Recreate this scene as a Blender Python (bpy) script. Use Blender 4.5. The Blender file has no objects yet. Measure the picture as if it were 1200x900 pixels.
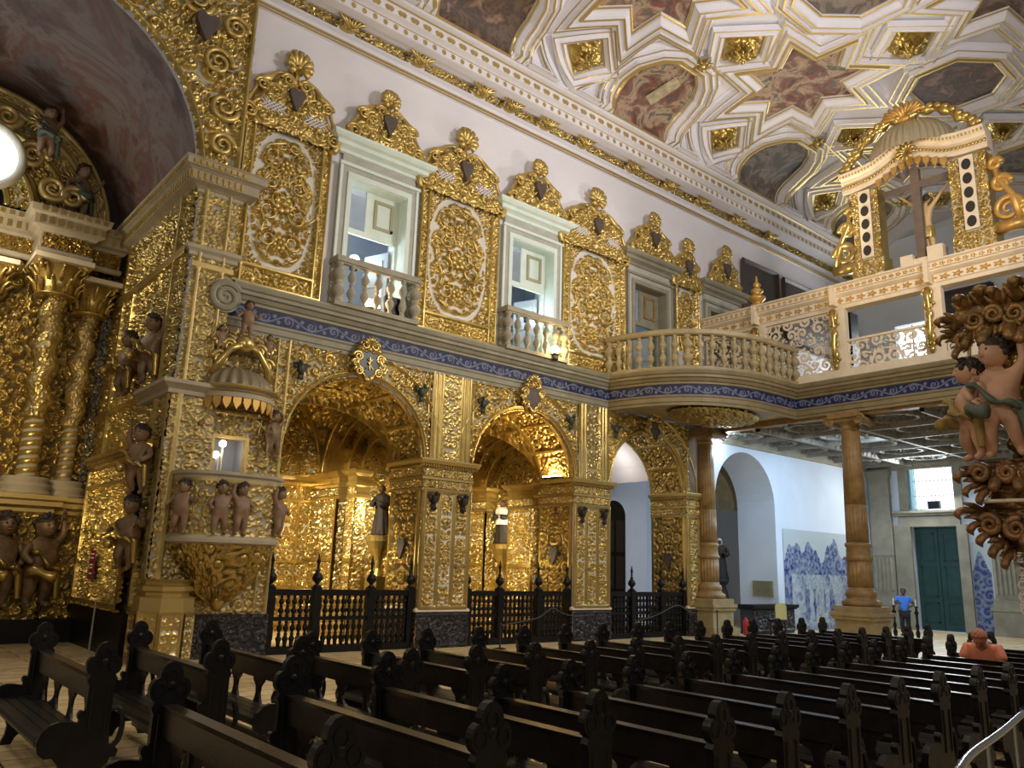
WORLD = 0.15
import bpy, math, random
import numpy as np
from mathutils import Vector, Matrix
S = bpy.context.scene
COL = S.collection
PI = math.pi
rnd = random.Random(7)
R = math.radians
def A3(*p): return np.array(p, float)

# ------------------------------------------------------------------ tagging
def tag(o, label=None, cat=None, group=None, kind=None):
    if label: o['label'] = label
    if cat: o['category'] = cat
    if group: o['group'] = group
    if kind: o['kind'] = kind
    return o
def thing(name, label, cat, loc=(0, 0, 0), group=None, kind=None):
    o = bpy.data.objects.new(name, None); COL.objects.link(o)
    o.location = loc; o.empty_display_size = .2
    return tag(o, label, cat, group, kind)
def origin_of(o):
    v = Vector((0, 0, 0))
    while o is not None:
        v += Vector(o.location); o = o.parent
    return v
def dup(root, delta=(0, 0, 0), label=None, group=None, rotz=None, loc=None):
    r = root.copy(); COL.objects.link(r)
    r.location = Vector(root.location) + Vector(delta) if loc is None else loc
    if rotz is not None: r.rotation_euler.z = rotz
    if label: r['label'] = label
    if group: r['group'] = group
    for ch in root.children:
        c = ch.copy(); COL.objects.link(c); c.parent = r
        for g in ch.children:
            d = g.copy(); COL.objects.link(d); d.parent = c
    return r

# ------------------------------------------------------------------ mesh builder (world coordinates)
class MB:
    def __init__(s): s.v = []; s.f = []; s.a = []; s.n = 0; s.m = []; s.cur = 0
    def add(s, verts, faces, att=None):
        verts = np.asarray(verts, float).reshape(-1, 3); k = len(verts)
        s.v.append(verts); s.a.append(np.ones(k) if att is None else np.asarray(att, float).ravel())
        b = s.n
        if isinstance(faces, np.ndarray): faces = (faces + b).tolist()
        else: faces = [[i + b for i in f] for f in faces]
        s.f += faces; s.m += [s.cur] * len(faces); s.n += k
        return s
    def box(s, c, d, rz=0, att=None):
        x, y, z = d[0] / 2, d[1] / 2, d[2] / 2
        p = np.array([[i * x, j * y, k * z] for k in (-1, 1) for j in (-1, 1) for i in (-1, 1)])
        if rz:
            cc, ss = math.cos(rz), math.sin(rz)
            p = p @ np.array([[cc, ss, 0], [-ss, cc, 0], [0, 0, 1]])
        p = p * (1 + .0012 * rnd.random())
        return s.add(p + np.array(c), [[0, 2, 3, 1], [4, 5, 7, 6], [0, 1, 5, 4], [2, 6, 7, 3], [0, 4, 6, 2], [1, 3, 7, 5]], None if att is None else np.full(8, att))
    def bx(s, x0, x1, y0, y1, z0, z1, att=None):
        return s.box(((x0 + x1) / 2, (y0 + y1) / 2, (z0 + z1) / 2), (x1 - x0, y1 - y0, z1 - z0), 0, att)
    def lathe(s, prof, c=(0, 0, 0), seg=14, arc=None, sx=1, sy=1, lobes=0, lob=0., twist=0.):
        prof = np.array(prof, float); n = len(prof)
        a0, a1 = arc if arc else (0, 2 * PI)
        m = seg + 1 if arc else seg
        th = a0 + (a1 - a0) * np.arange(m) / seg
        Z = prof[:, 1][:, None]; Rr = prof[:, 0][:, None] * (1 + lob * np.cos(lobes * th[None, :] + twist * Z) if lobes else np.ones((1, m)))
        P = np.stack([Rr * np.cos(th)[None] * sx + c[0], Rr * np.sin(th)[None] * sy + c[1], np.repeat(Z + c[2], m, 1)], -1)
        F = []
        for i in range(n - 1):
            for j in range(seg):
                k = (j + 1) % m
                F.append([i * m + j, i * m + k, (i + 1) * m + k, (i + 1) * m + j])
        if not arc:
            if prof[0, 0] > 1e-4: F.append(list(range(m))[::-1])
            if prof[-1, 0] > 1e-4: F.append([(n - 1) * m + j for j in range(m)])
        return s.add(P, F)
    def tube(s, path, r, seg=6, closed=False, flat=1.0):
        p = np.array(path, float); n = len(p)
        rr = np.full(n, r) if np.isscalar(r) else np.array(r, float)
        t = np.gradient(p, axis=0) if not closed else np.roll(p, -1, 0) - np.roll(p, 1, 0)
        t /= np.linalg.norm(t, axis=1)[:, None] + 1e-9
        up = np.array([0, 0, 1.]) if abs(t[0, 2]) < .9 else np.array([1., 0, 0])
        N = []; nv = np.cross(t[0], up); nv /= np.linalg.norm(nv)
        for i in range(n):
            nv = nv - t[i] * (nv @ t[i]); nv /= np.linalg.norm(nv) + 1e-9; N.append(nv.copy())
        N = np.array(N); B = np.cross(t, N)
        th = 2 * PI * np.arange(seg) / seg
        P = p[:, None] + rr[:, None, None] * (np.cos(th)[None, :, None] * N[:, None] + flat * np.sin(th)[None, :, None] * B[:, None])
        F = []
        for i in range(n if closed else n - 1):
            a, b = i * seg, ((i + 1) % n) * seg
            for j in range(seg):
                k = (j + 1) % seg
                F.append([a + j, a + k, b + k, b + j])
        if not closed: F += [list(range(seg))[::-1], [(n - 1) * seg + j for j in range(seg)]]
        return s.add(P, F)
    def ball(s, c, r, seg=12, ring=8, rot=None):
        r = (r, r, r) if np.isscalar(r) else r
        ph = PI * np.arange(1, ring) / ring; th = 2 * PI * np.arange(seg) / seg
        P = np.stack([np.sin(ph)[:, None] * np.cos(th) * r[0], np.sin(ph)[:, None] * np.sin(th) * r[1], np.repeat(-np.cos(ph)[:, None], seg, 1) * r[2]], -1).reshape(-1, 3)
        P = np.vstack([P, [[0, 0, -r[2]], [0, 0, r[2]]]])
        if rot is not None: P = P @ np.array(rot).T
        F = []
        for i in range(ring - 2):
            for j in range(seg):
                k = (j + 1) % seg
                F.append([i * seg + j, i * seg + k, (i + 1) * seg + k, (i + 1) * seg + j])
        b = (ring - 1) * seg; l = (ring - 2) * seg
        for j in range(seg):
            k = (j + 1) % seg
            F.append([b, k, j]); F.append([b + 1, l + j, l + k])
        return s.add(P + np.array(c), F)
    def prism(s, poly, o, u, v, w, att=None):
        """2D outline -> solid: front face at o, thickness vector w"""
        o, u, v, w = map(lambda q: np.array(q, float), (o, u, v, w))
        p = np.array(poly, float); n = len(p)
        a = o + p[:, :1] * u + p[:, 1:] * v
        F = [list(range(n)), list(range(2 * n - 1, n - 1, -1))] + [[i, n + i, n + (i + 1) % n, (i + 1) % n] for i in range(n)]
        return s.add(np.vstack([a, a + w]), F, None if att is None else np.full(2 * n, att))
    def grid(s, P, att=None, mask=None):
        nv, nu = P.shape[:2]
        idx = np.arange(nv * nu).reshape(nv, nu)
        q = np.stack([idx[:-1, :-1], idx[:-1, 1:], idx[1:, 1:], idx[1:, :-1]], -1).reshape(-1, 4)
        V = P.reshape(-1, 3); A = None if att is None else att.ravel()
        if mask is not None:
            mk = (mask[:-1, :-1] & mask[:-1, 1:] & mask[1:, 1:] & mask[1:, :-1]).ravel()
            q = q[mk]; used = np.unique(q); re = np.zeros(len(V), int); re[used] = np.arange(len(used))
            V = V[used]; A = None if A is None else A[used]; q = re[q]
        return s.add(V, q, A)
    def sweep(s, prof, path, closed=False, att=None):
        """profile (out, z) carried along an (x,y) path; out points to the right of travel"""
        p = np.array(path, float); n = len(p)
        d = np.diff(p, axis=0, append=p[:1] if closed else p[-1:])
        if not closed: d[-1] = d[-2]
        d /= np.linalg.norm(d, axis=1)[:, None]
        nr = np.stack([d[:, 1], -d[:, 0]], 1)
        pr = np.roll(nr, 1, 0)
        if not closed: pr[0] = nr[0]
        m = nr + pr; m /= np.linalg.norm(m, axis=1)[:, None]
        m /= np.maximum((m * nr).sum(1), .35)[:, None]
        pf = np.array(prof, float)
        P = np.zeros((n, len(pf), 3))
        P[:, :, :2] = p[:, None] + m[:, None] * pf[None, :, :1]
        P[:, :, 2] = pf[None, :, 1]
        if closed: P = np.vstack([P, P[:1]])
        Pt = P.transpose(1, 0, 2)
        idx = np.arange(Pt.shape[0] * Pt.shape[1]).reshape(Pt.shape[:2])
        # unshared vertices between profile segments keep the mouldings crisp
        for k in range(len(pf) - 1):
            s.grid(Pt[k:k + 2], None if att is None else np.full((2, Pt.shape[1]), att))
        return s
    def build(s, name, mats, parent=None, smooth=False, angle=None):
        me = bpy.data.meshes.new(name)
        V = np.vstack(s.v); off = np.array(origin_of(parent)) if parent is not None else np.zeros(3)
        me.from_pydata((V - off).tolist(), [], s.f)
        if not isinstance(mats, (list, tuple)): mats = [mats]
        for m in mats: me.materials.append(m)
        if len(mats) > 1: me.polygons.foreach_set('material_index', np.array(s.m, np.int32))
        a = me.attributes.new('relief', 'FLOAT', 'POINT'); a.data.foreach_set('value', np.concatenate(s.a).astype(np.float32))
        if smooth: me.polygons.foreach_set('use_smooth', np.ones(len(s.f), bool))
        if angle:
            me.polygons.foreach_set('use_smooth', np.ones(len(s.f), bool)); me.set_sharp_from_angle(angle=R(angle))
        me.update()
        o = bpy.data.objects.new(name, me); COL.objects.link(o)
        if parent is not None: o.parent = parent
        return o

# ------------------------------------------------------------------ carved scroll relief
def scroll_field(w, h, cell, Rs, seed, sym=False, dens=1.0, wrap=False):
    rg = np.random.RandomState(seed)
    nx, ny = int(round(w / cell)) + 1, int(round(h / cell)) + 1
    xs = np.linspace(0, w, nx) - (w / 2 if sym else 0); ys = np.linspace(0, h, ny)
    F = np.zeros((ny, nx)); X, Y = np.meshgrid(np.abs(xs) if sym else xs, ys)
    x1 = w / 2 if sym else w
    pts = []
    for lv, (k, tries) in enumerate(((1.0, 400), (.62, 900), (.36, 2200))):
        for _ in range(int(tries * dens * min(1, x1 * h / 12))):
            r = Rs * k * rg.uniform(.75, 1.15)
            x, y = rg.uniform(.0, x1), rg.uniform(0, h)
            if sym and x < r * .55 and lv < 2: x = r * .8
            if all((x - a) ** 2 + (y - b) ** 2 > (.73 * (r + q)) ** 2 for a, b, q in pts):
                pts.append((x, y, r))
    for (x, y, r) in pts:
        c = 1 if rg.rand() < .5 else -1; p0 = rg.uniform(0, 6.28); nl = rg.randint(5, 9); b = rg.uniform(4.4, 6.2); fl = rg.rand() < .16
        offs = [(0, 0)]
        if wrap: offs = [(i * w, j * h) for i in (-1, 0, 1) for j in (-1, 0, 1)]
        for ox, oy in offs:
            cx, cy = x + ox, y + oy; E = r * 1.25
            j0, j1 = np.searchsorted(ys, [cy - E, cy + E])
            if j1 <= j0: continue
            dx = X[j0:j1] - cx; dy = Y[j0:j1] - cy
            rr = np.hypot(dx, dy); th = np.arctan2(dy, dx)
            rl = r * (1 + .16 * np.cos(nl * th + p0))
            env = np.clip((1 - (rr / rl) ** 2) * 2.2, 0, 1)
            if fl: val = env * (.45 + .55 * np.cos(nl * th + p0)) * (.6 + .4 * np.sin(rr / r * 9)) + np.exp(-(rr / (.18 * r)) ** 2) * .6
            else:
                ph = c * th + p0 + b * np.log(rr / r + .04); a = .5 + .5 * np.cos(ph)
                lf = 1 - .30 * (rr > .45 * r) * (.5 + .5 * np.cos(11 * th + 3 * np.sin(ph)))
                val = env * (.72 * a + .28 * a * (.5 + .5 * np.cos(2 * ph + PI))) * lf + np.exp(-(rr / (.14 * r)) ** 2) * .4
            F[j0:j1] = np.maximum(F[j0:j1], np.clip(val, 0, 1.1) * (.72 + .28 * r / Rs))
    return F
TILE_W = 5.0; TC = .0125
TILE = scroll_field(TILE_W, TILE_W, TC, .25, 3, wrap=True, dens=2.6)
def T(u, v, k=1.0):
    n = TILE.shape[0] - 1
    a = (np.asarray(u) * k / TC) % n; b = (np.asarray(v) * k / TC) % n
    i = a.astype(int); j = b.astype(int); fa = a - i; fb = b - j
    i1 = (i + 1) % n; j1 = (j + 1) % n; i %= n; j %= n
    return (TILE[j, i] * (1 - fa) + TILE[j, i1] * fa) * (1 - fb) + (TILE[j1, i] * (1 - fa) + TILE[j1, i1] * fa) * fb
def S_(x): x = np.clip(x, 0, 1); return x * x * (3 - 2 * x)
def carve(mb, fn, u0, u1, v0, v1, cell, field, depth, mask=None, att=None):
    """fn(U,V) -> (P, N); field(U,V) -> height 0..1"""
    nu = max(2, int((u1 - u0) / cell) + 1); nv = max(2, int((v1 - v0) / cell) + 1)
    U, V = np.meshgrid(np.linspace(u0, u1, nu), np.linspace(v0, v1, nv))
    P, N = fn(U, V); H = field(U, V)
    A = H if att is None else att(U, V, H)
    mb.grid(P + N * (H * depth)[..., None], A, None if mask is None else mask(U, V))
    return mb
def plane(o, u, v):
    o, u, v = A3(*o), A3(*u), A3(*v); n = np.cross(u, v)
    def fn(U, V): return o + U[..., None] * u + V[..., None] * v, np.broadcast_to(n, U.shape + (3,))
    return fn
def wallF(y): return plane((0, y, 0), (1, 0, 0), (0, 0, 1))       # faces -Y ; (u,v) = (X,Z)
def faceX(x): return plane((x, 0, 0), (0, -1, 0), (0, 0, 1))      # faces -X ; u = -Y
def faceXp(x): return plane((x, 0, 0), (0, 1, 0), (0, 0, 1))      # faces +X ; u = Y
def frames(U, V, rects, w=.05, h=.9):
    """raised plain fillets round rectangles; returns (height, mask of fillet)"""
    H = np.zeros_like(U)
    for (a, b, c, d) in rects:
        dx = np.maximum(a - U, U - b); dy = np.maximum(c - V, V - d)
        sd = np.maximum(dx, dy)
        H = np.maximum(H, h * (np.abs(sd) < w / 2))
    return H

# ------------------------------------------------------------------ materials
def mat(name, col, rough=.6, metal=0., spec=.5, emit=None, estr=0, bump=0., bscale=30., var=0., vscale=3., alpha=None):
    m = bpy.data.materials.new(name); m.use_nodes = True; nt = m.node_tree; b = nt.nodes['Principled BSDF']
    b.inputs['Roughness'].default_value = rough; b.inputs['Metallic'].default_value = metal
    b.inputs['Specular IOR Level'].default_value = spec
    c4 = (*col, 1); b.inputs['Base Color'].default_value = c4
    tc = nt.nodes.new('ShaderNodeTexCoord')
    if var:
        n = nt.nodes.new('ShaderNodeTexNoise'); n.inputs['Scale'].default_value = vscale; n.inputs['Detail'].default_value = 5
        nt.links.new(tc.outputs['Object'], n.inputs['Vector'])
        r = nt.nodes.new('ShaderNodeValToRGB'); e = r.color_ramp.elements
        e[0].position = .3; e[1].position = .7
        e[0].color = (*[max(0, x * (1 - var)) for x in col], 1); e[1].color = (*[min(1, x * (1 + var)) for x in col], 1)
        nt.links.new(n.outputs['Fac'], r.inputs['Fac']); nt.links.new(r.outputs['Color'], b.inputs['Base Color'])
    if bump:
        n2 = nt.nodes.new('ShaderNodeTexNoise'); n2.inputs['Scale'].default_value = bscale; n2.inputs['Detail'].default_value = 3
        nt.links.new(tc.outputs['Object'], n2.inputs['Vector'])
        bp = nt.nodes.new('ShaderNodeBump'); bp.inputs['Strength'].default_value = bump; bp.inputs['Distance'].default_value = .02
        nt.links.new(n2.outputs['Fac'], bp.inputs['Height']); nt.links.new(bp.outputs['Normal'], b.inputs['Normal'])
    if emit:
        b.inputs['Emission Color'].default_value = (*emit, 1); b.inputs['Emission Strength'].default_value = estr
    if alpha is not None: b.inputs['Alpha'].default_value = alpha
    return m
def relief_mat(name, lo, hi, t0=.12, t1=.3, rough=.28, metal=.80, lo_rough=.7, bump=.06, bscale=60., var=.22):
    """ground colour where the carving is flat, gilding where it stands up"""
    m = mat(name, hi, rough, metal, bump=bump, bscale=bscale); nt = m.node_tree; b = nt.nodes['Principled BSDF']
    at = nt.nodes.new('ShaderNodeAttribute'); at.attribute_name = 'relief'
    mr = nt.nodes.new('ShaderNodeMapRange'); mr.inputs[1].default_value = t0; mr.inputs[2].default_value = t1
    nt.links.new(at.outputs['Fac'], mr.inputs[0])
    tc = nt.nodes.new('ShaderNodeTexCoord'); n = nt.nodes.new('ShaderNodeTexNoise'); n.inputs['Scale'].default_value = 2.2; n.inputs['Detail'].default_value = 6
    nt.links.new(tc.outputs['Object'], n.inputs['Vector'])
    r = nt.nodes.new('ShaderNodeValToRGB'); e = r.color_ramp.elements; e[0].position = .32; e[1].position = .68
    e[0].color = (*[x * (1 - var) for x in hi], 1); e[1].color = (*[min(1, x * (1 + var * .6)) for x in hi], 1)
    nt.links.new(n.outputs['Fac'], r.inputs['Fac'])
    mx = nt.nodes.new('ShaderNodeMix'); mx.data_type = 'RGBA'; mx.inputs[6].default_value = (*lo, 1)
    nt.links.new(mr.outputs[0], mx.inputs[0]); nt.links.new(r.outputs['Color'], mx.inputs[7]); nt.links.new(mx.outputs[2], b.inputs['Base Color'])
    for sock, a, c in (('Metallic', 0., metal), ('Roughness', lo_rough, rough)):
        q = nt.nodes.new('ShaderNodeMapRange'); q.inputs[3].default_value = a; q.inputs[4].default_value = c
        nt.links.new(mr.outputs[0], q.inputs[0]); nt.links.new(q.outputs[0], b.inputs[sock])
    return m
GOLDC = (.57, .415, .135)
M = {}
M['gold'] = relief_mat('gilded_carving', (.46, .43, .33), GOLDC, t0=.05, t1=.14)
M['goldw'] = relief_mat('gilded_carving_on_white', (.70, .68, .62), GOLDC, t0=.07, t1=.15)
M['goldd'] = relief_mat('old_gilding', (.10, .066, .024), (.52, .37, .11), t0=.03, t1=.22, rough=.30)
M['goldg'] = relief_mat('dim_gilding_on_grey', (.36, .35, .30), (.50, .37, .14), t0=.04, t1=.16, rough=.42, metal=.7)
M['goldp'] = mat('plain_gold_leaf', GOLDC, .33, .72, bump=.12, bscale=50, var=.15)
M['goldm'] = mat('gilded_moulding', (.56, .41, .15), .38, .7, bump=.15, bscale=20)
M['cream_shade'] = mat('cream_moulding_with_shade', (.40, .34, .24), .6, bump=.1, var=.12)  # cream paint with the shade on the mouldings put into its colour
M['white'] = mat('white_plaster', (.79, .77, .81), .85, bump=.08, bscale=9, var=.05, vscale=.8)
M['bluetint_white'] = mat('limewash_blue_light_tint', (.70, .77, .86), .9, bump=.06, bscale=6, var=.06, vscale=.7)  # white walls; the blue cast of the cool lamps is in the colour
M['ochre_shade'] = mat('olive_wood_with_shade', (.25, .20, .105), .55, bump=.1, bscale=12, var=.18, vscale=3.)  # darker copy of the pale ochre wood, for the dimly lit gallery front
M['stone'] = mat('grey_green_painted_wood', (.28, .26, .185), .6, bump=.1, bscale=14, var=.14, vscale=2.5)
M['stonel'] = mat('grey_limestone', (.34, .31, .235), .8, bump=.15, bscale=18, var=.18, vscale=2)
M['cool_tint'] = mat('pale_paint_cool_light_tint', (.70, .80, .74), .5, var=.05)  # pale window paint with the tint of cool light mixed into its colour
M['grey'] = mat('grey_window_stone', (.44, .43, .38), .8, bump=.1, bscale=20, var=.12, vscale=4)
M['black'] = mat('black_jacaranda', (.004, .0037, .0038), .42, spec=.3, bump=.1, bscale=30)
M['blackc'] = relief_mat('carved_black_plinth', (.008, .008, .009), (.03, .029, .033), rough=.4, metal=0, bump=.1)
M['frieze'] = relief_mat('blue_tile_frieze', (.006, .009, .068), (.15, .17, .245), t0=.28, t1=.42, rough=.6, metal=0, lo_rough=.6, bump=0, var=.1)
M['ochre'] = mat('ochre_marbled_wood', (.30, .185, .07), .5, bump=.12, bscale=12, var=.3, vscale=3.5)
M['ochrel'] = mat('pale_ochre_wood', (.36, .285, .145), .5, bump=.12, bscale=12, var=.18, vscale=3.)
M['cream'] = mat('cream_painted_wood', (.80, .68, .50), .6, bump=.08, bscale=12, var=.08)
M['creamg'] = relief_mat('gilt_pattern_on_cream', (.82, .72, .56), (.70, .42, .12), t0=.3, t1=.5, rough=.4, metal=.6, bump=.1)
M['glass'] = mat('window_glass', (.62, .70, .80), .08, 0, alpha=.25)
M['dark'] = mat('near_black_brown', (.03, .025, .02), .8)
M['iron'] = mat('black_speaker', (.015, .015, .017), .5)
M['heart'] = mat('dark_cartouche_panel', (.10, .075, .065), .45, var=.2)
M['skin'] = mat('painted_flesh', (.56, .31, .19), .5, var=.16, vscale=7, bump=.08, bscale=40)
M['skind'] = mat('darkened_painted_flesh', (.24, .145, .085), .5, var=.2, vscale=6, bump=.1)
M['hair'] = mat('dark_brown_hair', (.035, .022, .016), .55, bump=.6, bscale=45)
M['eye'] = mat('dark_eye', (.015, .01, .008), .3)
M['lip'] = mat('painted_lip', (.42, .12, .09), .5)
M['statue'] = mat('dark_carved_wood_figure', (.20, .13, .07), .5, .25, bump=.5, bscale=16, var=.4, vscale=5)
M['habit'] = mat('dark_brown_habit', (.022, .014, .011), .7, bump=.3, bscale=10)
M['cloth'] = mat('white_surplice', (.75, .72, .68), .8, bump=.3, bscale=12)
M['blue'] = mat('blue_shirt', (.06, .22, .75), .8, bump=.2, bscale=15)
M['jeans'] = mat('dark_trousers', (.015, .015, .022), .85)
M['salmon'] = mat('salmon_pink_shirt', (.78, .26, .15), .8, bump=.2, bscale=20, var=.1)
M['brownskin'] = mat('brown_skin', (.13, .065, .04), .55)
M['tan'] = mat('tanned_skin', (.62, .24, .14), .55)
def lampmat(name, col, s): return mat(name, (.9, .9, .9), .4, emit=col, estr=s)
M['warmlamp'] = lampmat('warm_lamp_glow', (1, .72, .28), 60)
M['coollamp'] = lampmat('cool_lamp_glow', (.75, .88, 1), 60)
# ------------------------------------------------------------------ camera (eye 1.9 m above the floor, on the far side of the nave)
F_PX = 937.88; pch, yaw, rol = R(12.98971899), R(39.87064557), R(1.74446726)
fw = Vector((math.cos(pch) * math.sin(yaw), math.cos(pch) * math.cos(yaw), math.sin(pch)))
rt = Vector((math.cos(yaw), -math.sin(yaw), 0)); up = rt.cross(fw)
rt2 = rt * math.cos(rol) + up * math.sin(rol); up2 = up * math.cos(rol) - rt * math.sin(rol)
cam = bpy.data.cameras.new('camera'); co = bpy.data.objects.new('camera', cam); COL.objects.link(co)
co.matrix_world = Matrix(((rt2.x, up2.x, -fw.x, 0), (rt2.y, up2.y, -fw.y, 0), (rt2.z, up2.z, -fw.z, 1.9), (0, 0, 0, 1)))
cam.sensor_width = 36; cam.lens = 36 * F_PX / 1200; cam.clip_start = .05; cam.clip_end = 200
S.camera = co
S.view_settings.view_transform = 'Standard'; S.view_settings.look = 'None'; S.view_settings.gamma = 1; S.view_settings.exposure = 0
S.view_settings.use_curve_mapping = False
w = bpy.data.worlds.new('interior_air'); S.world = w; w.use_nodes = True
w.node_tree.nodes['Background'].inputs[0].default_value = (1, .90, .76, 1); w.node_tree.nodes['Background'].inputs[1].default_value = WORLD

def lamp(name, kind, loc, power, col, size=.3, target=None, spot=None, blend=.5):
    l = bpy.data.lights.new(name, kind); l.energy = power; l.color = col
    if kind == 'AREA': l.size = size
    else: l.shadow_soft_size = size
    if kind == 'SPOT': l.spot_size = R(spot or 60); l.spot_blend = blend
    o = bpy.data.objects.new(name, l); COL.objects.link(o); o.location = loc
    if target is not None: o.rotation_euler = (Vector(target) - Vector(loc)).to_track_quat('-Z', 'Y').to_euler()
    return o

W0 = 16.5                      # left nave wall plane
BAYS = (9.15, 14.35, 19.5)     # arch centres
AR = 1.85; AZ = 4.4            # arch radius, springing
PIERS = ((11.03, 12.49), (16.2, 17.66), (21.34, 21.98))
PD = 1.45                      # wall depth at the arches

# ------------------------------------------------------------------ floor
def floor_mat():
    m = mat('worn_stone_and_board_floor', (.30, .22, .13), .45); nt = m.node_tree; b = nt.nodes['Principled BSDF']
    tc = nt.nodes.new('ShaderNodeTexCoord'); br = nt.nodes.new('ShaderNodeTexBrick')
    br.inputs['Scale'].default_value = 1; br.inputs['Brick Width'].default_value = 1.6; br.inputs['Row Height'].default_value = .42
    br.inputs['Mortar Size'].default_value = .012; br.inputs['Color1'].default_value = (.72, .56, .31, 1); br.inputs['Color2'].default_value = (.55, .40, .21, 1); br.inputs['Mortar'].default_value = (.06, .045, .03, 1)
    nt.links.new(tc.outputs['Object'], br.inputs['Vector'])
    n = nt.nodes.new('ShaderNodeTexNoise'); n.inputs['Scale'].default_value = 5; n.inputs['Detail'].default_value = 6
    nt.links.new(tc.outputs['Object'], n.inputs['Vector'])
    mx = nt.nodes.new('ShaderNodeMix'); mx.data_type = 'RGBA'; mx.blend_type = 'OVERLAY'; mx.inputs[0].default_value = .6
    nt.links.new(br.outputs['Color'], mx.inputs[6]); nt.links.new(n.outputs['Fac'], mx.inputs[7]); nt.links.new(mx.outputs[2], b.inputs['Base Color'])
    return m
fl = MB().bx(-8, 40, -3, 30, -.2, 0)
tag(fl.build('floor', floor_mat()), kind='structure')

# ------------------------------------------------------------------ carved bays: arch fronts, soffits
def arc_pts(cx, r, y, a0=0, a1=PI, n=40, cz=AZ):
    a = np.linspace(a0, a1, n); return np.stack([cx + r * np.cos(a), np.full(n, y), cz + r * np.sin(a)], 1)
ORD = ('nearest the pulpit', 'in the middle', 'nearest the choir gallery')
def arch_front(i, cx):
    g = thing('arch_surround', ('gilded round arch nearest the pulpit, under a dark shield', 'middle gilded round arch, with a glowing strip lamp inside', 'gilded round arch under the curved balcony')[i], 'arch', (cx, W0, 0), 'carved arches of the side chapels')
    x0, x1 = cx - 1.98, cx + 1.98
    sp = MB()
    def fld(U, V):
        H = T(U - cx + i * 1.3, V, 1.15) * .9
        r = np.hypot(U - cx, V - AZ)
        ring = np.maximum(1 - np.abs(r - 2.42) / .05, 0) + np.maximum(1 - np.abs(r - 1.90) / .06, 0) * 1.1
        return np.maximum(H, ring)
    carve(sp, wallF(W0 + .02), x0, x1, AZ, 6.72, 0.018, fld, .15, mask=lambda U, V: np.hypot(U - cx, V - AZ) > AR - .005)
    sp.build('spandrel', M['gold'], g, smooth=True)
    m = MB()
    for r, t in ((AR + .03, .045), (AR + .56, .035)):
        a = arc_pts(cx, r, W0 - .03); a = a[a[:, 2] < 6.72]
        brk = np.where(np.linalg.norm(np.diff(a, axis=0), axis=1) > .5)[0]
        for seg in np.split(a, brk + 1):
            if len(seg) > 2: m.tube(seg, t, 8)
    for s in (-1, 1): m.tube([(cx + s * 1.9, W0 - .03, 4.52), (cx + s * 1.9, W0 - .03, 6.7)], .035, 6)
    m.build('archivolt', M['goldm'], g, smooth=True)
    so = MB()
    def sf(U, V):
        a = PI - U / AR
        return np.stack([cx + AR * np.cos(a), W0 + V, AZ + AR * np.sin(a)], -1), -np.stack([np.cos(a), 0 * a, np.sin(a)], -1)
    def sfld(U, V):
        k = (U / AR * 6 / PI) % 1
        rib = (np.minimum(k, 1 - k) < .05) | (np.abs(V - .08) < .06) | (np.abs(V - PD + .08) < .06)
        return np.where(rib, .85, T(U * .9, V + .4 * i, 1.1))
    carve(so, sf, 0, PI * AR, 0, PD, .022, sfld, .085)
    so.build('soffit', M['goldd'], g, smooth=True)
    for s_ in (-1, 1):                           # small dark birds in the spandrels
        if i == 2 and s_ > 0: continue
        b = MB(); bx_, bz = cx + s_ * 1.62, 6.12; y = W0 - .13
        b.ball((bx_, y, bz), (.09, .07, .13)); b.ball((bx_ + .05 * s_, y - .04, bz + .15), .05)
        for q in (-1, 1): b.prism([(0, .05), (.10 * q, .15), (.20 * q, .12), (.14 * q, .0), (.03 * q, -.08)], (bx_, y + .02, bz), (1, 0, 0), (0, 0, 1), (0, .03, 0))
        b.prism([(-.05, 0), (.05, 0), (.07, -.15), (-.07, -.15)], (bx_, y, bz - .1), (1, 0, 0), (0, 0, 1), (0, .03, 0)); tag(b.build('carved_bird', mat_bird, g, smooth=True), 'dark green carved bird')
    return g
mat_bird = mat('dark_green_bird', (.035, .045, .03), .5)
arches = [arch_front(i, c) for i, c in enumerate(BAYS)]

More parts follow.
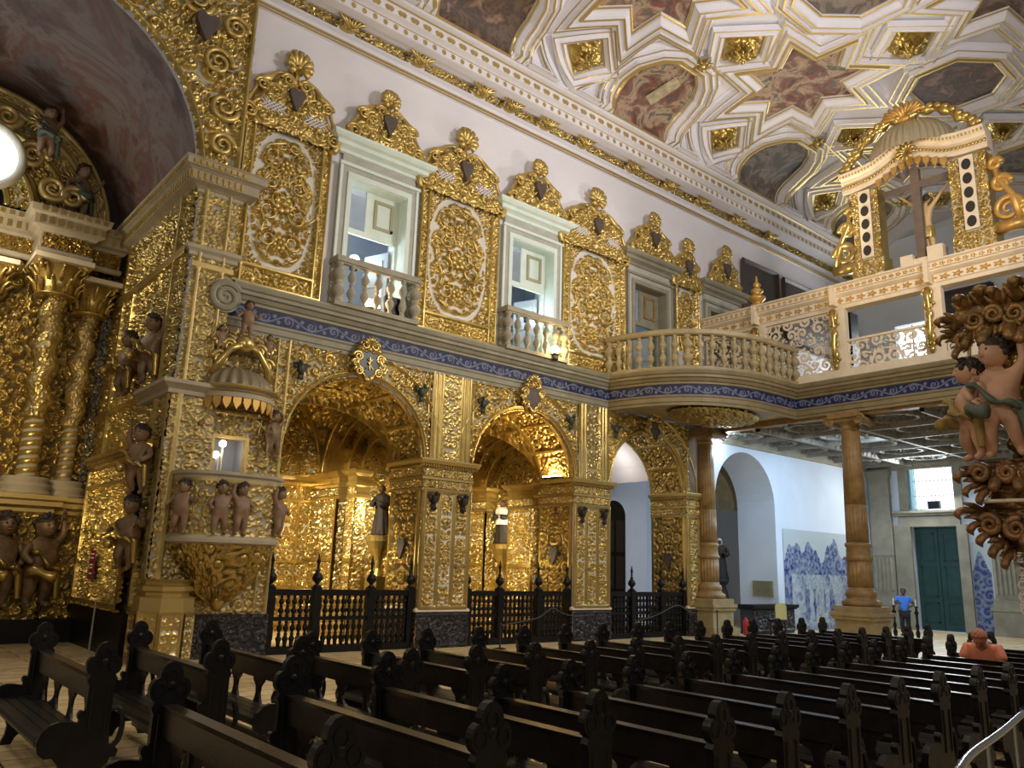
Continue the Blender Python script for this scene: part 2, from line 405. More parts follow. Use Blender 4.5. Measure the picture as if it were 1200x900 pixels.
# ------------------------------------------------------------------ piers
def pier(i, x0, x1):
    xm = (x0 + x1) / 2
    g = thing('carved_pier', ('broad gilded pier with dark birds, between first and second arches',
        'broad gilded pier with dark birds, between second and third arches',
        'narrow gilded pier beside the fluted half column under the gallery')[i], 'pier', (xm, W0, 0), 'gilded piers of the side arches')
    n = 3 if x1 - x0 > 1 else 1
    sh = MB(); e = .05; w = (x1 - x0 - 2 * e) / n
    rects = [(x0 + e + k * w, x0 + e + (k + 1) * w, .93, 3.72) for k in range(n)]
    def fld(U, V):
        k = np.floor((U - x0 - e) / w); uu = np.abs(U - x0 - e - (k + .5) * w)
        H = T(uu + k * 1.7 + i, V, 1.45)
        return np.maximum(np.where(frames(U, V, rects, .07) > 0, .8, 0), np.where((uu > w / 2 - .075) | (V < 1.0) | (V > 3.65), .0, H))
    carve(sh, wallF(W0), x0, x1, .9, 3.75, .016, fld, .12)
    sh.build('shaft_front', M['goldw'], g, smooth=True)
    sd = MB()
    def fl2(U, V):
        yy = -U - W0; uu = np.abs(yy - PD / 2)
        H = T(uu + .3 + i * 2, V * .9, 1.0)
        return np.maximum(np.where((uu > .58) & (uu < .66), .8, 0), np.where(uu > .58, .25, H))
    carve(sd, faceX(x0), -(W0 + PD), -W0, .9, 3.75, .02, fl2, .075)
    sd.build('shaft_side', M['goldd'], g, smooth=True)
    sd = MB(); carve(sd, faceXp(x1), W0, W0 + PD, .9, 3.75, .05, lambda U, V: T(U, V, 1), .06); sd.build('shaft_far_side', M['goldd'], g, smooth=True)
    hc = MB().prism([(0, -.30), (.10, -.12), (.17, .05), (.13, .2), (.05, .22), (0, .16), (-.05, .22), (-.13, .2), (-.17, .05), (-.10, -.12)], (x0 - .10, W0 + PD / 2, 2.35), (0, -1, 0), (0, 0, 1), (.06, 0, 0)); tag(hc.build('heart_panel', M['heart'], g), 'dark heart panel')
    cp = MB()
    path = [(x0, W0 + PD), (x0, W0), (x1, W0), (x1, W0 + PD)]
    cp.sweep([(0, 3.70), (.05, 3.72), (.05, 3.78), (.02, 3.80), (.02, 3.98), (.06, 4.0), (.06, 4.06), (.03, 4.08), (.03, 4.28), (.08, 4.31), (.10, 4.36), (.16, 4.38), (.19, 4.46), (.19, 4.5), (0, 4.52)], [(x0, W0 + PD), (x0, W0), (x1, W0), (x1, W0 + PD)])
    cp.build('capital_moulding', M['goldm'], g)
    cb = MB()
    for v0, v1 in ((3.80, 3.98), (4.08, 4.28)):
        carve(cb, wallF(W0 - .035), x0 - .03, x1 + .03, v0, v1, .018, lambda U, V: T(U * 1.2, V + v0, 2.0), .045)
        carve(cb, faceX(x0 - .035), -(W0 + PD), -W0 + .03, v0, v1, .022, lambda U, V: T(U * 1.2, V + v0, 2.0), .045)
    k = 0
    while x0 - .1 + k * .075 < x1 + .1:
        cb.box((x0 - .1 + k * .075, W0 - .125, 4.335), (.04, .05, .05)); k += 1
    for k in range(int(PD / .075)): cb.box((x0 - .125, W0 + k * .075, 4.335), (.05, .04, .05))
    cb.build('carved_capital_band', M['gold'], g, smooth=False)
    pl = MB()
    carve(pl, wallF(W0 - .06), x0 - .04, x1 + .04, 0, .8, .024, lambda U, V: np.where(frames(U, V, [(x0, x1, .06, .76)], .05) > 0, .8, T(U, V, 1.3)), .05)
    carve(pl, faceX(x0 - .04), -(W0 + PD), -W0 + .06, 0, .8, .04, lambda U, V: T(U, V, 1.3), .05)
    pl.bx(x0 - .035, x1 + .035, W0 - .055, W0 + PD, .78, .84); pl.build('plinth', M['blackc'], g)
    gm = MB().sweep([(.045, .82), (.075, .84), (.075, .88), (.03, .92), (0, .93)], [(x0, W0 + PD), (x0, W0), (x1, W0), (x1, W0 + PD)])
    gm.build('plinth_moulding', M['cream'], g)
    if n == 3:
        for k, xx in ((0, x0 + e + w / 2), (2, x1 - e - w / 2)):
            b = MB(); y = W0 - .12; z = 3.5
            b.ball((xx, y, z), (.07, .07, .13)); b.ball((xx + .03, y - .04, z + .15), .05)
            b.tube([(xx + .05, y - .07, z + .15), (xx + .11, y - .1, z + .12)], [.02, .004], 5)
            for s in (-1, 1):
                b.prism([(0, .05), (.10 * s, .16), (.19 * s, .14), (.15 * s, .02), (.12 * s, -.06), (.03 * s, -.08)], (xx, y + .02, z), (1, 0, 0), (0, 0, 1), (0, .03, 0))
            b.prism([(-.05, 0), (.05, 0), (.08, -.16), (0, -.2), (-.08, -.16)], (xx, y, z - .08), (1, 0, 0), (0, 0, 1), (0, .03, 0))
            tag(b.build('carved_bird', M['habit'], g, smooth=True), 'dark carved bird')
    return g
piers = [pier(i, *p) for i, p in enumerate(PIERS)]

# pilaster strips above the piers, between the arch fronts
for i, (x0, x1) in enumerate(((11.13, 12.37), (16.33, 17.52))):
    g = thing('carved_pilaster_strip', 'gilded pilaster strip above the %s broad pier, under the blue frieze' % ('first', 'second')[i], 'pilaster', (0, W0, 0), 'pilaster strips between arches')
    m = MB(); xm = (x0 + x1) / 2
    def fld(U, V):
        uu = np.abs(U - xm); H = T(uu + .7, V, 1.7)
        return np.where((uu > .27) & (uu < .34) | (uu > .42) & (uu < .47) | (uu > .55), .9, np.where(uu > .27, .3, H))
    carve(m, wallF(W0 - .03), xm - .63, xm + .63, 4.5, 6.72, .022, fld, .06)
    m.build('carved_strip', M['gold'], g, smooth=True)

# ------------------------------------------------------------------ entablature with blue tile frieze, swept along wall, balcony and choir front
def catmull(pts, n=6):
    p = np.array(pts, float); q = np.vstack([2 * p[0] - p[1], p, 2 * p[-1] - p[-2]]); out = []
    for i in range(1, len(q) - 2):
        for t in np.linspace(0, 1, n, endpoint=False):
            out.append(.5 * (2 * q[i] + (q[i + 1] - q[i - 1]) * t + (2 * q[i - 1] - 5 * q[i] + 4 * q[i + 1] - q[i + 2]) * t * t + (3 * q[i] - q[i - 1] - 3 * q[i + 1] + q[i + 2]) * t ** 3))
    return np.array(out + [p[-1]])
CX = 22.5
BALC = catmull([(17.62, 16.5), (17.78, 15.7), (18.12, 14.75), (18.75, 13.95), (19.6, 13.45), (20.6, 13.2), (22.5, 13.1)], 7)
wallpath = [(5.75, W0)] + [(x, W0) for x in np.arange(6, 17.6, .5)] + [(17.62, W0)]
chpath = [(CX, y) for y in np.linspace(13.1, 1.6, 30)]
ENT = [(.0, 6.68), (.05, 6.68), (.05, 6.76), (.08, 6.78), (.08, 6.90), (.11, 6.93), (.11, 6.97), (.06, 6.985)]
CORN = [(.06, 7.285), (.12, 7.30), (.12, 7.36), (.17, 7.38), (.22, 7.46), (.28, 7.48), (.28, 7.55), (.33, 7.58), (.36, 7.66), (.36, 7.70), (0, 7.72)]
def entabl(nm, label, path, m):
    g = thing('entablature', label, 'entablature', (0, 0, 0), kind='structure')
    MB().sweep(ENT, path).build('architrave', m, g)
    MB().sweep(CORN, path).build('cornice', m, g)
    p = np.array(path, float); L = np.concatenate([[0], np.cumsum(np.linalg.norm(np.diff(p, axis=0), axis=1))])
    d = np.gradient(p, axis=0); d /= np.linalg.norm(d, axis=1)[:, None]
    def fn(U, V):
        x = np.interp(U, L, p[:, 0]); y = np.interp(U, L, p[:, 1]); dx = np.interp(U, L, d[:, 0]); dy = np.interp(U, L, d[:, 1])
        n = np.stack([dy, -dx, 0 * dx], -1)
        return np.stack([x, y, V], -1) + n * .06, n
    def fld(U, V):
        per = .56; k = np.floor(U / per); u = U - (k + .5) * per; s = np.where(k % 2 == 0, 1, -1); v = (V - 7.135) * s
        r = np.hypot(u, v); th = np.arctan2(v, u)
        sp = (np.cos(th + 6 * np.log(r / .14 + .1)) > .1) & (r < .125)
        stem = np.abs(v - .10 * np.cos(u / per * PI)) < .018
        leaf = (np.hypot(np.abs(u) - .23, v + .06) < .045)
        return np.where(sp | stem | leaf | (np.abs(V - 7.135) > .142), 1., 0.)
    f = MB(); carve(f, fn, 0, L[-1], 6.985, 7.285, .013, fld, .004)
    f.build('blue_tile_frieze', M['frieze'], g)
    return g
entabl('w', 'grey green entablature with blue tile frieze running over the gilded arches', wallpath, M['stone'])
entabl('b', 'olive entablature with blue tile frieze round the curved corner balcony', BALC, M['ochre_shade'])
entabl('c', 'olive entablature with blue tile frieze along the choir gallery front', chpath, M['ochre_shade'])
# volute ending the entablature by the pulpit
v = MB(); t = np.linspace(0, 4.6 * PI, 60); rr = .33 - .021 * t
v.tube(np.stack([5.62 + rr * np.cos(t + .6), 0 * t + 16.22, 7.30 + rr * np.sin(t + .6)], 1), np.linspace(.085, .035, 60), 8)
v.lathe([(0, 0), (.34, .0), (.34, .28), (0, .28)], (0, 0, 0), 24)
v.v[-1] = np.stack([5.62 + v.v[-1][:, 0], 16.5 - v.v[-1][:, 2], 7.30 + v.v[-1][:, 1]], 1)
tag(v.build('scroll_volute', M['stone'], smooth=False, angle=40), 'grey green scroll volute ending the entablature above the pulpit canopy', 'volute')
# ------------------------------------------------------------------ upper nave wall
WINX = (9.2, 14.35, 19.55, 23.6)
def hull_wall(mb, y0, y1, x0, x1, z0, z1, holes):
    """solid wall with rectangular holes (x0,x1,z0,z1)"""
    holes = sorted(holes); x = x0
    for a, b, c, d in holes:
        if a > x: mb.bx(x, a, y0, y1, z0, z1)
        if c > z0: mb.bx(a, b, y0, y1, z0, c)
        if d < z1: mb.bx(a, b, y0, y1, d, z1)
        x = b
    if x < x1: mb.bx(x, x1, y0, y1, z0, z1)
wl = MB(); hull_wall(wl, 16.55, 17.2, 5.66, 34, 7.6, 15.7, [(c - .83, c + .83, 7.6, 11.12) for c in WINX])
wl.bx(21.95, 22.9, W0 + .04, 17.95, 0, 6.7)
tag(wl.build('wall_left', M['white']), kind='structure')
# gallery rooms behind the windows
for i, c in enumerate(WINX):
    m = MB(); y0, y1 = 17.2, 20.2; x0, x1 = c - 1.6, c + 3.0
    m.bx(x0, x1, y1, y1 + .1, 7.4, 12); m.bx(x0 - .1, x0, y0, y1, 7.4, 12); m.bx(x1, x1 + .1, y0, y1, 7.4, 12); m.bx(x0, x1, y0, y1, 7.3, 7.4); m.bx(x0, x1, y0, y1, 11.9, 12)
    tag(m.build('wall_gallery', M['bluetint_white']), kind='structure')
WL = ('nearest the altar', 'second from the altar', 'third from the altar', 'beside the choir gallery')
def window(i, c):
    g = thing('window_%d' % (i + 1), 'tall white framed gallery window with ajar shutter, %s' % WL[i], 'window', (c, W0, 7.7), kind='structure')
    fm = M['cool_tint'] if i < 2 else M['stone']
    s = MB()                                    # stone jambs and lintel
    for sx in (-1, 1):
        s.bx(*sorted((c + sx * .83, c + sx * 1.11)), 16.40, 17.25, 7.7, 11.42)
    s.bx(c - .83, c + .83, 16.40, 17.25, 11.12, 11.42); s.bx(c - 1.05, c + 1.05, 16.44, 16.6, 11.42, 11.75)
    s.build('stone_surround', M['grey'], g)
    r = MB()
    for sx in (-1, 1):
        r.bx(*sorted((c + sx * .80, c + sx * .92)), 16.36, 16.42, 7.7, 11.2); r.bx(*sorted((c + sx * 1.06, c + sx * 1.13)), 16.37, 16.42, 7.7, 11.36)
        r.bx(*sorted((c + sx * .80, c + sx * .84)), 16.42, 17.0, 7.7, 11.12)
    r.bx(c - .92, c + .92, 16.36, 16.42, 11.08, 11.22); r.bx(c - 1.16, c + 1.16, 16.33, 16.42, 11.36, 11.44); r.bx(c - .84, c + .84, 16.42, 17.0, 11.07, 11.12)
    r.build('window_frame', fm, g)
    h = MB(); w = 1.12
    h.sweep([(.0, 11.68), (.06, 11.70), (.06, 11.78), (.14, 11.82), (.20, 11.84), (.20, 11.94), (.30, 11.97), (.36, 12.03), (.36, 12.10), (0, 12.12)], [(c - w, 16.9), (c - w, 16.45), (c + w, 16.45), (c + w, 16.9)])
    h.build('hood_cornice', fm, g)
    t = MB(); y = 16.75
    t.bx(c - .80, c + .80, y, y + .07, 9.84, 9.98); t.bx(c - .16, c - .04, y, y + .07, 9.98, 11.07)
    for x in (-.80, .74): t.bx(c + x, c + x + .06, y, y + .07, 7.75, 11.07)
    t.build('transom_bars', fm, g)
    p = MB()                                    # closed upper shutter leaf on the right
    p.bx(c - .04, c + .74, y + .01, y + .05, 9.98, 11.07)
    p.build('upper_shutter', fm, g)
    q = MB(); a = c + .35
    q.bx(a - .28, a + .28, y - .03, y + .02, 10.14, 10.22); q.bx(a - .28, a + .28, y - .03, y + .02, 10.84, 10.92)
    q.bx(a - .28, a - .20, y - .03, y + .02, 10.14, 10.92); q.bx(a + .20, a + .28, y - .03, y + .02, 10.14, 10.92)
    q.build('shutter_panel_moulding', mat('olive_shutter_moulding', (.36, .35, .22), .5) if i < 2 else M['ochre'], g)
    gl = MB().bx(c - .74, c - .16, y + .03, y + .035, 9.98, 11.07); gl.build('pane', M['glass'], g)
    d = MB(); L = .78                           # lower leaf standing ajar into the room
    d.box((c + .72 - L / 2 * .35, 17.0 + L / 2 * .93, 8.75), (L, .05, 2.0), rz=R(110))
    for z in (8.3, 9.2): d.box((c + .70 - L / 2 * .35, 16.98 + L / 2 * .93, z), (L * .6, .08, .7), rz=R(110))
    d.build('open_shutter_leaf', mat('grey_blue_shutter_leaf', (.36, .41, .44), .6), g)
for i, c in enumerate(WINX): window(i, c)

# ------------------------------------------------------------------ balconets
BALU = [(.0, 0), (.055, 0), (.055, .05), (.03, .07), (.045, .12), (.085, .2), (.09, .26), (.06, .33), (.032, .37), (.05, .40), (.05, .43), (.032, .46), (.06, .50), (.088, .57), (.085, .63), (.045, .71), (.03, .76), (.055, .79), (.055, .85), (0, .85)]
def baluster_mesh(h=.95, k=1.0): return [(r * k, z / .85 * h) for r, z in BALU]
for i in (0, 1):
    c = WINX[i] + .0
    g = thing('balconet', ('small stone balustrade under the altar-side window, with an orange glowing lamp behind it', 'small stone balustrade under the second window, next to the yellow lamp')[i], 'balcony', (c, W0, 7.7), 'window balconets')
    x0, x1, y = c - 1.14, c + 1.14, 16.16
    m = MB().bx(x0 - .02, x1 + .02, y - .09, y + .09, 8.78, 8.92); m.bx(x0 - .02, x0 + .16, y, W0, 8.78, 8.92); m.bx(x1 - .16, x1 + .02, y, W0, 8.78, 8.92)
    m.bx(x0, x1, y - .05, y + .05, 8.74, 8.78); m.build('rail', M['stonel'], g)
    m = MB().bx(x0 - .02, x1 + .02, y - .1, W0, 7.7, 7.80); m.build('sill', M['stonel'], g)
    n = 7
    for k in range(n):
        xx = x0 + .08 + (x1 - x0 - .16) * k / (n - 1); end = k in (0, n - 1)
        b = MB().lathe(baluster_mesh(.95, 1.75 if end else 1.15), (xx, y, 7.8), 12)
        b.build('baluster', M['stonel'], g, smooth=True)
    for xx in (x0 + .08, x1 - .08):
        b = MB().lathe(baluster_mesh(.95, 1.5), (xx, W0 - .12, 7.8), 12); b.build('baluster', M['stonel'], g, smooth=True)

# ------------------------------------------------------------------ carved wall panels with crests, crests over the windows
def sampler(F, w, h):
    ny, nx = F.shape
    def f(u, v):
        a = np.clip(u / w, 0, 1) * (nx - 1); b = np.clip(v / h, 0, 1) * (ny - 1)
        i = np.minimum(a.astype(int), nx - 2); j = np.minimum(b.astype(int), ny - 2); fa = a - i; fb = b - j
        return (F[j, i] * (1 - fa) + F[j, i + 1] * fa) * (1 - fb) + (F[j + 1, i] * (1 - fa) + F[j + 1, i + 1] * fa) * fb
    return f
PF = sampler(scroll_field(2.0, 3.6, .012, .33, 21, sym=True, dens=2.6), 2.0, 3.6)
def smooth_outline(pts): return catmull([(x, 0, z) for x, z in pts], 6)[:, [0, 2]]
def crest(g, c, z0, hw, top, y, seed, heart=True, lattice=True):
    """scrolled pediment: body silhouette, rim scrolls, shell finial, heart-shaped panel"""
    k = hw; H = top - z0
    half = [(-k, .0), (-k * 1.06, .13 * H), (-k * .97, .27 * H), (-k * .86, .40 * H), (-k * .78, .52 * H), (-k * .60, .57 * H), (-k * .45, .66 * H), (-k * .24, .70 * H), (-.09, .64 * H)]
    out = half + [(-x, z) for x, z in half[::-1]]
    sm = smooth_outline(out); sm[:, 0] += c; sm[:, 1] += z0
    xs, zs = sm[:, 0], sm[:, 1]
    poly = np.vstack([sm])
    def inside(U, V):
        r = np.zeros(U.shape, bool); n = len(poly)
        for i in range(n):
            x1, y1 = poly[i]; x2, y2 = poly[(i + 1) % n]
            cnd = ((y1 > V) != (y2 > V))
            r ^= cnd & (U < (x2 - x1) * (V - y1) / (y2 - y1 + 1e-12) + x1)
        return r
    def dist(U, V):
        d = np.full(U.shape, 9.)
        for i in range(0, len(poly)):
            d = np.minimum(d, np.hypot(U - poly[i, 0], V - poly[i, 1]))
        return d
    b = MB()
    def fld(U, V):
        D = S_(dist(U, V) / .22)
        return D * .75 + T(np.abs(U - c) + seed, V, 1.0) * .55 * D
    carve(b, wallF(y), c - k * 1.1, c + k * 1.1, z0, z0 + .7 * H, .022, fld, .22, mask=inside, att=lambda U, V, h: 0 * h + 1)
    b.build('crest_body', M['gold'], g, smooth=True)
    rm = MB()
    for s in (-1, 1):
        L = np.array([(c + s * abs(x - c), y - .12, z) for x, z in sm[:len(sm) // 2]])
        rm.tube(L, .075 + .03 * np.sin(np.linspace(0, 14, len(L))), 7)
        for (px_, pz, r0) in ((k * .95, .12 * H, .20), (k * .74, .46 * H, .16), (.22, .62 * H, .16), (k * .45, .42 * H, .22), (k * .70, .20 * H, .20)):
            t = np.linspace(0, 3.6 * PI, 36); rr = r0 * (1 - t / (4.3 * PI))
            rm.tube(np.stack([c + s * (px_ + rr * np.cos(t)), y - .17 - .03 * t / 10, z0 + pz + rr * np.sin(t)], 1), np.linspace(.05, .022, 36), 6)
        for a in range(5):
            rm.ball((c + s * (k * 1.0 - a * k * .2), y - .06, z0 + (.22 + .085 * a) * H + .03), (.07, .05, .085), 8, 6)
    rm.build('crest_scrolls', M['goldp'], g, smooth=True)
    fz = MB(); zc = z0 + .84 * H; rr = .15 * H
    for a in range(9):
        th = R(-50 + a * 280 / 8)
        fz.tube([(c, y - .075, zc - .12 * H), (c + .5 * rr * math.cos(th), y - .20, zc + .5 * rr * math.sin(th)), (c + rr * math.cos(th), y - .26, zc + rr * math.sin(th)), (c + .95 * rr * math.cos(th), y - .30, zc + .9 * rr * math.sin(th) - .03)], [.04, .075, .085, .03], 7)
    fz.tube([(c, y - .05, z0 + .58 * H), (c, y - .13, zc - .1 * H)], [.10, .06], 8); fz.ball((c, y - .2, zc - .03 * H), .07, 8, 6)
    fz.build('shell_finial', M['goldp'], g, smooth=True)
    if heart:
        hh = [(0, -.30), (.09, -.12), (.17, .06), (.16, .17), (.08, .21), (0, .15), (-.08, .21), (-.16, .17), (-.17, .06), (-.09, -.12)]
        q = MB().prism([(x * 1.15, z * 1.15) for x, z in hh], (c, y - .31, z0 + .42 * H), (1, 0, 0), (0, 0, 1), (0, .12, 0)); q.build('heart_panel', M['heart'], g)
    if lattice:
        q = MB()
        for s in (-1, 1):
            o = A3(c + s * k * .48, y - .24, z0 + .24 * H)
            for a in range(-2, 3):
                for sg in (-1, 1):
                    p = o + A3(a * .10, 0, 0); e = .17 * (1 - abs(a) * .18)
                    q.tube([p - A3(sg * e, 0, e * .9), p + A3(sg * e, 0, e * .9)], .014, 4)
        q.build('white_lattice', M['white'], g)
PX = ((6.76, 2.12), (11.75, 2.62), (16.93, 2.78), (21.5, 1.35))
PN = ('gilded scrollwork wall panel with tall crest, left of all the windows', 'gilded scrollwork wall panel with crest between the first and second windows',
      'gilded scrollwork wall panel with crest between the second and third windows', 'narrow gilded scrollwork panel with crest beside the curved balcony')
for i, (c, w) in enumerate(PX):
    g = thing('carved_wall_panel', PN[i], 'panel', (c, W0, 7.72), 'gilded panels between the gallery windows')
    m = MB(); y = W0 + .02; z0, z1 = 7.74, 11.6; a_, b_ = w * .335, 1.55; zc = 9.92
    def geo(U, V):
        u = np.abs(U - c); el = (u / a_) ** 2.6 + (np.abs(V - zc) / b_) ** 2.6
        return u, el
    def fld(U, V):
        u, el = geo(U, V)
        H = PF(1.0 + np.clip((U - c) / w * 1.9, -1, 1), np.clip(V - z0, 0, 3.6) * .93)
        H2 = T(u * 1.2 + 2.1, V, 1.5)
        H = np.where(el < 1.0, H, np.where(el < 1.29, 0.0, H2 * .85))
        edge = u > w * .40
        H = np.where(edge, .25 + .6 * T(u * 1.6, V, 1.7), H)
        fil = (np.abs(u - w * .40) < .03) | (np.abs(u - w * .49) < .025) | (np.abs(V - 8.22) < .035) & (u < w * .42) | (np.abs(V - 7.80) < .03)
        base = (V < 8.2) & ~fil
        H = np.where(base, .2 + .7 * T(u, V, 1.6), H)
        return np.where(fil, .95, H)
    def att(U, V, H):
        u, el = geo(U, V)
        return np.where((el >= 1.0) & (el < 1.29) & (V > 8.25) & (u < w * .39), 0, H)
    carve(m, wallF(y), c - w / 2, c + w / 2, z0, z1, .0155, fld, .16, att=att)
    m.build('scrollwork_field', M['goldw'], g, smooth=True)
    # bolder scrolls in high relief inside the oval
    q = MB()
    for s in (-1, 1):
        for (dx, dz, r0, ph, dr) in ((.42, 1.05, .30, 1.2, 1), (.40, .42, .27, 3.4, -1), (.44, -.30, .30, .6, 1), (.36, -.95, .27, 2.5, -1), (.16, .05, .20, 4., 1), (.18, 1.38, .18, 2., -1)):
            dx *= w / 2.6; r0 *= min(1, w / 2.4)
            t = np.linspace(0, 3.4 * PI, 40); rr = r0 * (1 - t / (4.2 * PI))
            q.tube(np.stack([c + s * (dx + rr * np.cos(dr * t + ph)), y - .065 - .015 * np.sin(t / 3), zc + dz + rr * np.sin(dr * t + ph)], 1), .013 + .015 * np.sin(np.linspace(.5, PI, 40)), 6)
        L = catmull([(c + s * w * .05, y - .07, zc - 1.5), (c + s * w * .26, y - .075, zc - 1.15), (c + s * w * .20, y - .075, zc - .6), (c + s * w * .29, y - .075, zc + .1), (c + s * w * .17, y - .075, zc + .7), (c + s * w * .25, y - .075, zc + 1.2), (c, y - .075, zc + 1.48)], 8)
        q.tube(L, .022 + .012 * np.sin(np.linspace(0, 22, len(L))), 6)
    for z, r in ((zc - 1.0, .16), (zc - .05, .2), (zc + .85, .15)):
        for a in range(7):
            th = a * 2 * PI / 7; q.ball((c + r * .8 * math.cos(th), y - .07, z + r * .8 * math.sin(th)), (r * .42, .05, r * .42), 8, 6)
        q.ball((c, y - .08, z), r * .4, 8, 6)
    q.build('raised_scrolls', M['goldp'], g, smooth=True)
    crest(g, c, 11.55, w * .52, 13.75 if i < 3 else 13.4, y, i * 1.7, lattice=(i < 3))
    if i < 3:                                   # small carved bird-headed lamp arm
        q = MB().tube([(c + .25, y - .12, 9.3), (c + .4, y - .35, 9.32), (c + .62, y - .5, 9.55)], [.05, .035, .03], 6); q.ball((c + .64, y - .5, 9.6), (.05, .05, .1), 8, 6)
        q.build('candle_arm', M['goldm'], g, smooth=True)
CN = ('nearest the altar', 'over the second window', 'over the third window', 'beside the choir gallery')
for i, c in enumerate(WINX):
    g = thing('window_crest', 'gilded scrolled crest with shell finial standing on a window hood, %s' % CN[i], 'crest', (c, 16.4, 12.1), 'crests over the gallery windows')
    crest(g, c + .02, 12.08, .98 if i < 3 else .8, 13.72, 16.42, 2.3 + i, lattice=False)

# ------------------------------------------------------------------ nave cornice
npath = [(5.6, 16.55)] + [(x, 16.55) for x in np.arange(6, 34, 1.0)] + [(34, 16.55)]
g = thing('trim_1', 'white and gold nave cornice under the painted ceiling', 'cornice', (0, 0, 0), kind='structure')
def cprof(lo, hi): return [p for p in NC[lo:hi]]
NC = [(0, 14.55), (.07, 14.56), (.07, 14.62), (.10, 14.64), (.10, 14.74), (.05, 14.77), (.05, 14.84), (.14, 14.87), (.18, 14.90), (.14, 14.92), (.14, 15.16), (.22, 15.17), (.30, 15.18), (.34, 15.10), (.55, 15.10), (.60, 15.06), (.84, 15.05), (.88, 15.06), (.88, 15.27), (.95, 15.30), (1.05, 15.32), (1.10, 15.33), (1.10, 15.50), (1.16, 15.54), (1.16, 15.58), (1.30, 15.60), (1.42, 15.66)]
m = MB().sweep(NC, npath); m.build('moulding', M['white'], g)
m = MB()
m.sweep([(.105, 14.62), (.125, 14.63), (.125, 14.68), (.105, 14.69)], npath); m.sweep([(.075, 14.56), (.09, 14.57), (.09, 14.60), (.075, 14.61)], npath); m.sweep([(1.165, 15.53), (1.18, 15.54), (1.18, 15.57), (1.165, 15.58)], npath)
m.sweep([(.885, 15.265), (.90, 15.27), (.90, 15.29), (.885, 15.3)], npath)
m.build('gold_fillet', M['goldm'], g)
m = MB(); carve(m, wallF(16.55 - .145), 5.7, 34, 14.92, 15.16, .02, lambda U, V: T(U, V * 1.2, 1.7), .12)
m.build('carved_leaf_band', M['gold'], g, smooth=True)
m = MB(); x = 5.9
hexa = [(.07 * math.cos(R(60 * k + 30)), .08 * math.sin(R(60 * k + 30))) for k in range(6)]
while x < 33.5:
    m.prism(hexa, (x, 16.55 - .89, 15.165), (1, 0, 0), (0, 0, 1), (0, .02, 0)); x += .30
m.build('gilt_hexagons', M['goldm'], g)
m = MB(); x = 5.9
while x < 33.5:
    for s in (-1, 1):
        m.prism([(0, .07), (.06 * s, .085), (.14 * s, .04), (.10 * s, -.05), (.04 * s, -.08), (0, -.04)], (x, 16.55 - 1.11, 15.415), (1, 0, 0), (0, 0, 1), (0, .02, 0))
    x += .38
m.build('gilt_leaf_pattern', M['goldm'], g)
m = MB(); m2 = MB()
for x in (7.9, 10.0, 12.1, 13.2, 14.6, 16.2, 18.5, 20.4, 22.2, 24.4, 26.6):
    m2.sweep([(.1, 15.22), (.36, 15.20), (.40, 15.12), (.30, 15.0), (.16, 14.90)], [(x - .26, 16.55), (x + .26, 16.55)])
    m.ball((x, 16.30, 15.02), (.26, .16, .15), 12, 8)
    for k in range(7): m.tube([(x, 16.2, 14.9), (x + (k - 3) * .07, 16.1, 15.02), (x + (k - 3) * .12, 16.06, 15.16 - .02 * abs(k - 3)), (x + (k - 3) * .13, 16.02, 15.12)], [.03, .045, .04, .012], 6)
    for s in (-1, 1):
        for k in range(3):
            t = np.linspace(0, 2.6 * PI, 18); rr = (.10 - .015 * k) * (1 - t / (3 * PI)); m.tube(np.stack([x + s * (.10 + .10 * k) + rr * np.cos(t), 16.22 + .04 * k + 0 * t, 14.96 + .06 * (k % 2) + rr * np.sin(t)], 1), .03, 5)
m.build('leaf_corbels', M['gold'], g, smooth=True); m2.build('corbel_blocks', M['white'], g)

# ------------------------------------------------------------------ coffered ceiling
YC, HW, RI, ZB, EX = 8.95, 6.2, 1.4, 15.62, .75
_t = np.linspace(PI / 2, 0, 4001); _y = HW * np.abs(np.cos(_t)) ** EX; _z = ZB + RI * np.abs(np.sin(_t)) ** EX
_s = np.concatenate([[0], np.cumsum(np.hypot(np.diff(_y), np.diff(_z)))]); SMAX = _s[-1]
def vault(X, s, h=0.):
    X, s, h = np.broadcast_arrays(np.asarray(X, float), np.asarray(s, float), np.asarray(h, float))
    a = np.abs(s); sg = np.sign(s) + (s == 0)
    y = np.interp(a, _s, _y); z = np.interp(a, _s, _z)
    e = .05; ty = np.interp(a + e, _s, _y) - np.interp(a - e, _s, _y); tz = np.interp(a + e, _s, _z) - np.interp(a - e, _s, _z)
    L = np.hypot(ty, tz) + 1e-9; ny, nz = tz / L, -ty / L      # pointing down / inward
    return np.stack([X, YC + sg * (y + ny * h), z + nz * h], -1)
U, V = np.meshgrid(np.linspace(5.5, 34.2, 60), np.linspace(-SMAX, SMAX, 140))
tag(MB().grid(vault(U, V, -.02)).build('ceiling', M['white'], smooth=True), kind='structure')
def offset(poly, d):
    p = np.array(poly, float); n = len(p)
    e = np.roll(p, -1, 0) - p; e /= np.linalg.norm(e, axis=1)[:, None]; nr = np.stack([e[:, 1], -e[:, 0]], 1)
    ar = np.sum(p[:, 0] * np.roll(p[:, 1], -1) - np.roll(p[:, 0], -1) * p[:, 1])
    if ar < 0: nr = -nr
    pr = np.roll(nr, 1, 0); m = nr + pr; m /= np.maximum(np.sum(m * nr, 1), .0)[:, None] + 1e-9 if False else np.sum(m * nr, 1)[:, None] + 1e-9
    return p + m * d
RINGS = [(0, .0), (.0, .07), (.04, .08), (.08, .07), (.09, .13), (.20, .24), (.21, .29), (.27, .29), (.28, .21), (.42, .19), (.43, .29), (.49, .29), (.50, .17), (.60, .12), (.61, .19), (.66, .19), (.67, .08), (.78, -.01)]
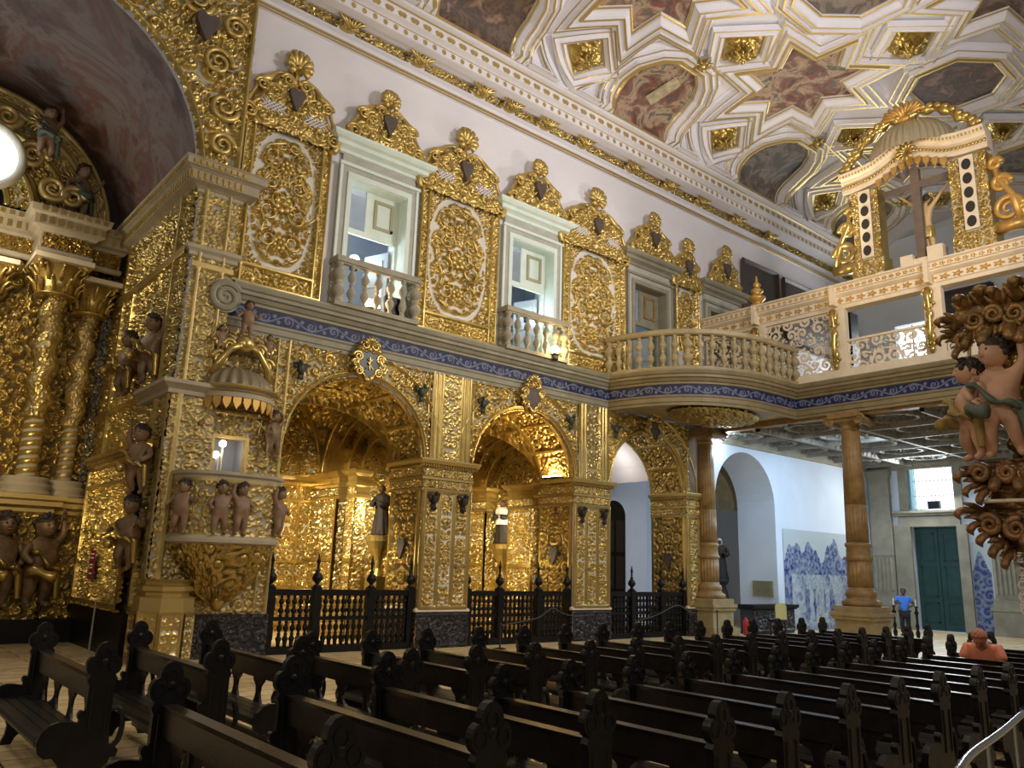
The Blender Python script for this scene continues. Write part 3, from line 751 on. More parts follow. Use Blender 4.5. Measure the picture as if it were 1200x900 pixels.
GOLDR = {1, 6, 10, 2, 7, 14}
GOLDB = {1, 5, 9}
def coffer(g, poly, scale=1.0, paint=None, rings=None):
    poly = np.array(poly, float); n = len(poly); wv = MB(); gd = MB()
    rg = rings or RINGS; sub = 7
    for k in range(len(rg) - 1):
        a = offset(poly, rg[k][0] * scale); b = offset(poly, rg[k + 1][0] * scale)
        for i in range(n):
            t = np.linspace(0, 1, sub)[:, None]
            A = a[i] * (1 - t) + a[(i + 1) % n] * t; B = b[i] * (1 - t) + b[(i + 1) % n] * t
            P = np.stack([vault(A[:, 0], A[:, 1], rg[k][1]), vault(B[:, 0], B[:, 1], rg[k + 1][1])])
            (gd if k in (GOLDB if rings else GOLDR) else wv).grid(P)
    wv.build('white_moulding', M['white'], g); gd.build('gilt_moulding', M['goldm'], g)
    if paint is not None:
        import bmesh
        bm = bmesh.new(); vs = [bm.verts.new((x, y, 0)) for x, y in poly]; bm.faces.new(vs)
        bmesh.ops.triangulate(bm, faces=bm.faces[:])
        for _ in range(4): bmesh.ops.subdivide_edges(bm, edges=bm.edges[:], cuts=1, use_grid_fill=True)
        co_ = np.array([v.co[:2] for v in bm.verts]); bm.verts.index_update()
        F = [[v.index for v in f.verts] for f in bm.faces]; bm.free()
        mb = MB(); mb.add(vault(co_[:, 0], co_[:, 1], .015), F); mb.build('painted_canvas', paint, g, smooth=True)
def painting_mat(name, seed, cols, scale=1.1):
    m = mat(name, (.3, .2, .15), .6); nt = m.node_tree; b = nt.nodes['Principled BSDF']
    tc = nt.nodes.new('ShaderNodeTexCoord'); mp = nt.nodes.new('ShaderNodeMapping'); mp.inputs['Location'].default_value = (seed * 3.1, seed * 1.7, seed)
    nt.links.new(tc.outputs['Object'], mp.inputs['Vector'])
    n = nt.nodes.new('ShaderNodeTexNoise'); n.inputs['Scale'].default_value = scale; n.inputs['Detail'].default_value = 7; n.inputs['Roughness'].default_value = .62; n.inputs['Distortion'].default_value = .7
    nt.links.new(mp.outputs['Vector'], n.inputs['Vector'])
    r = nt.nodes.new('ShaderNodeValToRGB'); el = r.color_ramp.elements
    while len(el) < len(cols): el.new(.5)
    for k, c in enumerate(cols): el[k].position = .28 + .44 * k / (len(cols) - 1); el[k].color = (*c, 1)
    nt.links.new(n.outputs['Fac'], r.inputs['Fac']); nt.links.new(r.outputs['Color'], b.inputs['Base Color'])
    return m
M['pA'] = painting_mat('old_oil_painting_red_figures', 1, [(.04, .05, .05), (.11, .12, .10), (.08, .06, .045), (.24, .06, .04), (.14, .12, .09), (.36, .20, .13), (.42, .33, .22), (.10, .12, .10), (.20, .07, .045), (.05, .04, .035)], 1.5)
M['pB'] = painting_mat('old_oil_painting_dark_clouds', 2, [(.03, .035, .04), (.08, .08, .085), (.12, .10, .08), (.25, .20, .16), (.10, .07, .06), (.30, .24, .18), (.05, .04, .04)], 1.1)
M['pC'] = painting_mat('old_oil_painting_brown', 3, [(.04, .03, .03), (.09, .055, .04), (.16, .10, .065), (.07, .05, .04), (.22, .12, .08), (.30, .22, .14), (.06, .045, .045)], 1.5)
# small painted figures lying on the canvas, in thin oil relief
def star(cx, cy, ro, ri, n=8, ph=22.5): return [((ro if k % 2 == 0 else ri) * math.cos(R(ph + k * 180 / n)) + cx, (ro if k % 2 == 0 else ri) * math.sin(R(ph + k * 180 / n)) + cy) for k in range(2 * n)]
LUN = [(-1.15, 6.74), (-1.27, 5.6), (-1.18, 5.05), (-.85, 4.55), (-.5, 4.32), (.4, 4.32), (.8, 4.6), (1.12, 5.05), (1.24, 5.6), (1.22, 6.74)]
def ordw(k): return ('first', 'second', 'third', 'fourth', 'fifth')[k]
for k, x in enumerate((10.95, 17.55, 24.05, 30.6)):
    g = thing('ceiling_painting', 'arched lunette painting above the cornice, %s from the altar%s' % (ordw(k), ('; brown figures', '; figures holding a pale picture', '; dark cloudy figures', '; nearly black')[k]), 'painting', (x, 15, 16), 'lunette paintings')
    coffer(g, [(x + a, b) for a, b in LUN], 1.05, (M['pC'], M['pA'], M['pB'], M['pB'])[k])
    for sx in (-1, 1):                           # small triangular frames beside the lunette foot
        tri_ = [(x + sx * 1.98, 6.62), (x + sx * 2.62, 6.62), (x + sx * 2.02, 6.02)]
        if sx < 0: tri_ = tri_[::-1]
        coffer(g, tri_, .55, None, [(0, .0), (0, .08), (.06, .12), (.07, .18), (.13, .18), (.14, .10), (.24, .10), (.25, .16), (.31, .16), (.32, .0)])
    # carved pendant with a small triangular panel at the crown of the lunette
    tri = MB(); a = np.array([(x - .38, 3.75), (x + .42, 3.75), (x + .02, 3.42)])
    for w_, h_ in ((0, .16), (.05, .2)):
        pass
    p = vault(a[:, 0], a[:, 1], .12); q = vault(a[:, 0], a[:, 1], .2); tri.add(np.vstack([p, q]), [[3, 4, 5], [0, 1, 4, 3], [1, 2, 5, 4], [2, 0, 3, 5]]); tri.build('triangular_panel', M['stonel'], g)
    pe = MB(); c = vault(x + .02, 3.75, .25)
    pe.ball(c, (.16, .16, .22), 10, 8)
    for t in range(7):
        th = t * 2 * PI / 7; pe.tube([c + A3(0, 0, .1), c + A3(.16 * math.cos(th), .16 * math.sin(th), -.02), c + A3(.30 * math.cos(th), .30 * math.sin(th), .03)], [.05, .06, .015], 6)
    pe.build('leaf_pendant', M['gold'], g, smooth=True)
    if k == 1:                                  # the pale picture the painted angels hold, and soft figures
        pf = MB(); mm = [(-.28, 5.75), (.15, 5.9), (.42, 4.85), (-.02, 4.7)]
        P = vault([x + u for u, v in mm], [v for u, v in mm], .03); pf.add(P, [[0, 1, 2, 3]]); pf.build('painted_pale_picture', mat('pale_painted_cartouche', (.45, .38, .24), .6, var=.3, vscale=5), g)
for k, x in enumerate((14.3, 20.95, 27.7)):
    g = thing('ceiling_painting', 'eight-pointed star painting in zigzag gilt mouldings, %s from the altar' % ordw(k), 'painting', (x, 11.5, 17), 'star paintings')
    coffer(g, star(x, 2.45, 1.88, 1.14), 1.0, M['pA'])
for k, x in enumerate((11.4, 18.0, 24.5, 31.1)):
    g = thing('ceiling_painting', 'octagonal painting along the middle of the ceiling, %s from the altar' % ordw(k), 'painting', (x, 8.2, 17), 'octagon paintings')
    oc = [(1.42 * math.cos(R(22.5 + 45 * j)) + x, 1.25 * math.sin(R(22.5 + 45 * j)) - .72) for j in range(8)]
    coffer(g, oc, .95, (M['pC'], M['pB'], M['pC'], M['pB'])[k])
for k, x in enumerate((14.3, 20.95, 27.7)):
    g = thing('ceiling_painting', 'star painting in the far row of the ceiling, %s from the altar' % ordw(k), 'painting', (x, 5, 17), 'far star paintings')
    coffer(g, star(x, -3.9, 1.88, 1.14), .9, M['pC'])
D4 = ((.80, 0), (0, .78), (-.80, 0), (0, -.78))
BR = [(0, -.0), (0, .06), (.04, .06), (.05, .10), (.14, .16), (.15, .2), (.19, .2), (.20, .15), (.36, .15), (.37, .19), (.41, .19), (.43, .02)]
BP = [(18.13, 2.72), (25.0, 2.85), (11.3, 2.65), (31.8, 2.9)] + [(14.5, 5.6), (21.2, 5.6), (27.9, 5.65)] + [(14.6, -.62), (21.5, -.62), (28.3, -.62)]
BLB = ['between the first and second star paintings', 'between the second and third star paintings', 'before the first star painting', 'past the third star painting', 'low, between first and second lunettes', 'low, between second and third lunettes', 'low, between third and fourth lunettes', 'between the first and second octagons', 'between the second and third octagons', 'between the third and fourth octagons']
for (x, s), lb in zip(BP, BLB):
    g = thing('ceiling_boss', 'diamond coffer filled with a gilded foliage boss, ' + lb, 'coffer', tuple(vault(x, s)), 'diamond bosses of the ceiling')
    sc = .92 if s > 5 else 1
    coffer(g, [(x + a * sc, s + b * sc * (.9 if s > 5 else 1)) for a, b in D4], 1.0, None, BR)
    m = MB()
    nv = 34; Uu, Vv = np.meshgrid(np.linspace(-.8, .8, nv) * sc, np.linspace(-.78, .78, nv) * sc * (.9 if s > 5 else 1))
    dm = 1 - (np.abs(Uu) / (.8 * sc) + np.abs(Vv) / (.78 * sc * (.9 if s > 5 else 1)))
    H = .28 * np.clip(dm, 0, 1) ** .7 * (.5 + .9 * T(np.abs(Uu) + s, np.abs(Vv) + x, 1.5))
    m.grid(vault(x + Uu, s + Vv, H), mask=dm > -.03); c = vault(x, s, .2)
    for t in range(10):
        th = t * 2 * PI / 10; r = .22 + .1 * (t % 2); d = A3(math.cos(th), math.sin(th), 0)
        m.tube([c, c + d * r * .6 + A3(0, 0, -.16), c + d * r * 1.25 + A3(0, 0, -.10)], [.06, .07, .02], 6)
    m.ball(c + A3(0, 0, -.12), .12, 8, 6)
    m.build('foliage_boss', M['goldd'], g, smooth=True)
# ------------------------------------------------------------------ figures: skinned bodies, heads, robed statues
def skin_arrays(nodes, edges, root, sub=2):
    names = list(nodes); me = bpy.data.meshes.new('tmp')
    me.from_pydata([nodes[n][:3] for n in names], [(names.index(a), names.index(b)) for a, b in edges], [])
    o = bpy.data.objects.new('tmp', me); COL.objects.link(o)
    o.modifiers.new('s', 'SKIN'); md = o.modifiers.new('u', 'SUBSURF'); md.levels = sub
    for i, n in enumerate(names):
        sv = me.skin_vertices[0].data[i]; r = nodes[n][3]; sv.radius = (r, r) if np.isscalar(r) else r; sv.use_root = (n == root)
    dg = bpy.context.evaluated_depsgraph_get(); m2 = bpy.data.meshes.new_from_object(o.evaluated_get(dg))
    V = np.array([v.co[:] for v in m2.vertices]); F = [list(p.vertices) for p in m2.polygons]
    bpy.data.objects.remove(o); bpy.data.meshes.remove(me); bpy.data.meshes.remove(m2)
    return V, F
def sph(nu, nv):
    ph = np.linspace(0, PI, nv); th = np.linspace(0, 2 * PI, nu, endpoint=False)
    D = np.stack([np.sin(ph)[:, None] * np.cos(th), np.sin(ph)[:, None] * np.sin(th), np.repeat(np.cos(ph)[:, None], nu, 1)], -1)
    F = []
    for i in range(nv - 1):
        for j in range(nu):
            k = (j + 1) % nu; F.append([i * nu + j, (i + 1) * nu + j, (i + 1) * nu + k, i * nu + k])
    return D.reshape(-1, 3), F
def gs(D, c, w): c = np.array(c, float); c /= np.linalg.norm(c); return np.exp(-np.sum((D - c) ** 2, 1) / (2 * w * w))
def rot_zyx(yaw=0, pitch=0, roll=0): return np.array(Matrix.Rotation(yaw, 3, 'Z') @ Matrix.Rotation(pitch, 3, 'X') @ Matrix.Rotation(roll, 3, 'Y'))
def head_parts(r, child=False):
    """head looking to -Y; returns skin, eyes, lips, hair arrays"""
    D, F = sph(40, 28); k = np.ones(len(D))
    k += .20 * gs(D, (0, -1, -.10), .10) + .07 * gs(D, (0, -1, .08), .08) + .05 * gs(D, (0, -1, .32), .25)
    for s in (-1, 1):
        k += -.10 * gs(D, (.34 * s, -.95, .08), .13) + (.07 if child else .03) * gs(D, (.48 * s, -.82, -.28), .22) + .14 * gs(D, (1.0 * s, .05, -.05), .10) + .05 * gs(D, (.30 * s, -.95, .26), .10)
    k += -.05 * gs(D, (0, -1, -.30), .06) + .06 * gs(D, (0, -1, -.40), .10) - .05 * gs(D, (0, -1, -.56), .10) + .09 * gs(D, (0, -.85, -.80), .20)
    sk = D * k[:, None] * np.array([.80, .94, 1.06]) * r
    hd = D.copy(); q = np.sin(D[:, 0] * 13 + 2 * np.sin(D[:, 2] * 11)) * np.sin(D[:, 1] * 12 + 1.3) * np.sin(D[:, 2] * 14)
    cap = S_((D[:, 2] - .30 + .9 * (D[:, 1] + .35)) / .35)
    hr = D * (np.where(cap > 0, .92 + .24 * cap + .10 * q * cap, .85))[:, None] * np.array([.84, .97, 1.06]) * r
    return sk, F, hr, F
def add_head(obj_mb, parts, c, r, Rm, child=False):
    """obj_mb: body builder; parts: dict of builders for hair/eyes/lips"""
    sk, F, hr, F2 = head_parts(r, child); c = np.array(c)
    obj_mb.add(sk @ Rm.T + c, F)
    if 'hair' in parts:
        if child:
            rg = np.random.RandomState(int(abs(c[0] * 100)) % 97)
            for k in range(90):
                d = rg.normal(size=3); d /= np.linalg.norm(d)
                if d[2] < .10 - .75 * max(0, d[1] + .25) and not (d[2] > .42 and d[1] < -.2): continue
                if d[1] < -.55 and d[2] < .62: continue
                if d[2] < -.45: continue
                parts['hair'].ball((d * np.array([.80, .92, 1.04]) * r * rg.uniform(.96, 1.08)) @ Rm.T + c, r * rg.uniform(.17, .27), 8, 6)
            parts['hair'].add((np.where((D_ := sph(40, 28)[0])[:, 2:] > .25 - .5 * D_[:, 1:2] * 0 - .45 * (D_[:, 1:2] > .1), 1.03, .8) * D_ * np.array([.82, .95, 1.06]) * r) @ Rm.T + c, F2)
        else: parts['hair'].add(hr @ Rm.T + c, F2)
    if 'eye' in parts:
        for s in (-1, 1): parts['eye'].ball(np.array([.27 * s, -.80, .09]) * r @ Rm.T + c, r * .095, 8, 6)
    if 'lip' in parts: parts['lip'].ball(np.array([0, -.96, -.40]) * r @ Rm.T + c, (r * .17, r * .06, r * .06), 10, 6, rot=Rm)
def hand(mb, p, d, side, L):
    """palm with five bent fingers; p wrist, d pointing direction, side = thumb direction"""
    p, d, side = A3(*p), A3(*d), A3(*side); d /= np.linalg.norm(d); side -= d * (side @ d); side /= np.linalg.norm(side); n = np.cross(d, side)
    Rm = np.stack([side, d, n], 1)
    mb.ball(p + d * L * .25, (L * .22, L * .30, L * .10), 10, 8, rot=Rm)
    for k, (o, ln) in enumerate(((.17, .42), (.06, .48), (-.06, .45), (-.17, .36))):
        b = p + d * L * .46 + side * L * o
        mb.tube([b, b + d * L * ln * .55 + n * L * .02, b + d * L * ln * .9 - n * L * .10, b + d * L * ln * 1.05 - n * L * .2], [L * .062, L * .058, L * .05, L * .035], 6)
    b = p + d * L * .15 + side * L * .18
    mb.tube([b, b + side * L * .16 + d * L * .12, b + side * L * .18 + d * L * .30 - n * L * .05], [L * .075, L * .065, L * .045], 6)
def cherub_nodes(h, pose):
    N = {'pel': (0, 0, .42, .125), 'bel': (0, -.025, .52, .135), 'che': (0, 0, .64, .125), 'nek': (0, 0, .745, .055), 'nk2': (0, -.005, .80, .05)}
    E = [('pel', 'bel'), ('bel', 'che'), ('che', 'nek'), ('nek', 'nk2')]
    for s, n in ((-1, 'r'), (1, 'l')):
        P = pose[n]
        N['hip' + n] = (.075 * s, 0, .36, .095); N['kne' + n] = (*P['kne'], .068); N['clf' + n] = (*(.6 * A3(*P['kne']) + .4 * A3(*P['ank']) + A3(0, .015, 0)), .062); N['ank' + n] = (*P['ank'], .04); N['toe' + n] = (*(A3(*P['ank']) + A3(.02 * s, -.09, -.035)), .032)
        N['sho' + n] = (.135 * s, 0, .675, .06); N['elb' + n] = (*P['elb'], .046); N['wri' + n] = (*P['wri'], .032)
        E += [('pel', 'hip' + n), ('hip' + n, 'kne' + n), ('kne' + n, 'clf' + n), ('clf' + n, 'ank' + n), ('ank' + n, 'toe' + n), ('che', 'sho' + n), ('sho' + n, 'elb' + n), ('elb' + n, 'wri' + n)]
    return {k: tuple(A3(*v[:3]) * h) + (v[3] * h,) for k, v in N.items()}, E
POSES = [
    dict(r=dict(kne=(-.09, -.04, .21), ank=(-.08, .0, .05), elb=(-.23, -.05, .56), wri=(-.16, -.15, .47)), l=dict(kne=(.10, -.05, .21), ank=(.12, .03, .06), elb=(.22, -.03, .80), wri=(.20, -.04, .97))),
    dict(r=dict(kne=(-.08, -.07, .22), ank=(-.07, .02, .06), elb=(-.22, -.02, .80), wri=(-.18, -.05, .98)), l=dict(kne=(.09, -.02, .20), ank=(.09, .02, .05), elb=(.23, -.06, .55), wri=(.14, -.16, .46))),
    dict(r=dict(kne=(-.10, -.05, .20), ank=(-.14, .04, .06), elb=(-.24, .0, .60), wri=(-.30, -.08, .50)), l=dict(kne=(.08, -.04, .21), ank=(.07, .0, .05), elb=(.24, -.02, .60), wri=(.27, -.10, .72))),
]
def cherub(g, p, h, yaw, pose, head=(0, 0, 0), skin='skind', name='cherub_body', drape=None, wings=False, label=None, fingers=True):
    """p = feet point; faces -Y turned by yaw; a winged or draped putto, one continuous body with hair, eyes, lips and cloth as children"""
    Nd, E = cherub_nodes(h, POSES[pose]); V, F = skin_arrays(Nd, E, 'pel', 2 if h > .8 else 1)
    Rz = rot_zyx(yaw); p = np.array(p)
    body = MB().add(V @ Rz.T + p, F); parts = {'hair': MB(), 'eye': MB(), 'lip': MB()}
    add_head(body, parts, A3(0, -.015 * h, .885 * h) @ Rz.T + p, .125 * h, Rz @ rot_zyx(*head), True)
    if fingers:
        for n, s in (('r', -1), ('l', 1)):
            w_ = A3(*Nd['wri' + n][:3]); e_ = A3(*Nd['elb' + n][:3])
            hand(body, w_ @ Rz.T + p, (w_ - e_) @ Rz.T, A3(-s, -.3, .4) @ Rz.T, .13 * h)
    b = body.build(name, M[skin], g, smooth=True)
    if label: b['label'] = label
    parts['hair'].build('hair', M['hair'], b, smooth=True); parts['eye'].build('eyes', M['eye'], b, smooth=True); parts['lip'].build('lips', M['lip'], b, smooth=True)
    if drape:
        d = MB(); t = np.linspace(0, 1, 26)
        q = np.stack([-.19 + .36 * t, -.145 - .02 * np.sin(t * PI) + 0 * t, .60 - .24 * t + .03 * np.sin(t * 9)], 1) * h
        d.tube(q @ Rz.T + p, (.045 + .015 * np.sin(t * 17)) * h, 8, flat=.5)
        q = np.stack([.17 * np.cos(t * PI * 1.4 + .2), -.10 + .17 * np.sin(t * PI * 1.4 + .2) - .05, .37 + .03 * np.sin(t * 11)], 1) * h
        d.tube(q @ Rz.T + p, (.05 + .012 * np.sin(t * 21)) * h, 8)
        q = np.stack([.17 + .03 * t, -.08 + 0 * t, .40 - .30 * t], 1) * h; d.tube(q @ Rz.T + p, (.05 - .02 * t) * h, 7)
        d.build('drapery', drape, b, smooth=True)
    if wings:
        d = MB()
        for s in (-1, 1):
            for k in range(6):
                L = (.34 - .035 * k) * h; a = R(60 - 22 * k); o = A3(.05 * s, .09, .66) * h
                d.tube(np.stack([o, o + A3(s * math.cos(a) * L * .6, .05 * h, math.sin(a) * L * .6), o + A3(s * math.cos(a) * L, .06 * h, math.sin(a) * L - .03 * h)]) @ Rz.T + p, [.03 * h, .045 * h, .012 * h], 6, flat=.4)
        d.build('wings', M['goldp'], b, smooth=True)
    return b
def robed(g, p, h, yaw, robe, skin='brownskin', hair='hair', cloak=None, veil=None, lean=0.0):
    """standing saint in a long habit"""
    Rz = rot_zyx(yaw); p = np.array(p); mb = MB()
    prof = [(.20, 0), (.205, .03), (.185, .12), (.165, .30), (.15, .48), (.145, .58), (.155, .68), (.165, .76), (.135, .815), (.06, .845), (.045, .86)]
    th = 2 * PI * np.arange(36) / 36; rows = []
    for r, z in prof:
        f = 1 + (.10 * (1 - z)) * np.cos(9 * th + 5 * z) + .05 * (1 - z) * np.cos(5 * th - 3 * z)
        rows.append(np.stack([r * f * np.cos(th) * 1.0, r * f * np.sin(th) * .72 - lean * z, 0 * th + z], 1))
    P = np.array(rows + [[rows[-1][0] * 0 + A3(0, -lean * .86, .865)] * 36]); n = len(P); F = []
    P = P.reshape(-1, 3)
    for i in range(n - 1):
        for j in range(36): k = (j + 1) % 36; F.append([i * 36 + j, i * 36 + k, (i + 1) * 36 + k, (i + 1) * 36 + j])
    mb.add(P * h @ Rz.T + p, F)
    for s in (-1, 1):                            # sleeves bent to the chest
        q = A3((.145 * s, -.0, .775), (.20 * s, -.05, .62), (.12 * s, -.17, .60), (.05 * s, -.20, .63)); mb.tube(q * h @ Rz.T + p, [.055 * h, .06 * h, .062 * h, .05 * h], 10)
    body = mb.build('robe', robe, g, smooth=True)
    fl_ = MB(); pr = {'hair': MB()} if hair else {}
    add_head(fl_, pr, A3(0, -.02 - lean * .9, .925) * h @ Rz.T + p, .070 * h, Rz @ rot_zyx(0, -.15))
    for s in (-1, 1):
        hn = MB(); hand(hn, A3(.05 * s, -.20, .63) * h @ Rz.T + p, A3(-.4 * s, -.5, .6) @ Rz.T, A3(0, -.2, 1) @ Rz.T, .075 * h); hn.build('hand', M[skin], g, smooth=True)
    fl_.build('head', M[skin], g, smooth=True)
    if hair: pr['hair'].build('hair', M[hair], g, smooth=True)
    if cloak:
        c = MB(); prof = [(.172, .44), (.178, .5), (.175, .60), (.175, .68), (.18, .76), (.15, .82), (.075, .85)]; rows = []
        for r, z in prof:
            f = 1 + .05 * np.cos(7 * th + 6 * z); rows.append(np.stack([r * f * np.cos(th) * 1.04, r * f * np.sin(th) * .80, 0 * th + z], 1))
        c.grid(np.array([np.vstack([r_, r_[:1]]) for r_ in rows]).reshape(-1, 3).reshape(len(rows), 37, 3) * h @ Rz.T + p); c.build('surplice', cloak, g, smooth=True)
    if veil:
        c = MB(); D, Fv = sph(24, 16); cap = (D[:, 1] > -.45) | (D[:, 2] > .5)
        D2 = D * np.where(cap, 1.16, .8)[:, None] * A3(.84, .98, 1.08) * .075 * h; c.add((D2 + A3(0, -.01, .925) * h) @ Rz.T + p, Fv)
        c.tube(A3((0, .05, .98), (0, .085, .9), (0, .09, .8)) * h @ Rz.T + p, [.05 * h, .08 * h, .12 * h], 10, flat=.5); c.build('veil', veil, g, smooth=True)

# ------------------------------------------------------------------ side chapels
VX, VY0, VY1, VYC = 1.85, W0 + PD, 22.0, 19.85
def chapel(i, cx):
    nm = ('first', 'second')[i]
    g = thing('wall_chapel', 'gilded carved side chapel behind the %s arch, walls and groin vault' % nm, 'chapel', (cx, 20, 0), kind='structure')
    xr = cx + VX
    back = MB()
    def fb(U, V):
        u = (U - cx + VX) % .62; v = V
        H = T(np.abs(u - .31) + i, V, 1.3)
        fil = (np.abs(u - .31) > .27) | (np.abs(V - 1.9) < .05) | (np.abs(V - 1.2) < .04) | (np.abs(V - 3.62) < .06) | (np.abs(V - 4.25) < .08) | (np.abs(V - .85) < .05)
        return np.where(fil, .9, H)
    carve(back, wallF(VY1), cx - VX, xr + .1, 0, 4.4, .028, fb, .10)
    carve(back, wallF(VY1), cx - VX, xr + .1, 4.4, 6.5, .035, lambda U, V: np.where(np.abs(np.hypot(U - cx, V - AZ) - 1.2) < .05, .95, T(np.abs(U - cx), V, .9)), .10)
    back.sweep([(0, 4.05), (.08, 4.08), (.08, 4.16), (.20, 4.22), (.22, 4.32), (.22, 4.38), (0, 4.4)], [(cx - VX, VY1), (xr, VY1)])
    back.build('back_wall_carving', M['gold'], g, smooth=False)
    vl = MB()
    nx, ny = 120, 130; U, V = np.meshgrid(np.linspace(cx - VX, xr, nx), np.linspace(VY0, VY1, ny))
    zx = np.sqrt(np.clip(VX ** 2 - (U - cx) ** 2, 0, None)); ry = (VY1 - VY0) / 2; zy = VX * np.sqrt(np.clip(1 - ((V - (VY0 + ry)) / ry) ** 2, 0, None))
    Z = AZ + np.maximum(zx, zy)
    dg = np.abs(np.abs(U - cx) / VX - np.abs(V - VY0 - ry) / ry)
    rib = (dg < .035) | (np.abs(np.abs(U - cx) - .9) < .04) & (zx > zy) | (np.abs(np.abs(V - VY0 - ry) - 1.0) < .04) & (zy > zx)
    H = np.where(dg < .035, 1.5, np.where(rib, 1.0, T(np.abs(U - cx), V, .85)))
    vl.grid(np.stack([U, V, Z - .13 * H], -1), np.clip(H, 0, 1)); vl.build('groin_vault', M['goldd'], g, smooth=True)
    # side altar in the right wall: pilasters, nested arches, niche
    for (a, b, nmp) in (((20.35, 22.05, 'pilaster'), (19.35, 19.75, 'slim_pilaster')) if i == 0 else ((20.25, 21.3, 'pilaster'), (18.0, 19.1, 'pilaster'))):
        p = MB(); w = b - a
        def fp(U, V):
            u = np.abs(-U - (a + b) / 2); H = T(u + a, V, 1.35)
            fil = (u > w * .44) | (np.abs(V - 2.0) < .05) | (np.abs(V - .95) < .04)
            return np.where(fil, .9, H)
        carve(p, faceX(xr - .18), -b, -a, .6, 3.65, .026, fp, .09)
        carve(p, wallF(a), xr - .18, xr + .1, .6, 3.65, .04, lambda U, V: T(U, V, 1.3), .05)
        pth = [(xr + .2, b), (xr - .18, b), (xr - .18, a), (xr + .2, a)]
        p.sweep([(0, 3.62), (.06, 3.66), (.06, 3.74), (.02, 3.77), (.03, 3.95), (.09, 3.98), (.09, 4.06), (.05, 4.10), (.06, 4.24), (.16, 4.30), (.20, 4.38), (.20, 4.42), (0, 4.44)], pth[::-1] if False else pth, att=.9)
        carve(p, faceX(xr - .22), -b - .02, -a + .02, 3.76, 3.95, .02, lambda U, V: T(U, V, 2.0), .06)
        p.bx(xr - .24, xr + .2, a - .04, b + .04, 0, .62, att=.7)
        p.build(nmp, M['gold'], g)
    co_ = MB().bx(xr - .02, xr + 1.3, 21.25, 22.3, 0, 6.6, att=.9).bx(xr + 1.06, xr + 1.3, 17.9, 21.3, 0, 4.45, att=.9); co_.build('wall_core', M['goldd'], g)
    ar = MB(); x = xr - .05; rad = 1.92
    for k in range(4):                           # concentric stepped arches
        r0 = rad - .28 * k; d = .28
        def sf(U, V, r0=r0, x=x):
            a = U / r0; return np.stack([x + V, VYC + r0 * np.cos(a), AZ + r0 * np.sin(a)], -1), -np.stack([0 * a, np.cos(a), np.sin(a)], -1)
        carve(ar, sf, 0, PI * r0, 0, d, .035, lambda U, V: T(U + k, V, 1.3), .07)
        ar.tube(np.stack([np.full(40, x), VYC + (r0 - .01) * np.cos(np.linspace(0, PI, 40)), AZ + (r0 - .01) * np.sin(np.linspace(0, PI, 40))], 1), .05, 7)
        xx = x + d
        def rg_(U, V, r0=r0, xx=xx):
            a = U / r0; q = r0 - V; return np.stack([xx + 0 * V, VYC + q * np.cos(a), AZ + q * np.sin(a)], -1), np.broadcast_to(A3(-1, 0, 0), U.shape + (3,))
        carve(ar, rg_, 0, PI * r0, 0, .28 if k < 3 else r0, .035, lambda U, V: T(U + k * 1.3, V, 1.2), .08)
        x = xx
    ar.build('altar_arches', M['goldd'], g, smooth=True)
    nb = MB()
    carve(nb, faceX(xr + 1.05), -21.3, -18.0, .9, 4.45, .03, lambda U, V: T(np.abs(U + VYC), V, 1.2), .08)
    carve(nb, wallF(20.25 if i else 19.75), xr, xr + 1.05, .9, 4.4, .04, lambda U, V: T(U, V, 1.2), .07)
    nb.bx(xr - .05, xr + 1.0, 18.6, 21.0, .0, 1.05, att=.8); nb.bx(xr - .35, xr + .4, 18.9, 20.6, 0, .95, att=.7)
    nb.bx(xr + .3, xr + 1.0, 19.2, 20.3, 1.05, 1.55, att=.9)
    carve(nb, faceX(xr - .36), -20.55, -18.95, .1, .85, .028, lambda U, V: np.where(frames(U, V, [(-20.5, -19.0, .16, .80)], .06) > 0, .9, T(U, V, 1.3)), .06)
    NX, NY = ((xr + .2, 18.65), (xr + .25, 19.95))[i]
    nb.bx(NX - .2, NX + .3, NY - .3, NY + .3, 1.0, 1.6, att=.9)
    nb.lathe([(.12, 1.55), (.16, 1.62), (.09, 1.8), (.10, 2.0), (.28, 2.3), (.34, 2.45), (.36, 2.5), (.36, 2.64), (0, 2.66)], (NX, NY, 0), 20)
    nb.build('altar_table', M['gold'], g)
    hl = MB()                                    # rays behind the saint
    for k in range(18):
        a = 2 * PI * k / 18; hl.tube([(NX + .28, NY + .12 * math.cos(a), 4.15 + .12 * math.sin(a)), (NX + .25, NY + (.42 if k % 2 else .34) * math.cos(a), 4.15 + (.42 if k % 2 else .34) * math.sin(a))], [.05, .02], 5)
    hl.build('halo_rays', M['goldw'], g)
    return g
for i in range(2): chapel(i, BAYS[i])
s = thing('saint_statue', 'dark robed saint statue in the first chapel altar niche', 'statue', (BAYS[0] + VX + .2, 18.65, 2.66))
robed(s, (BAYS[0] + VX + .2, 18.65, 2.66), 1.30, R(-70), M['habit'])
s = thing('saint_statue', 'saint statue in white surplice over dark robe, second chapel altar', 'statue', (BAYS[1] + VX + .25, 19.95, 2.66))
robed(s, (BAYS[1] + VX + .25, 19.95, 2.66), 1.35, R(-70), M['habit'], cloak=M['cloth'])
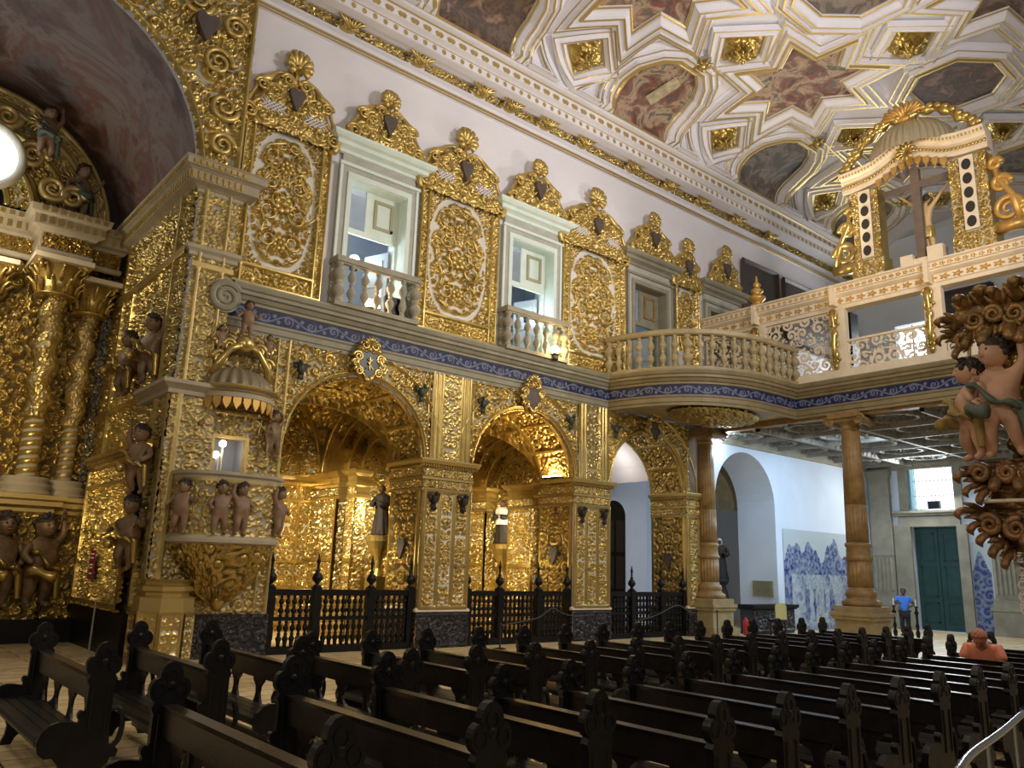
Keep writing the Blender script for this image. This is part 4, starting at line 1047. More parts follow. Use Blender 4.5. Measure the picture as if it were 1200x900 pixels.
# third bay: plain whitewashed passage with a tall dark door
m = MB()
m.bx(17.6, 24.2, 20.6, 20.75, 0, 7); m.bx(17.5, 17.65, 18, 20.7, 0, 7)
U, V = np.meshgrid(np.linspace(17.65, 21.4, 24), np.linspace(VY0, 20.6, 6)); m.grid(np.stack([U, V, AZ + .15 + np.sqrt(np.clip(1.95 ** 2 - (U - 19.5) ** 2, 0, None))], -1))
tag(m.build('wall_passage', M['white']), kind='structure')
m = MB(); n = 20; a = np.linspace(0, PI, n)
out = [(18.9, 0)] + [(20.0, 0)] + [(19.45 + .55 * math.cos(t), 3.75 + .5 * math.sin(t)) for t in a]
g = thing('door_2', 'tall dark wooden door standing in the white passage', 'door', (19.4, 18.9, 0), kind='structure')
MB().prism(out[:1] + out[1:], (0.75, 18.6, 0), (1, 0, 0), (0, 0, 1), (0, .08, 0)).build('door_leaf', M['black'], g)
m = MB()
for z0, z1 in ((.2, 1.2), (1.35, 2.4), (2.55, 3.6)):
    for x in (19.75, 20.25): m.bx(x, x + .4, 18.57, 18.6, z0, z1)
m.build('door_panels', M['habit'], g)

# ------------------------------------------------------------------ black turned railings of the three bays
TURN = [(0, 0), (.03, 0), (.03, .04), (.018, .06), (.045, .11), (.05, .15), (.022, .20), (.03, .22), (.03, .24), (.018, .26), (.042, .32), (.042, .36), (.018, .42), (.028, .44), (.028, .46), (.018, .48), (0, .48)]
FIN = [(0, 0), (.085, 0), (.085, .03), (.04, .06), (.05, .09), (.11, .15), (.12, .20), (.09, .27), (.045, .31), (.055, .34), (.03, .38), (.028, .50), (.045, .55), (.03, .59), (.012, .70), (0, .72)]
def railing(i, cx):
    y = W0 + .12; x0, x1 = cx - 1.84, cx + 1.84
    g = thing('turned_railing', 'black turned wooden railing closing the %s chapel arch' % ('first', 'second', 'third')[i], 'railing', (cx, y, 0), 'black railings of the chapels')
    m = MB().bx(x0, x1, y - .07, y + .07, 1.20, 1.33); m.bx(x0, x1, y - .05, y + .05, .68, .76); m.bx(x0, x1, y - .09, y + .09, 0, .16); m.build('rails', M['black'], g)
    posts = (x0 + .09, cx - .68, cx + .68, x1 - .09)
    for x in posts:
        p = MB().bx(x - .09, x + .09, y - .09, y + .09, 0, 1.38)
        for s in (.3, .9): p.bx(x - .10, x + .10, y - .10, y + .10, s, s + .26)
        pp = p.build('post', M['black'], g)
        f = MB().lathe(FIN, (x, y, 1.38), 12); f.build('finial', M['black'], pp, smooth=True)
    nb = 23
    for k in range(nb):
        x = x0 + .22 + (x1 - x0 - .44) * k / (nb - 1)
        if min(abs(x - q) for q in posts) < .13: continue
        b = MB().lathe([(r * 1.4, z * 1.08) for r, z in TURN], (x, y, .16), 8).lathe([(r * 1.35, z * .92) for r, z in TURN], (x, y, .76), 8)
        b.lathe([(0, -.12), (.035, -.07), (.05, 0), (.03, .06), (0, .07)], (x, y + .0, .24), 8); b.build('baluster', M['black'], g, smooth=True)
    k = MB()
    for s in (-1, 1): k.bx(cx + s * .02, cx + s * .03 + .01 * s, y - .08, y - .06, .2, 1.2)
    k.build('gate_edge', M['black'], g)
for i, c in enumerate(BAYS): railing(i, c)
# keystone cartouches on the arches
for i, c in enumerate(BAYS):
    g = thing('keystone_cartouche', ('carved gold cartouche with dark shield, over the first arch', 'carved foliage cartouche over the second arch', 'carved cartouche under the curved balcony, over third arch')[i], 'cartouche', (c, W0, 6.4), 'keystone cartouches')
    m = MB(); z = 6.52 if i < 2 else 6.32; y = W0 - .18
    sh = [(0, -.36), (.10, -.22), (.26, -.05), (.20, .14), (.22, .26), (.08, .22), (0, .27), (-.08, .22), (-.22, .26), (-.20, .14), (-.26, -.05), (-.10, -.22)]
    MB().prism([(a * 1.05, b * 1.05) for a, b in sh], (c, y - .10, z), (1, 0, 0), (0, 0, 1), (0, .14, 0)).build('shield', M['heart'] if i else mat('dark_blue_grey_shield', (.03, .04, .045), .4), g)
    L = catmull([(c + a * 1.25, y - .08, z + b * 1.25) for a, b in sh + sh[:1]], 6); m.tube(L, .055 + .025 * np.sin(np.linspace(0, 40, len(L))), 7)
    for s in (-1, 1):
        for (dx, dz, r0) in ((.30, .12, .13), (.26, -.22, .12), (.14, .42, .12), (.36, -.05, .10)):
            t = np.linspace(0, 3.4 * PI, 30); rr = r0 * (1 - t / (4 * PI)); m.tube(np.stack([c + s * (dx + rr * np.cos(t)), y - .08 - .02 * t / 5, z + dz + rr * np.sin(t)], 1), np.linspace(.045, .02, 30), 6)
    for k in range(7):
        th = R(20 + k * 140 / 6); m.tube([(c, y - .05, z + .40), (c + .14 * math.cos(th), y - .14, z + .42 + .14 * math.sin(th)), (c + .24 * math.cos(th), y - .16, z + .42 + .24 * math.sin(th))], [.03, .05, .015], 6)
    m.ball((c, y + .06, z - .05), (.28, .12, .42)); m.build('scroll_frame', M['gold'], g, smooth=True)
    if i == 0:
        q = MB()
        for s in (-1, 1): q.tube([(c + .09 * s, y - .12, z - .14), (c - .05 * s, y - .13, z), (c + .07 * s, y - .12, z + .10)], .018, 5)
        q.tube([(c, y - .12, z - .16), (c, y - .12, z + .14)], .016, 5); q.build('shield_emblem', M['goldm'], g)
# ------------------------------------------------------------------ curved corner balcony and choir gallery
p = BALC; L = np.concatenate([[0], np.cumsum(np.linalg.norm(np.diff(p, axis=0), axis=1))])
def along(s, out=0.):
    d = np.gradient(p, axis=0); d /= np.linalg.norm(d, axis=1)[:, None]
    x, y = np.interp(s, L, p[:, 0]), np.interp(s, L, p[:, 1]); dx, dy = np.interp(s, L, d[:, 0]), np.interp(s, L, d[:, 1]); q = math.hypot(dx, dy)
    return x + out * dy / q, y - out * dx / q
g = thing('curved_balcony', 'curved corner balcony with turned balusters between nave wall and choir', 'balcony', (20, 15, 7.7))
pts = [along(s, .16) for s in np.linspace(.05, L[-1] - .05, 40)]
MB().sweep([(-.10, 8.76), (-.10, 8.9), (-.06, 8.94), (.06, 8.94), (.10, 8.9), (.10, 8.80), (.06, 8.76), (-.10, 8.76)], pts).build('handrail', M['ochrel'], g)
MB().sweep([(-.09, 7.70), (-.09, 7.80), (.09, 7.80), (.09, 7.70)], pts).build('plinth_course', M['ochrel'], g)
nb = 20
for k in range(nb):
    x, y = along(.15 + (L[-1] - .3) * k / (nb - 1), .16); big = k in (0, 7, 13, nb - 1)
    MB().lathe(baluster_mesh(.97, 1.75 if big else 1.2), (x, y, 7.79), 12).build('baluster', M['ochrel'], g, smooth=True)
# floor slab and carved soffit of balcony
sl = MB(); poly = [tuple(q) for q in p] + [(22.5, 16.5)]
sl.prism([(x, y) for x, y in poly], (0, 0, 7.68), (1, 0, 0), (0, 1, 0), (0, 0, -.9)); sl.build('floor_slab', M['ochrel'], g)
so = MB(); c0 = A3(20.6, 14.9)
nv = 90; U, V = np.meshgrid(np.linspace(17.9, 22.4, nv), np.linspace(13.3, 16.4, nv)); rr = np.hypot((U - 20.55) / 1.75, (V - 14.75) / 1.15)
H = np.clip(1 - rr, 0, 1) ** .6; ring = np.abs(rr - .98) < .035; so.grid(np.stack([U, V, 6.76 - .32 * H - .10 * T(U, V, 1.1) * (rr < .95) - .05 * ring], -1), np.where(rr < .95, T(U, V, 1.1), .9), mask=rr < 1.02)
so.build('carved_soffit_oval', M['goldd'], g, smooth=True)
sp = thing('loudspeaker', 'small dark loudspeaker standing behind the curved balcony balusters', 'speaker', (18.55, 14.75, 7.7)); m = MB()
m.prism([(-.14, 0), (.14, 0), (.14, .5), (.10, .62), (-.10, .62), (-.14, .5)], (18.7, 14.72, 7.8), (.7, .7, 0), (0, 0, 1), (.2, -.2, 0)); m.build('cabinet', M['grey'], sp)
m = MB().prism([(-.12, .03), (.12, .03), (.12, .36), (-.12, .36)], (18.68, 14.70, 7.8), (.7, .7, 0), (0, 0, 1), (.02, -.02, 0)); 
for vv in m.v: vv += A3(-.02, .02, 0)
m.build('grille', M['iron'], sp)

# choir floor / ceiling below
m = MB().bx(22.5, 34, 1.5, 16.5, 7.05, 7.66); tag(m.build('floor_choir', M['ochrel']), kind='structure')
m = MB()
def fch(U, V):
    y = V; bx = ((U - 22.5) % 2.1); by = ((y - 1.5) % 2.6)
    beam = (bx < .16) | (by < .16)
    lat = (np.abs(((U * 1.0 + .35 * np.sin(y * 2)) % .34) - .17) < .06) * .5
    med = np.hypot(bx - 1.1, by - 1.35)
    H = np.maximum(lat, T(U, y, .75) * .95); H = np.where(np.abs(med - .72) < .06, .9, H)
    return np.where(beam, 1.25, H)
carve(m, lambda U, V: (np.stack([U, V, 0 * U + 6.78], -1), np.broadcast_to(A3(0, 0, -1), U.shape + (3,))), 22.7, 33.9, 1.5, 16.5, .045, fch, .24)
tag(m.build('ceiling_under_choir', relief_mat('grey_brown_carved_ceiling', (.05, .05, .045), (.22, .20, .16), t0=.1, t1=.9, rough=.6, metal=0, bump=.3), smooth=True), kind='structure')
MB_ = MB().sweep([(0, 6.38), (.08, 6.40), (.08, 6.48), (.16, 6.54), (.16, 6.62), (.24, 6.68), (.24, 6.8)], [(22.8, 16.5), (33.9, 16.5), (33.9, 1.5)])
tag(MB_.build('trim_2', M['stonel']), kind='structure')
tag(MB().bx(22.55, 22.85, 1.5, 16.5, 6.6, 7.6).build('trim_3', M['ochre']), kind='structure')

def column(name, label, x, y, half=False):
    g = thing(name, label, 'column', (x, y, 0), 'fluted columns carrying the choir gallery'); mt = M['ochre']; sg = 48
    arc = None
    k = 1.0
    sh = MB().lathe([(.335, 1.66), (.335, 2.42)], (x, y, 0), sg * 2, lobes=20, lob=.035); sh.lathe([(.305, 2.92), (.295, 4.0)], (x, y, 0), sg * 2, lobes=20, lob=.03)
    sh.lathe([(.295, 4.0), (.275, 5.2), (.25, 6.2)], (x, y, 0), sg * 2, lobes=20, lob=.018); sh.build('fluted_shaft', mt, g, smooth=True)
    MB().lathe([(.335, 2.40), (.37, 2.43), (.38, 2.49), (.345, 2.53), (.335, 2.56), (.322, 2.78), (.36, 2.82), (.36, 2.89), (.305, 2.93)], (x, y, 0), sg).build('band', mt, g, smooth=True)
    MB().lathe([(.25, 6.18), (.285, 6.21), (.285, 6.25), (.25, 6.27), (.26, 6.34), (.33, 6.42), (.35, 6.46)], (x, y, 0), sg).build('neck', mt, g, smooth=True)
    cp = MB().bx(x - .46, x + .46, y - .46, y + .46, 6.52, 6.70)
    for s in (-1, 1):
        for r in (-1, 1):
            t = np.linspace(0, 3.2 * PI, 30); rr = .15 * (1 - t / (4 * PI)); cp.tube(np.stack([x + .38 * r + 0 * t, y + s * (.46 + rr * np.cos(t)), 6.44 + rr * np.sin(t)], 1), .05, 6)
        cp.tube([(x - .4, y + s * .48, 6.44), (x + .4, y + s * .48, 6.44)], .12, 10)
    cp.bx(x - .38, x + .38, y - .48, y + .48, 6.42, 6.54); cp.build('ionic_capital', mt, g)
    bs = MB().lathe([(.35, 1.67), (.35, 1.60), (.39, 1.58), (.42, 1.52), (.42, 1.44), (.39, 1.40), (.44, 1.34), (.52, 1.30), (.54, 1.22), (.50, 1.16)], (x, y, 0), sg)
    bs.build('base_mouldings', mt, g, smooth=True)
    pl = MB(); q = lambda w, a, b: pl.bx(x - w, x + w, y - w, y + w, a, b)
    q(.56, 1.0, 1.16); q(.64, .90, 1.0); q(.60, .80, .90); q(.54, .30, .80); q(.60, .22, .30); q(.66, 0, .22); pl.build('pedestal', M['ochrel'], g)
column('choir_column', 'free standing ochre fluted column carrying the choir gallery front', 22.75, 11.5)
column('choir_column', 'ochre fluted half column against the nave wall beside third arch', 22.25, 16.35)

# parapet of the choir: posts, fretwork, cornice
FZ = thing('choir_parapet', 'cream and gold choir parapet with pierced fretwork panels and moulded cornice', 'parapet', (CX, 9, 7.7))
XF = CX - .12
cpth = [(CX - .05, y) for y in np.linspace(16.4, 1.6, 40)]
MB().sweep([(0, 9.86), (.05, 9.87), (.05, 9.98), (.08, 10.0), (.08, 10.22), (.14, 10.25), (.20, 10.30), (.20, 10.34), (.24, 10.36), (.24, 10.52), (.30, 10.56), (.30, 10.60), (-.3, 10.62), (-.3, 9.86), (0, 9.86)], cpth).build('cornice', M['cream'], FZ)
m = MB(); 
def pat(per, z0, z1):
    zc = (z0 + z1) / 2; h = (z1 - z0) / 2
    def f(U, V):
        u = (U % per) - per / 2; v = V - zc
        fl = np.hypot(u / per * 2.2, v / h); th = np.arctan2(v / h, u / per * 2.2)
        return np.where((fl < .75 + .22 * np.cos(5 * th)) & (fl > .18), 1., 0.)
    return f
carve(m, lambda U, V: (np.stack([0 * U + CX - .05 - .085, -U, V], -1), np.broadcast_to(A3(-1, 0, 0), U.shape + (3,))), -16.4, -1.6, 10.01, 10.21, .02, pat(.34, 10.01, 10.21), .012)
carve(m, lambda U, V: (np.stack([0 * U + CX - .05 - .245, -U, V], -1), np.broadcast_to(A3(-1, 0, 0), U.shape + (3,))), -16.4, -1.6, 10.37, 10.51, .02, pat(.2, 10.37, 10.51), .012)
m.build('gilt_cornice_pattern', M['creamg'], FZ)
MB().bx(XF - .04, CX + .06, 1.6, 13.05, 7.70, 7.98).build('plinth', M['cream'], FZ)
MB().bx(CX - .06, CX + .10, 13.05, 16.4, 7.66, 7.98).build('back_plinth', M['cream'], FZ)
def fret(y0, y1, z0, z1, seed):
    m = MB(); F_ = scroll_field(y1 - y0, z1 - z0, .02, .26, seed, sym=True, dens=3); sm = sampler(F_, y1 - y0, z1 - z0)
    nu = int((y1 - y0) / .018); nv = int((z1 - z0) / .018); U, V = np.meshgrid(np.linspace(0, y1 - y0, nu), np.linspace(0, z1 - z0, nv))
    c = (y1 - y0) / 2; e = np.minimum(np.minimum(U, y1 - y0 - U), np.minimum(V, z1 - z0 - V)) < .045
    fan = np.abs(np.hypot(U - c, V) - .45) < .035
    keep = (sm(U, V) > .27) | e | fan
    for dx in (-.02, .02):
        m.grid(np.stack([0 * U + XF + .08 + dx, y1 - U, z0 + V], -1), mask=keep)
    m.build('fretwork_panel', M['cream'], FZ)
for k, (a, b, z1) in enumerate(((14.4, 16.35, 9.84), (11.75, 14.05, 9.84), (8.98, 11.25, 8.84), (6.2, 8.45, 8.84), (3.6, 5.7, 8.84))):
    fret(a, b, 7.98, z1, 50 + k)
    if z1 < 9: MB().bx(XF + .02, XF + .14, a, b, 8.82, 8.88).build('panel_rail', M['cream'], FZ)
for k, y in enumerate((14.22, 11.5, 8.72, 5.95)):
    ps = MB().bx(XF, CX + .1, y - .24, y + .24, 7.98, 9.88); ps.build('post', M['cream'], FZ)
    q = MB(); yo = y + .08
    for zz, r in ((9.62, .13), (9.1, .11), (8.45, .12), (8.1, .08)):
        q.ball((XF - .04, yo, zz), (.10, r, r * 1.5), 10, 8)
    for zz, s in ((9.72, 1), (9.35, -1), (8.75, 1), (8.25, -1)):
        t = np.linspace(0, 3 * PI, 26); rr = .15 * (1 - t / (3.8 * PI)); q.tube(np.stack([XF - .08 - .05 * np.cos(t) * 0 - .02 * t / 6, yo + rr * np.cos(t) * s, zz + rr * np.sin(t)], 1), .04, 6)
    q.tube([(XF - .05, yo, 9.85), (XF - .16, yo, 9.6), (XF - .06, yo, 9.2), (XF - .14, yo, 8.7), (XF - .05, yo, 8.05)], [.09, .07, .05, .07, .04], 8)
    q.build('carved_bracket', M['gold'], FZ, smooth=True)
    MB().bx(CX - .42, CX - .03, y - .06, y + .06, 9.95, 10.58).build('cornice_break', M['cream'], FZ)
f = thing('parapet_finial', 'cream turned urn finial standing on the choir parapet cornice', 'finial', (CX - .1, 14.22, 10.62))
MB().lathe([(0, 0), (.22, 0), (.22, .05), (.14, .09), (.16, .14), (.27, .24), (.27, .32), (.14, .40), (.11, .44), (.20, .50), (.21, .56), (.11, .63), (.08, .68), (.13, .73), (.12, .79), (.05, .86), (.045, .95), (.015, 1.08), (0, 1.1)], (CX - .1, 14.22, 10.62), 16).build('urn', M['creamg'], f, smooth=True)

# aedicule with ribbed half dome over the crucifix
AE = thing('crucifix_aedicule', 'gilded aedicule with ribbed silver half dome on the choir parapet', 'aedicule', (CX, 9, 10.6))
XA = CX - .2
for s, (y0, y1) in ((1, (9.95, 10.75)), (-1, (6.98, 7.95))):
    yc = (y0 + y1) / 2
    q = MB()
    q.bx(XA - .02, XA + .5, y0 - .06, y1 + .12 * (s > 0), 10.62, 11.15, att=.8)
    carve(q, faceX(XA - .02), -y1 - .06, -y0 + .06, 10.62, 11.12, .022, lambda U, V: T(U, V, 1.6), .06)
    carve(q, faceX(XA), -y1, -y0, 11.15, 13.35, .02, lambda U, V: np.where(np.abs(-U - yc) < .2, .0, T(np.abs(U + yc), V, 1.9)), .07)
    q.bx(XA + .005, XA + .45, y0, y1, 11.15, 13.35, att=.8); q.build('pylon', M['creamg'] if False else M['gold'], AE)
    st = MB().bx(XA - .06, XA - .03, yc - .18, yc + .18, 11.2, 13.35); st.build('white_strip', M['cream'], AE)
    ho = MB()
    for k in range(5): ho.lathe([(0, 0), (.12, 0), (.12, .02), (0, .02)], (0, 0, 0), 16); ho.v[-1] = np.stack([XA - .065 + ho.v[-1][:, 2] * 0 - .01 * (ho.v[-1][:, 2] > .01), yc + ho.v[-1][:, 0], 11.42 + k * .42 + ho.v[-1][:, 1] * 1.35], 1)
    ho.build('hole_shade_discs', M['dark'], AE)  # flat dark discs painted for the shade inside round holes
    vo = MB(); yy = y1 if s > 0 else y0                          # side volutes
    t = np.linspace(0, 3.6 * PI, 44)
    for (dy, z, r0) in ((.36, 11.55, .36), (.26, 12.3, .24)) + (((.75, 11.35, .22), (.16, 12.9, .16)) if s < 0 else ((.12, 12.85, .14),)):
        rr = r0 * (1 - t / (4.3 * PI)); vo.tube(np.stack([XA + .1 + 0 * t, yy + s * (dy + rr * np.cos(t)), z + rr * np.sin(t)], 1), np.linspace(.10, .04, 44), 8)
    vo.tube([(XA + .1, yy + s * .62, 11.2), (XA + .1, yy + s * .5, 11.9), (XA + .1, yy + s * .22, 12.4), (XA + .1, yy + s * .06, 13.2)], [.12, .10, .09, .05], 8)
    vo.bx(XA, XA + .3, *sorted((yy, yy + s * .75)), 10.95, 11.2); vo.build('side_volute', M['gold'] if s > 0 else M['creamg'], AE, smooth=True)
yc = 8.95; hy = 2.05
def arcz(y): return 13.42 + .52 * np.clip(1 - np.abs(y - yc) / 1.5, 0, 1) ** 1.4 * 0 + .45 * np.exp(-((y - yc) / .8) ** 2)
ys = np.linspace(yc + hy, yc - hy, 60)
en = MB(); pf = [(0, 0), (.05, .0), (.05, .12), (.02, .14), (.02, .30), (.10, .34), (.10, .42), (.22, .46), (.26, .56), (.26, .60), (-.35, .62), (-.35, 0)]
P = np.array([[(XA - o, y, arcz(y) + z) for y in ys] for o, z in pf])
for k in range(len(pf) - 1): en.grid(P[k:k + 2])
for yy in (yc + hy, yc - hy): en.prism([(o, z) for o, z in pf], (XA, yy, arcz(yy)), (-1, 0, 0), (0, 0, 1), (0, .001, 0))
en.build('arched_entablature', M['cream'], AE)
eb = MB()
for y in np.linspace(yc + hy - .05, yc - hy + .05, 42): eb.ball((XA - .22, y, arcz(y) + .49), (.05, .035, .045), 6, 5); eb.ball((XA - .05, y, arcz(y) + .22), (.05, .045, .06), 6, 5)
t = np.linspace(0, 2 * PI, 12)
for a in t[:-1]: eb.tube([(XA - .15, yc, 14.0), (XA - .28, yc + .2 * math.cos(a), 14.0 + .2 * math.sin(a)), (XA - .26, yc + .3 * math.cos(a), 14.0 + .3 * math.sin(a))], [.04, .06, .02], 6)
eb.build('gilt_ornament', M['goldp'], AE, smooth=True)
fr = MB()
for y in np.linspace(yc + .92, yc - .92, 9): fr.prism([(-.09, .06), (.09, .06), (.09, -.06), (.06, -.13), (0, -.22), (-.06, -.13), (-.09, -.06)], (XA - .06, y, arcz(y) - .05), (0, 1, 0), (0, 0, 1), (.04, 0, 0)); fr.ball((XA - .06, y, arcz(y) - .30), .035, 6, 5)
fr.build('fringe', M['creamg'], AE)
dm = MB(); th = np.linspace(0, PI, 90); ph = np.linspace(0, PI / 2, 20)
Pd = np.array([[(XA + .25 - .95 * math.cos(b) * math.sin(a) * (1 + .03 * math.cos(40 * a)), yc + 1.2 * math.cos(b) * math.cos(a) * (1 + .03 * math.cos(40 * a)), 14.05 + 1.05 * math.sin(b) * (1 + .03 * math.cos(40 * a) * math.cos(b))) for a in th] for b in ph])
dm.grid(Pd); dm.build('ribbed_half_dome', mat('ribbed_silver_gilt', (.50, .44, .30), .4, .5), AE, smooth=True)
sh = MB()
for k in range(11):
    a = R(-15 + 210 * k / 10); sh.tube([(XA - .1, yc, 15.10), (XA - .22, yc + .3 * math.cos(a), 15.22 + .16 * math.sin(a)), (XA - .28, yc + .55 * math.cos(a), 15.28 + .28 * math.sin(a))], [.05, .08, .05], 7)
sh.ball((XA - .1, yc, 15.1), (.15, .3, .12)); sh.build('crowning_shell', M['creamg'], AE, smooth=True)
sc = MB()
for s in (-1, 1):
    Lp = catmull([(XA - .1, yc + s * 1.9, 14.1), (XA - .12, yc + s * 1.5, 14.5), (XA - .12, yc + s * 1.05, 14.95), (XA - .12, yc + s * .5, 15.15), (XA - .1, yc, 15.1)], 8)
    sc.tube(Lp, .11 + .05 * np.sin(np.linspace(0, 30, len(Lp))), 8)
    for i_ in range(0, len(Lp), 3): sc.ball(Lp[i_] + A3(-.08, .05 * s, .06), (.10, .12, .10), 8, 6)
sc.build('side_scrolls', M['gold'], AE, smooth=True)
# crucifix standing in the aedicule
cr = thing('crucifix', 'tall brown wooden crucifix with pale figure inside the aedicule', 'crucifix', (CX + .1, yc, 10.62))
k = MB().bx(CX + .0, CX + .16, yc - .12, yc + .12, 10.8, 13.62); k.bx(CX + .0, CX + .16, yc - .92, yc + .92, 13.0, 13.2); k.build('cross', mat('grey_brown_wood', (.16, .12, .09), .6, var=.2), cr)
k = MB().bx(CX - .1, CX + .3, yc + .2, yc + .55, 10.62, 11.0); k.bx(CX - .1, CX + .3, yc - .62, yc - .2, 10.62, 11.1); k.bx(CX - .05, CX + .2, yc - .2, yc + .2, 10.62, 10.85); k.build('plinth', M['cream'], cr)
N = {'pel': (0, 0, 11.75, .13), 'abd': (.02, 0, 11.98, .115), 'che': (0, 0, 12.30, .15), 'nek': (0, 0, 12.55, .06), 'n2': (.03, -.02, 12.62, .055)}
E = [('pel', 'abd'), ('abd', 'che'), ('che', 'nek'), ('nek', 'n2')]
for s, n in ((-1, 'r'), (1, 'l')):
    N['h' + n] = (0, .09 * s, 11.66, .10); N['k' + n] = (.12, .07 * s, 11.28, .07); N['a' + n] = (.02, .03 * s, 10.98, .045); N['t' + n] = (.08, .03 * s, 10.88, .035)
    N['s' + n] = (0, .19 * s, 12.48, .065); N['e' + n] = (-.01, .45 * s, 12.76, .05); N['w' + n] = (-.02, .70 * s, 13.02, .035)
    E += [('pel', 'h' + n), ('h' + n, 'k' + n), ('k' + n, 'a' + n), ('a' + n, 't' + n), ('che', 's' + n), ('s' + n, 'e' + n), ('e' + n, 'w' + n)]
V_, F_ = skin_arrays(N, E, 'pel'); o_ = A3(CX + .30, yc - .12, 0)
b = MB().add(V_ + o_, F_); hp = {'hair': MB()}; add_head(b, hp, o_ + A3(.05, -.03, 12.74), .115, rot_zyx(R(90), -.3))
for s, n in ((-1, 'r'), (1, 'l')): hand(b, A3(*N['w' + n][:3]) + o_, A3(0, .6 * s, .6), A3(0, -.5 * s, .8), .16)
bo = b.build('christ_figure', mat('pale_gilded_flesh', (.62, .44, .22), .5), cr, smooth=True); hp['hair'].build('hair', M['hair'], bo, smooth=True)
lc = MB(); th = 2 * PI * np.arange(24) / 24
rows = [np.stack([r * (1 + .08 * np.cos(8 * th)) * np.cos(th), r * 1.15 * (1 + .08 * np.cos(8 * th)) * np.sin(th), 0 * th + z], 1) for r, z in ((.15, 11.5), (.17, 11.62), (.16, 11.76), (.14, 11.84))]
lc.grid(np.array([np.vstack([q, q[:1]]) for q in rows]) + o_); lc.build('loincloth', M['goldm'], bo, smooth=True)

# ------------------------------------------------------------------ entrance wall, arch reveal, tiles, door, window under the choir
def arch_wall(mb, x0, x1, y0, y1, z0, z1, cx, r, spring):
    """wall slab in the XZ plane with one arched opening down to the floor"""
    n = 24; a = np.linspace(PI, 0, n); ax = cx + r * np.cos(a); az = spring + r * np.sin(a)
    mb.bx(x0, cx - r, y0, y1, z0, z1); mb.bx(cx + r, x1, y0, y1, z0, z1)
    for i in range(n - 1):
        p = A3((ax[i], y0, az[i]), (ax[i + 1], y0, az[i + 1]), (ax[i + 1], y0, z1), (ax[i], y0, z1)); q = p + A3(0, y1 - y0, 0)
        mb.add(np.vstack([p, q]), [[0, 1, 2, 3], [7, 6, 5, 4], [0, 4, 5, 1]])
m = MB(); arch_wall(m, 22.9, 34.4, W0, 18.1, 0, 7.6, 24.75, 1.82, 4.4)
m.bx(22.5, 34, 21.2, 21.4, 0, 7)
m.sweep([(0, .0), (.0, .01)], [(23, 21), (24, 21)])
tag(m.build('wall_left_lower', M['bluetint_white']), kind='structure')
m = MB(); m.tube([(26.57, W0 + .02, 4.9), (26.3, W0 + .02, 4.9)], .012, 5); a = np.linspace(0, PI * .55, 24)
P = np.stack([25.2 + 2.05 * np.cos(a), 0 * a + 18.4, 4.35 + 2.0 * np.sin(a)], 1); Q = np.stack([25.2 + 1.6 * np.cos(a), 0 * a + 18.4, 4.35 + 1.6 * np.sin(a)], 1)
m.grid(np.stack([P, Q])); m.grid(np.stack([Q, Q + A3(0, .7, 0)])); tag(m.build('trim_4', M['ochrel']), kind='structure')
pq = thing('wall_plaque', 'square olive stone plaque on the white arch reveal', 'plaque', (26.5, 17.1, 1.46)); MB().bx(26.50, 26.565, 16.68, 17.52, 1.2, 1.74).build('slab', mat('olive_stone_plaque', (.30, .27, .16), .5, var=.15, vscale=8), pq)
m = MB()
for k in range(7): m.bx(26.494, 26.50, 16.76 + .03 * (k % 3), 17.44 - .04 * ((k * 2) % 3), 1.66 - k * .065, 1.685 - k * .065)
m.build('engraved_lines', mat('engraving_shadow_green', (.20, .18, .11), .6), pq)
ch = thing('dark_chest', 'black carved chest table under the plaque by the arch', 'chest', (25.4, 16.2, 0)); m = MB().bx(24.0, 26.8, 15.85, 16.5, .86, .96); m.bx(24.05, 26.75, 15.9, 16.5, .80, .86); m.build('top', M['black'], ch)
m = MB(); carve(m, wallF(15.97), 24.15, 26.65, .06, .80, .03, lambda U, V: np.where(frames(U, V, [(24.2, 25.0, .12, .74), (25.0, 25.8, .12, .74), (25.8, 26.6, .12, .74)], .06) > 0, .9, T(U, V, 1.3)), .05); m.bx(24.15, 26.65, 15.98, 16.48, 0, .82); m.build('carved_body', M['blackc'], ch)
cc = thing('side_chair', 'pale yellow backed chair in front of the dark chest', 'chair', (24.7, 15.4, 0)); m = MB().prism([(-.2, 0), (.2, 0), (.2, .42), (.12, .52), (-.12, .52), (-.2, .42)], (24.75, 15.3, .52), (.85, -.5, 0), (0, 0, 1), (.02, .04, 0)); m.build('backrest', mat('yellow_cushion', (.52, .44, .18), .8), cc)
MB().box((24.85, 15.5, .46), (.44, .44, .07), R(-30)).build('seat', M['habit'], cc)
for dx, dy in ((-.17, -.17), (.17, -.17), (-.17, .17), (.17, .17)): MB().box((24.85 + dx, 15.5 + dy, .22), (.045, .045, .45)).build('leg', M['habit'], cc)
st = thing('robed_statue', 'dark robed statue with pale hood on a black pedestal in the white arch', 'statue', (26.25, 18.75, 0)); robed(st, (26.25, 18.75, 1.75), 1.5, R(-35), M['habit'], veil=M['cloth'])
m = MB().lathe([(.42, 0), (.46, .1), (.44, .5), (.34, .9), (.26, 1.3), (.20, 1.5), (.28, 1.6), (.32, 1.68), (.32, 1.75), (0, 1.75)], (26.25, 18.75, 0), 20); m.build('pedestal', M['habit'], st, smooth=True)
sw = thing('switch_box', 'small black switch box on the grey niche wall by the half column', 'box', (23.1, 17.3, 2.7)); MB().bx(22.94, 23.05, 17.2, 17.4, 2.55, 2.85).build('casing', M['iron'], sw); MB().bx(23.05, 23.06, 17.24, 17.36, 2.62, 2.78).build('cover', M['black'], sw)

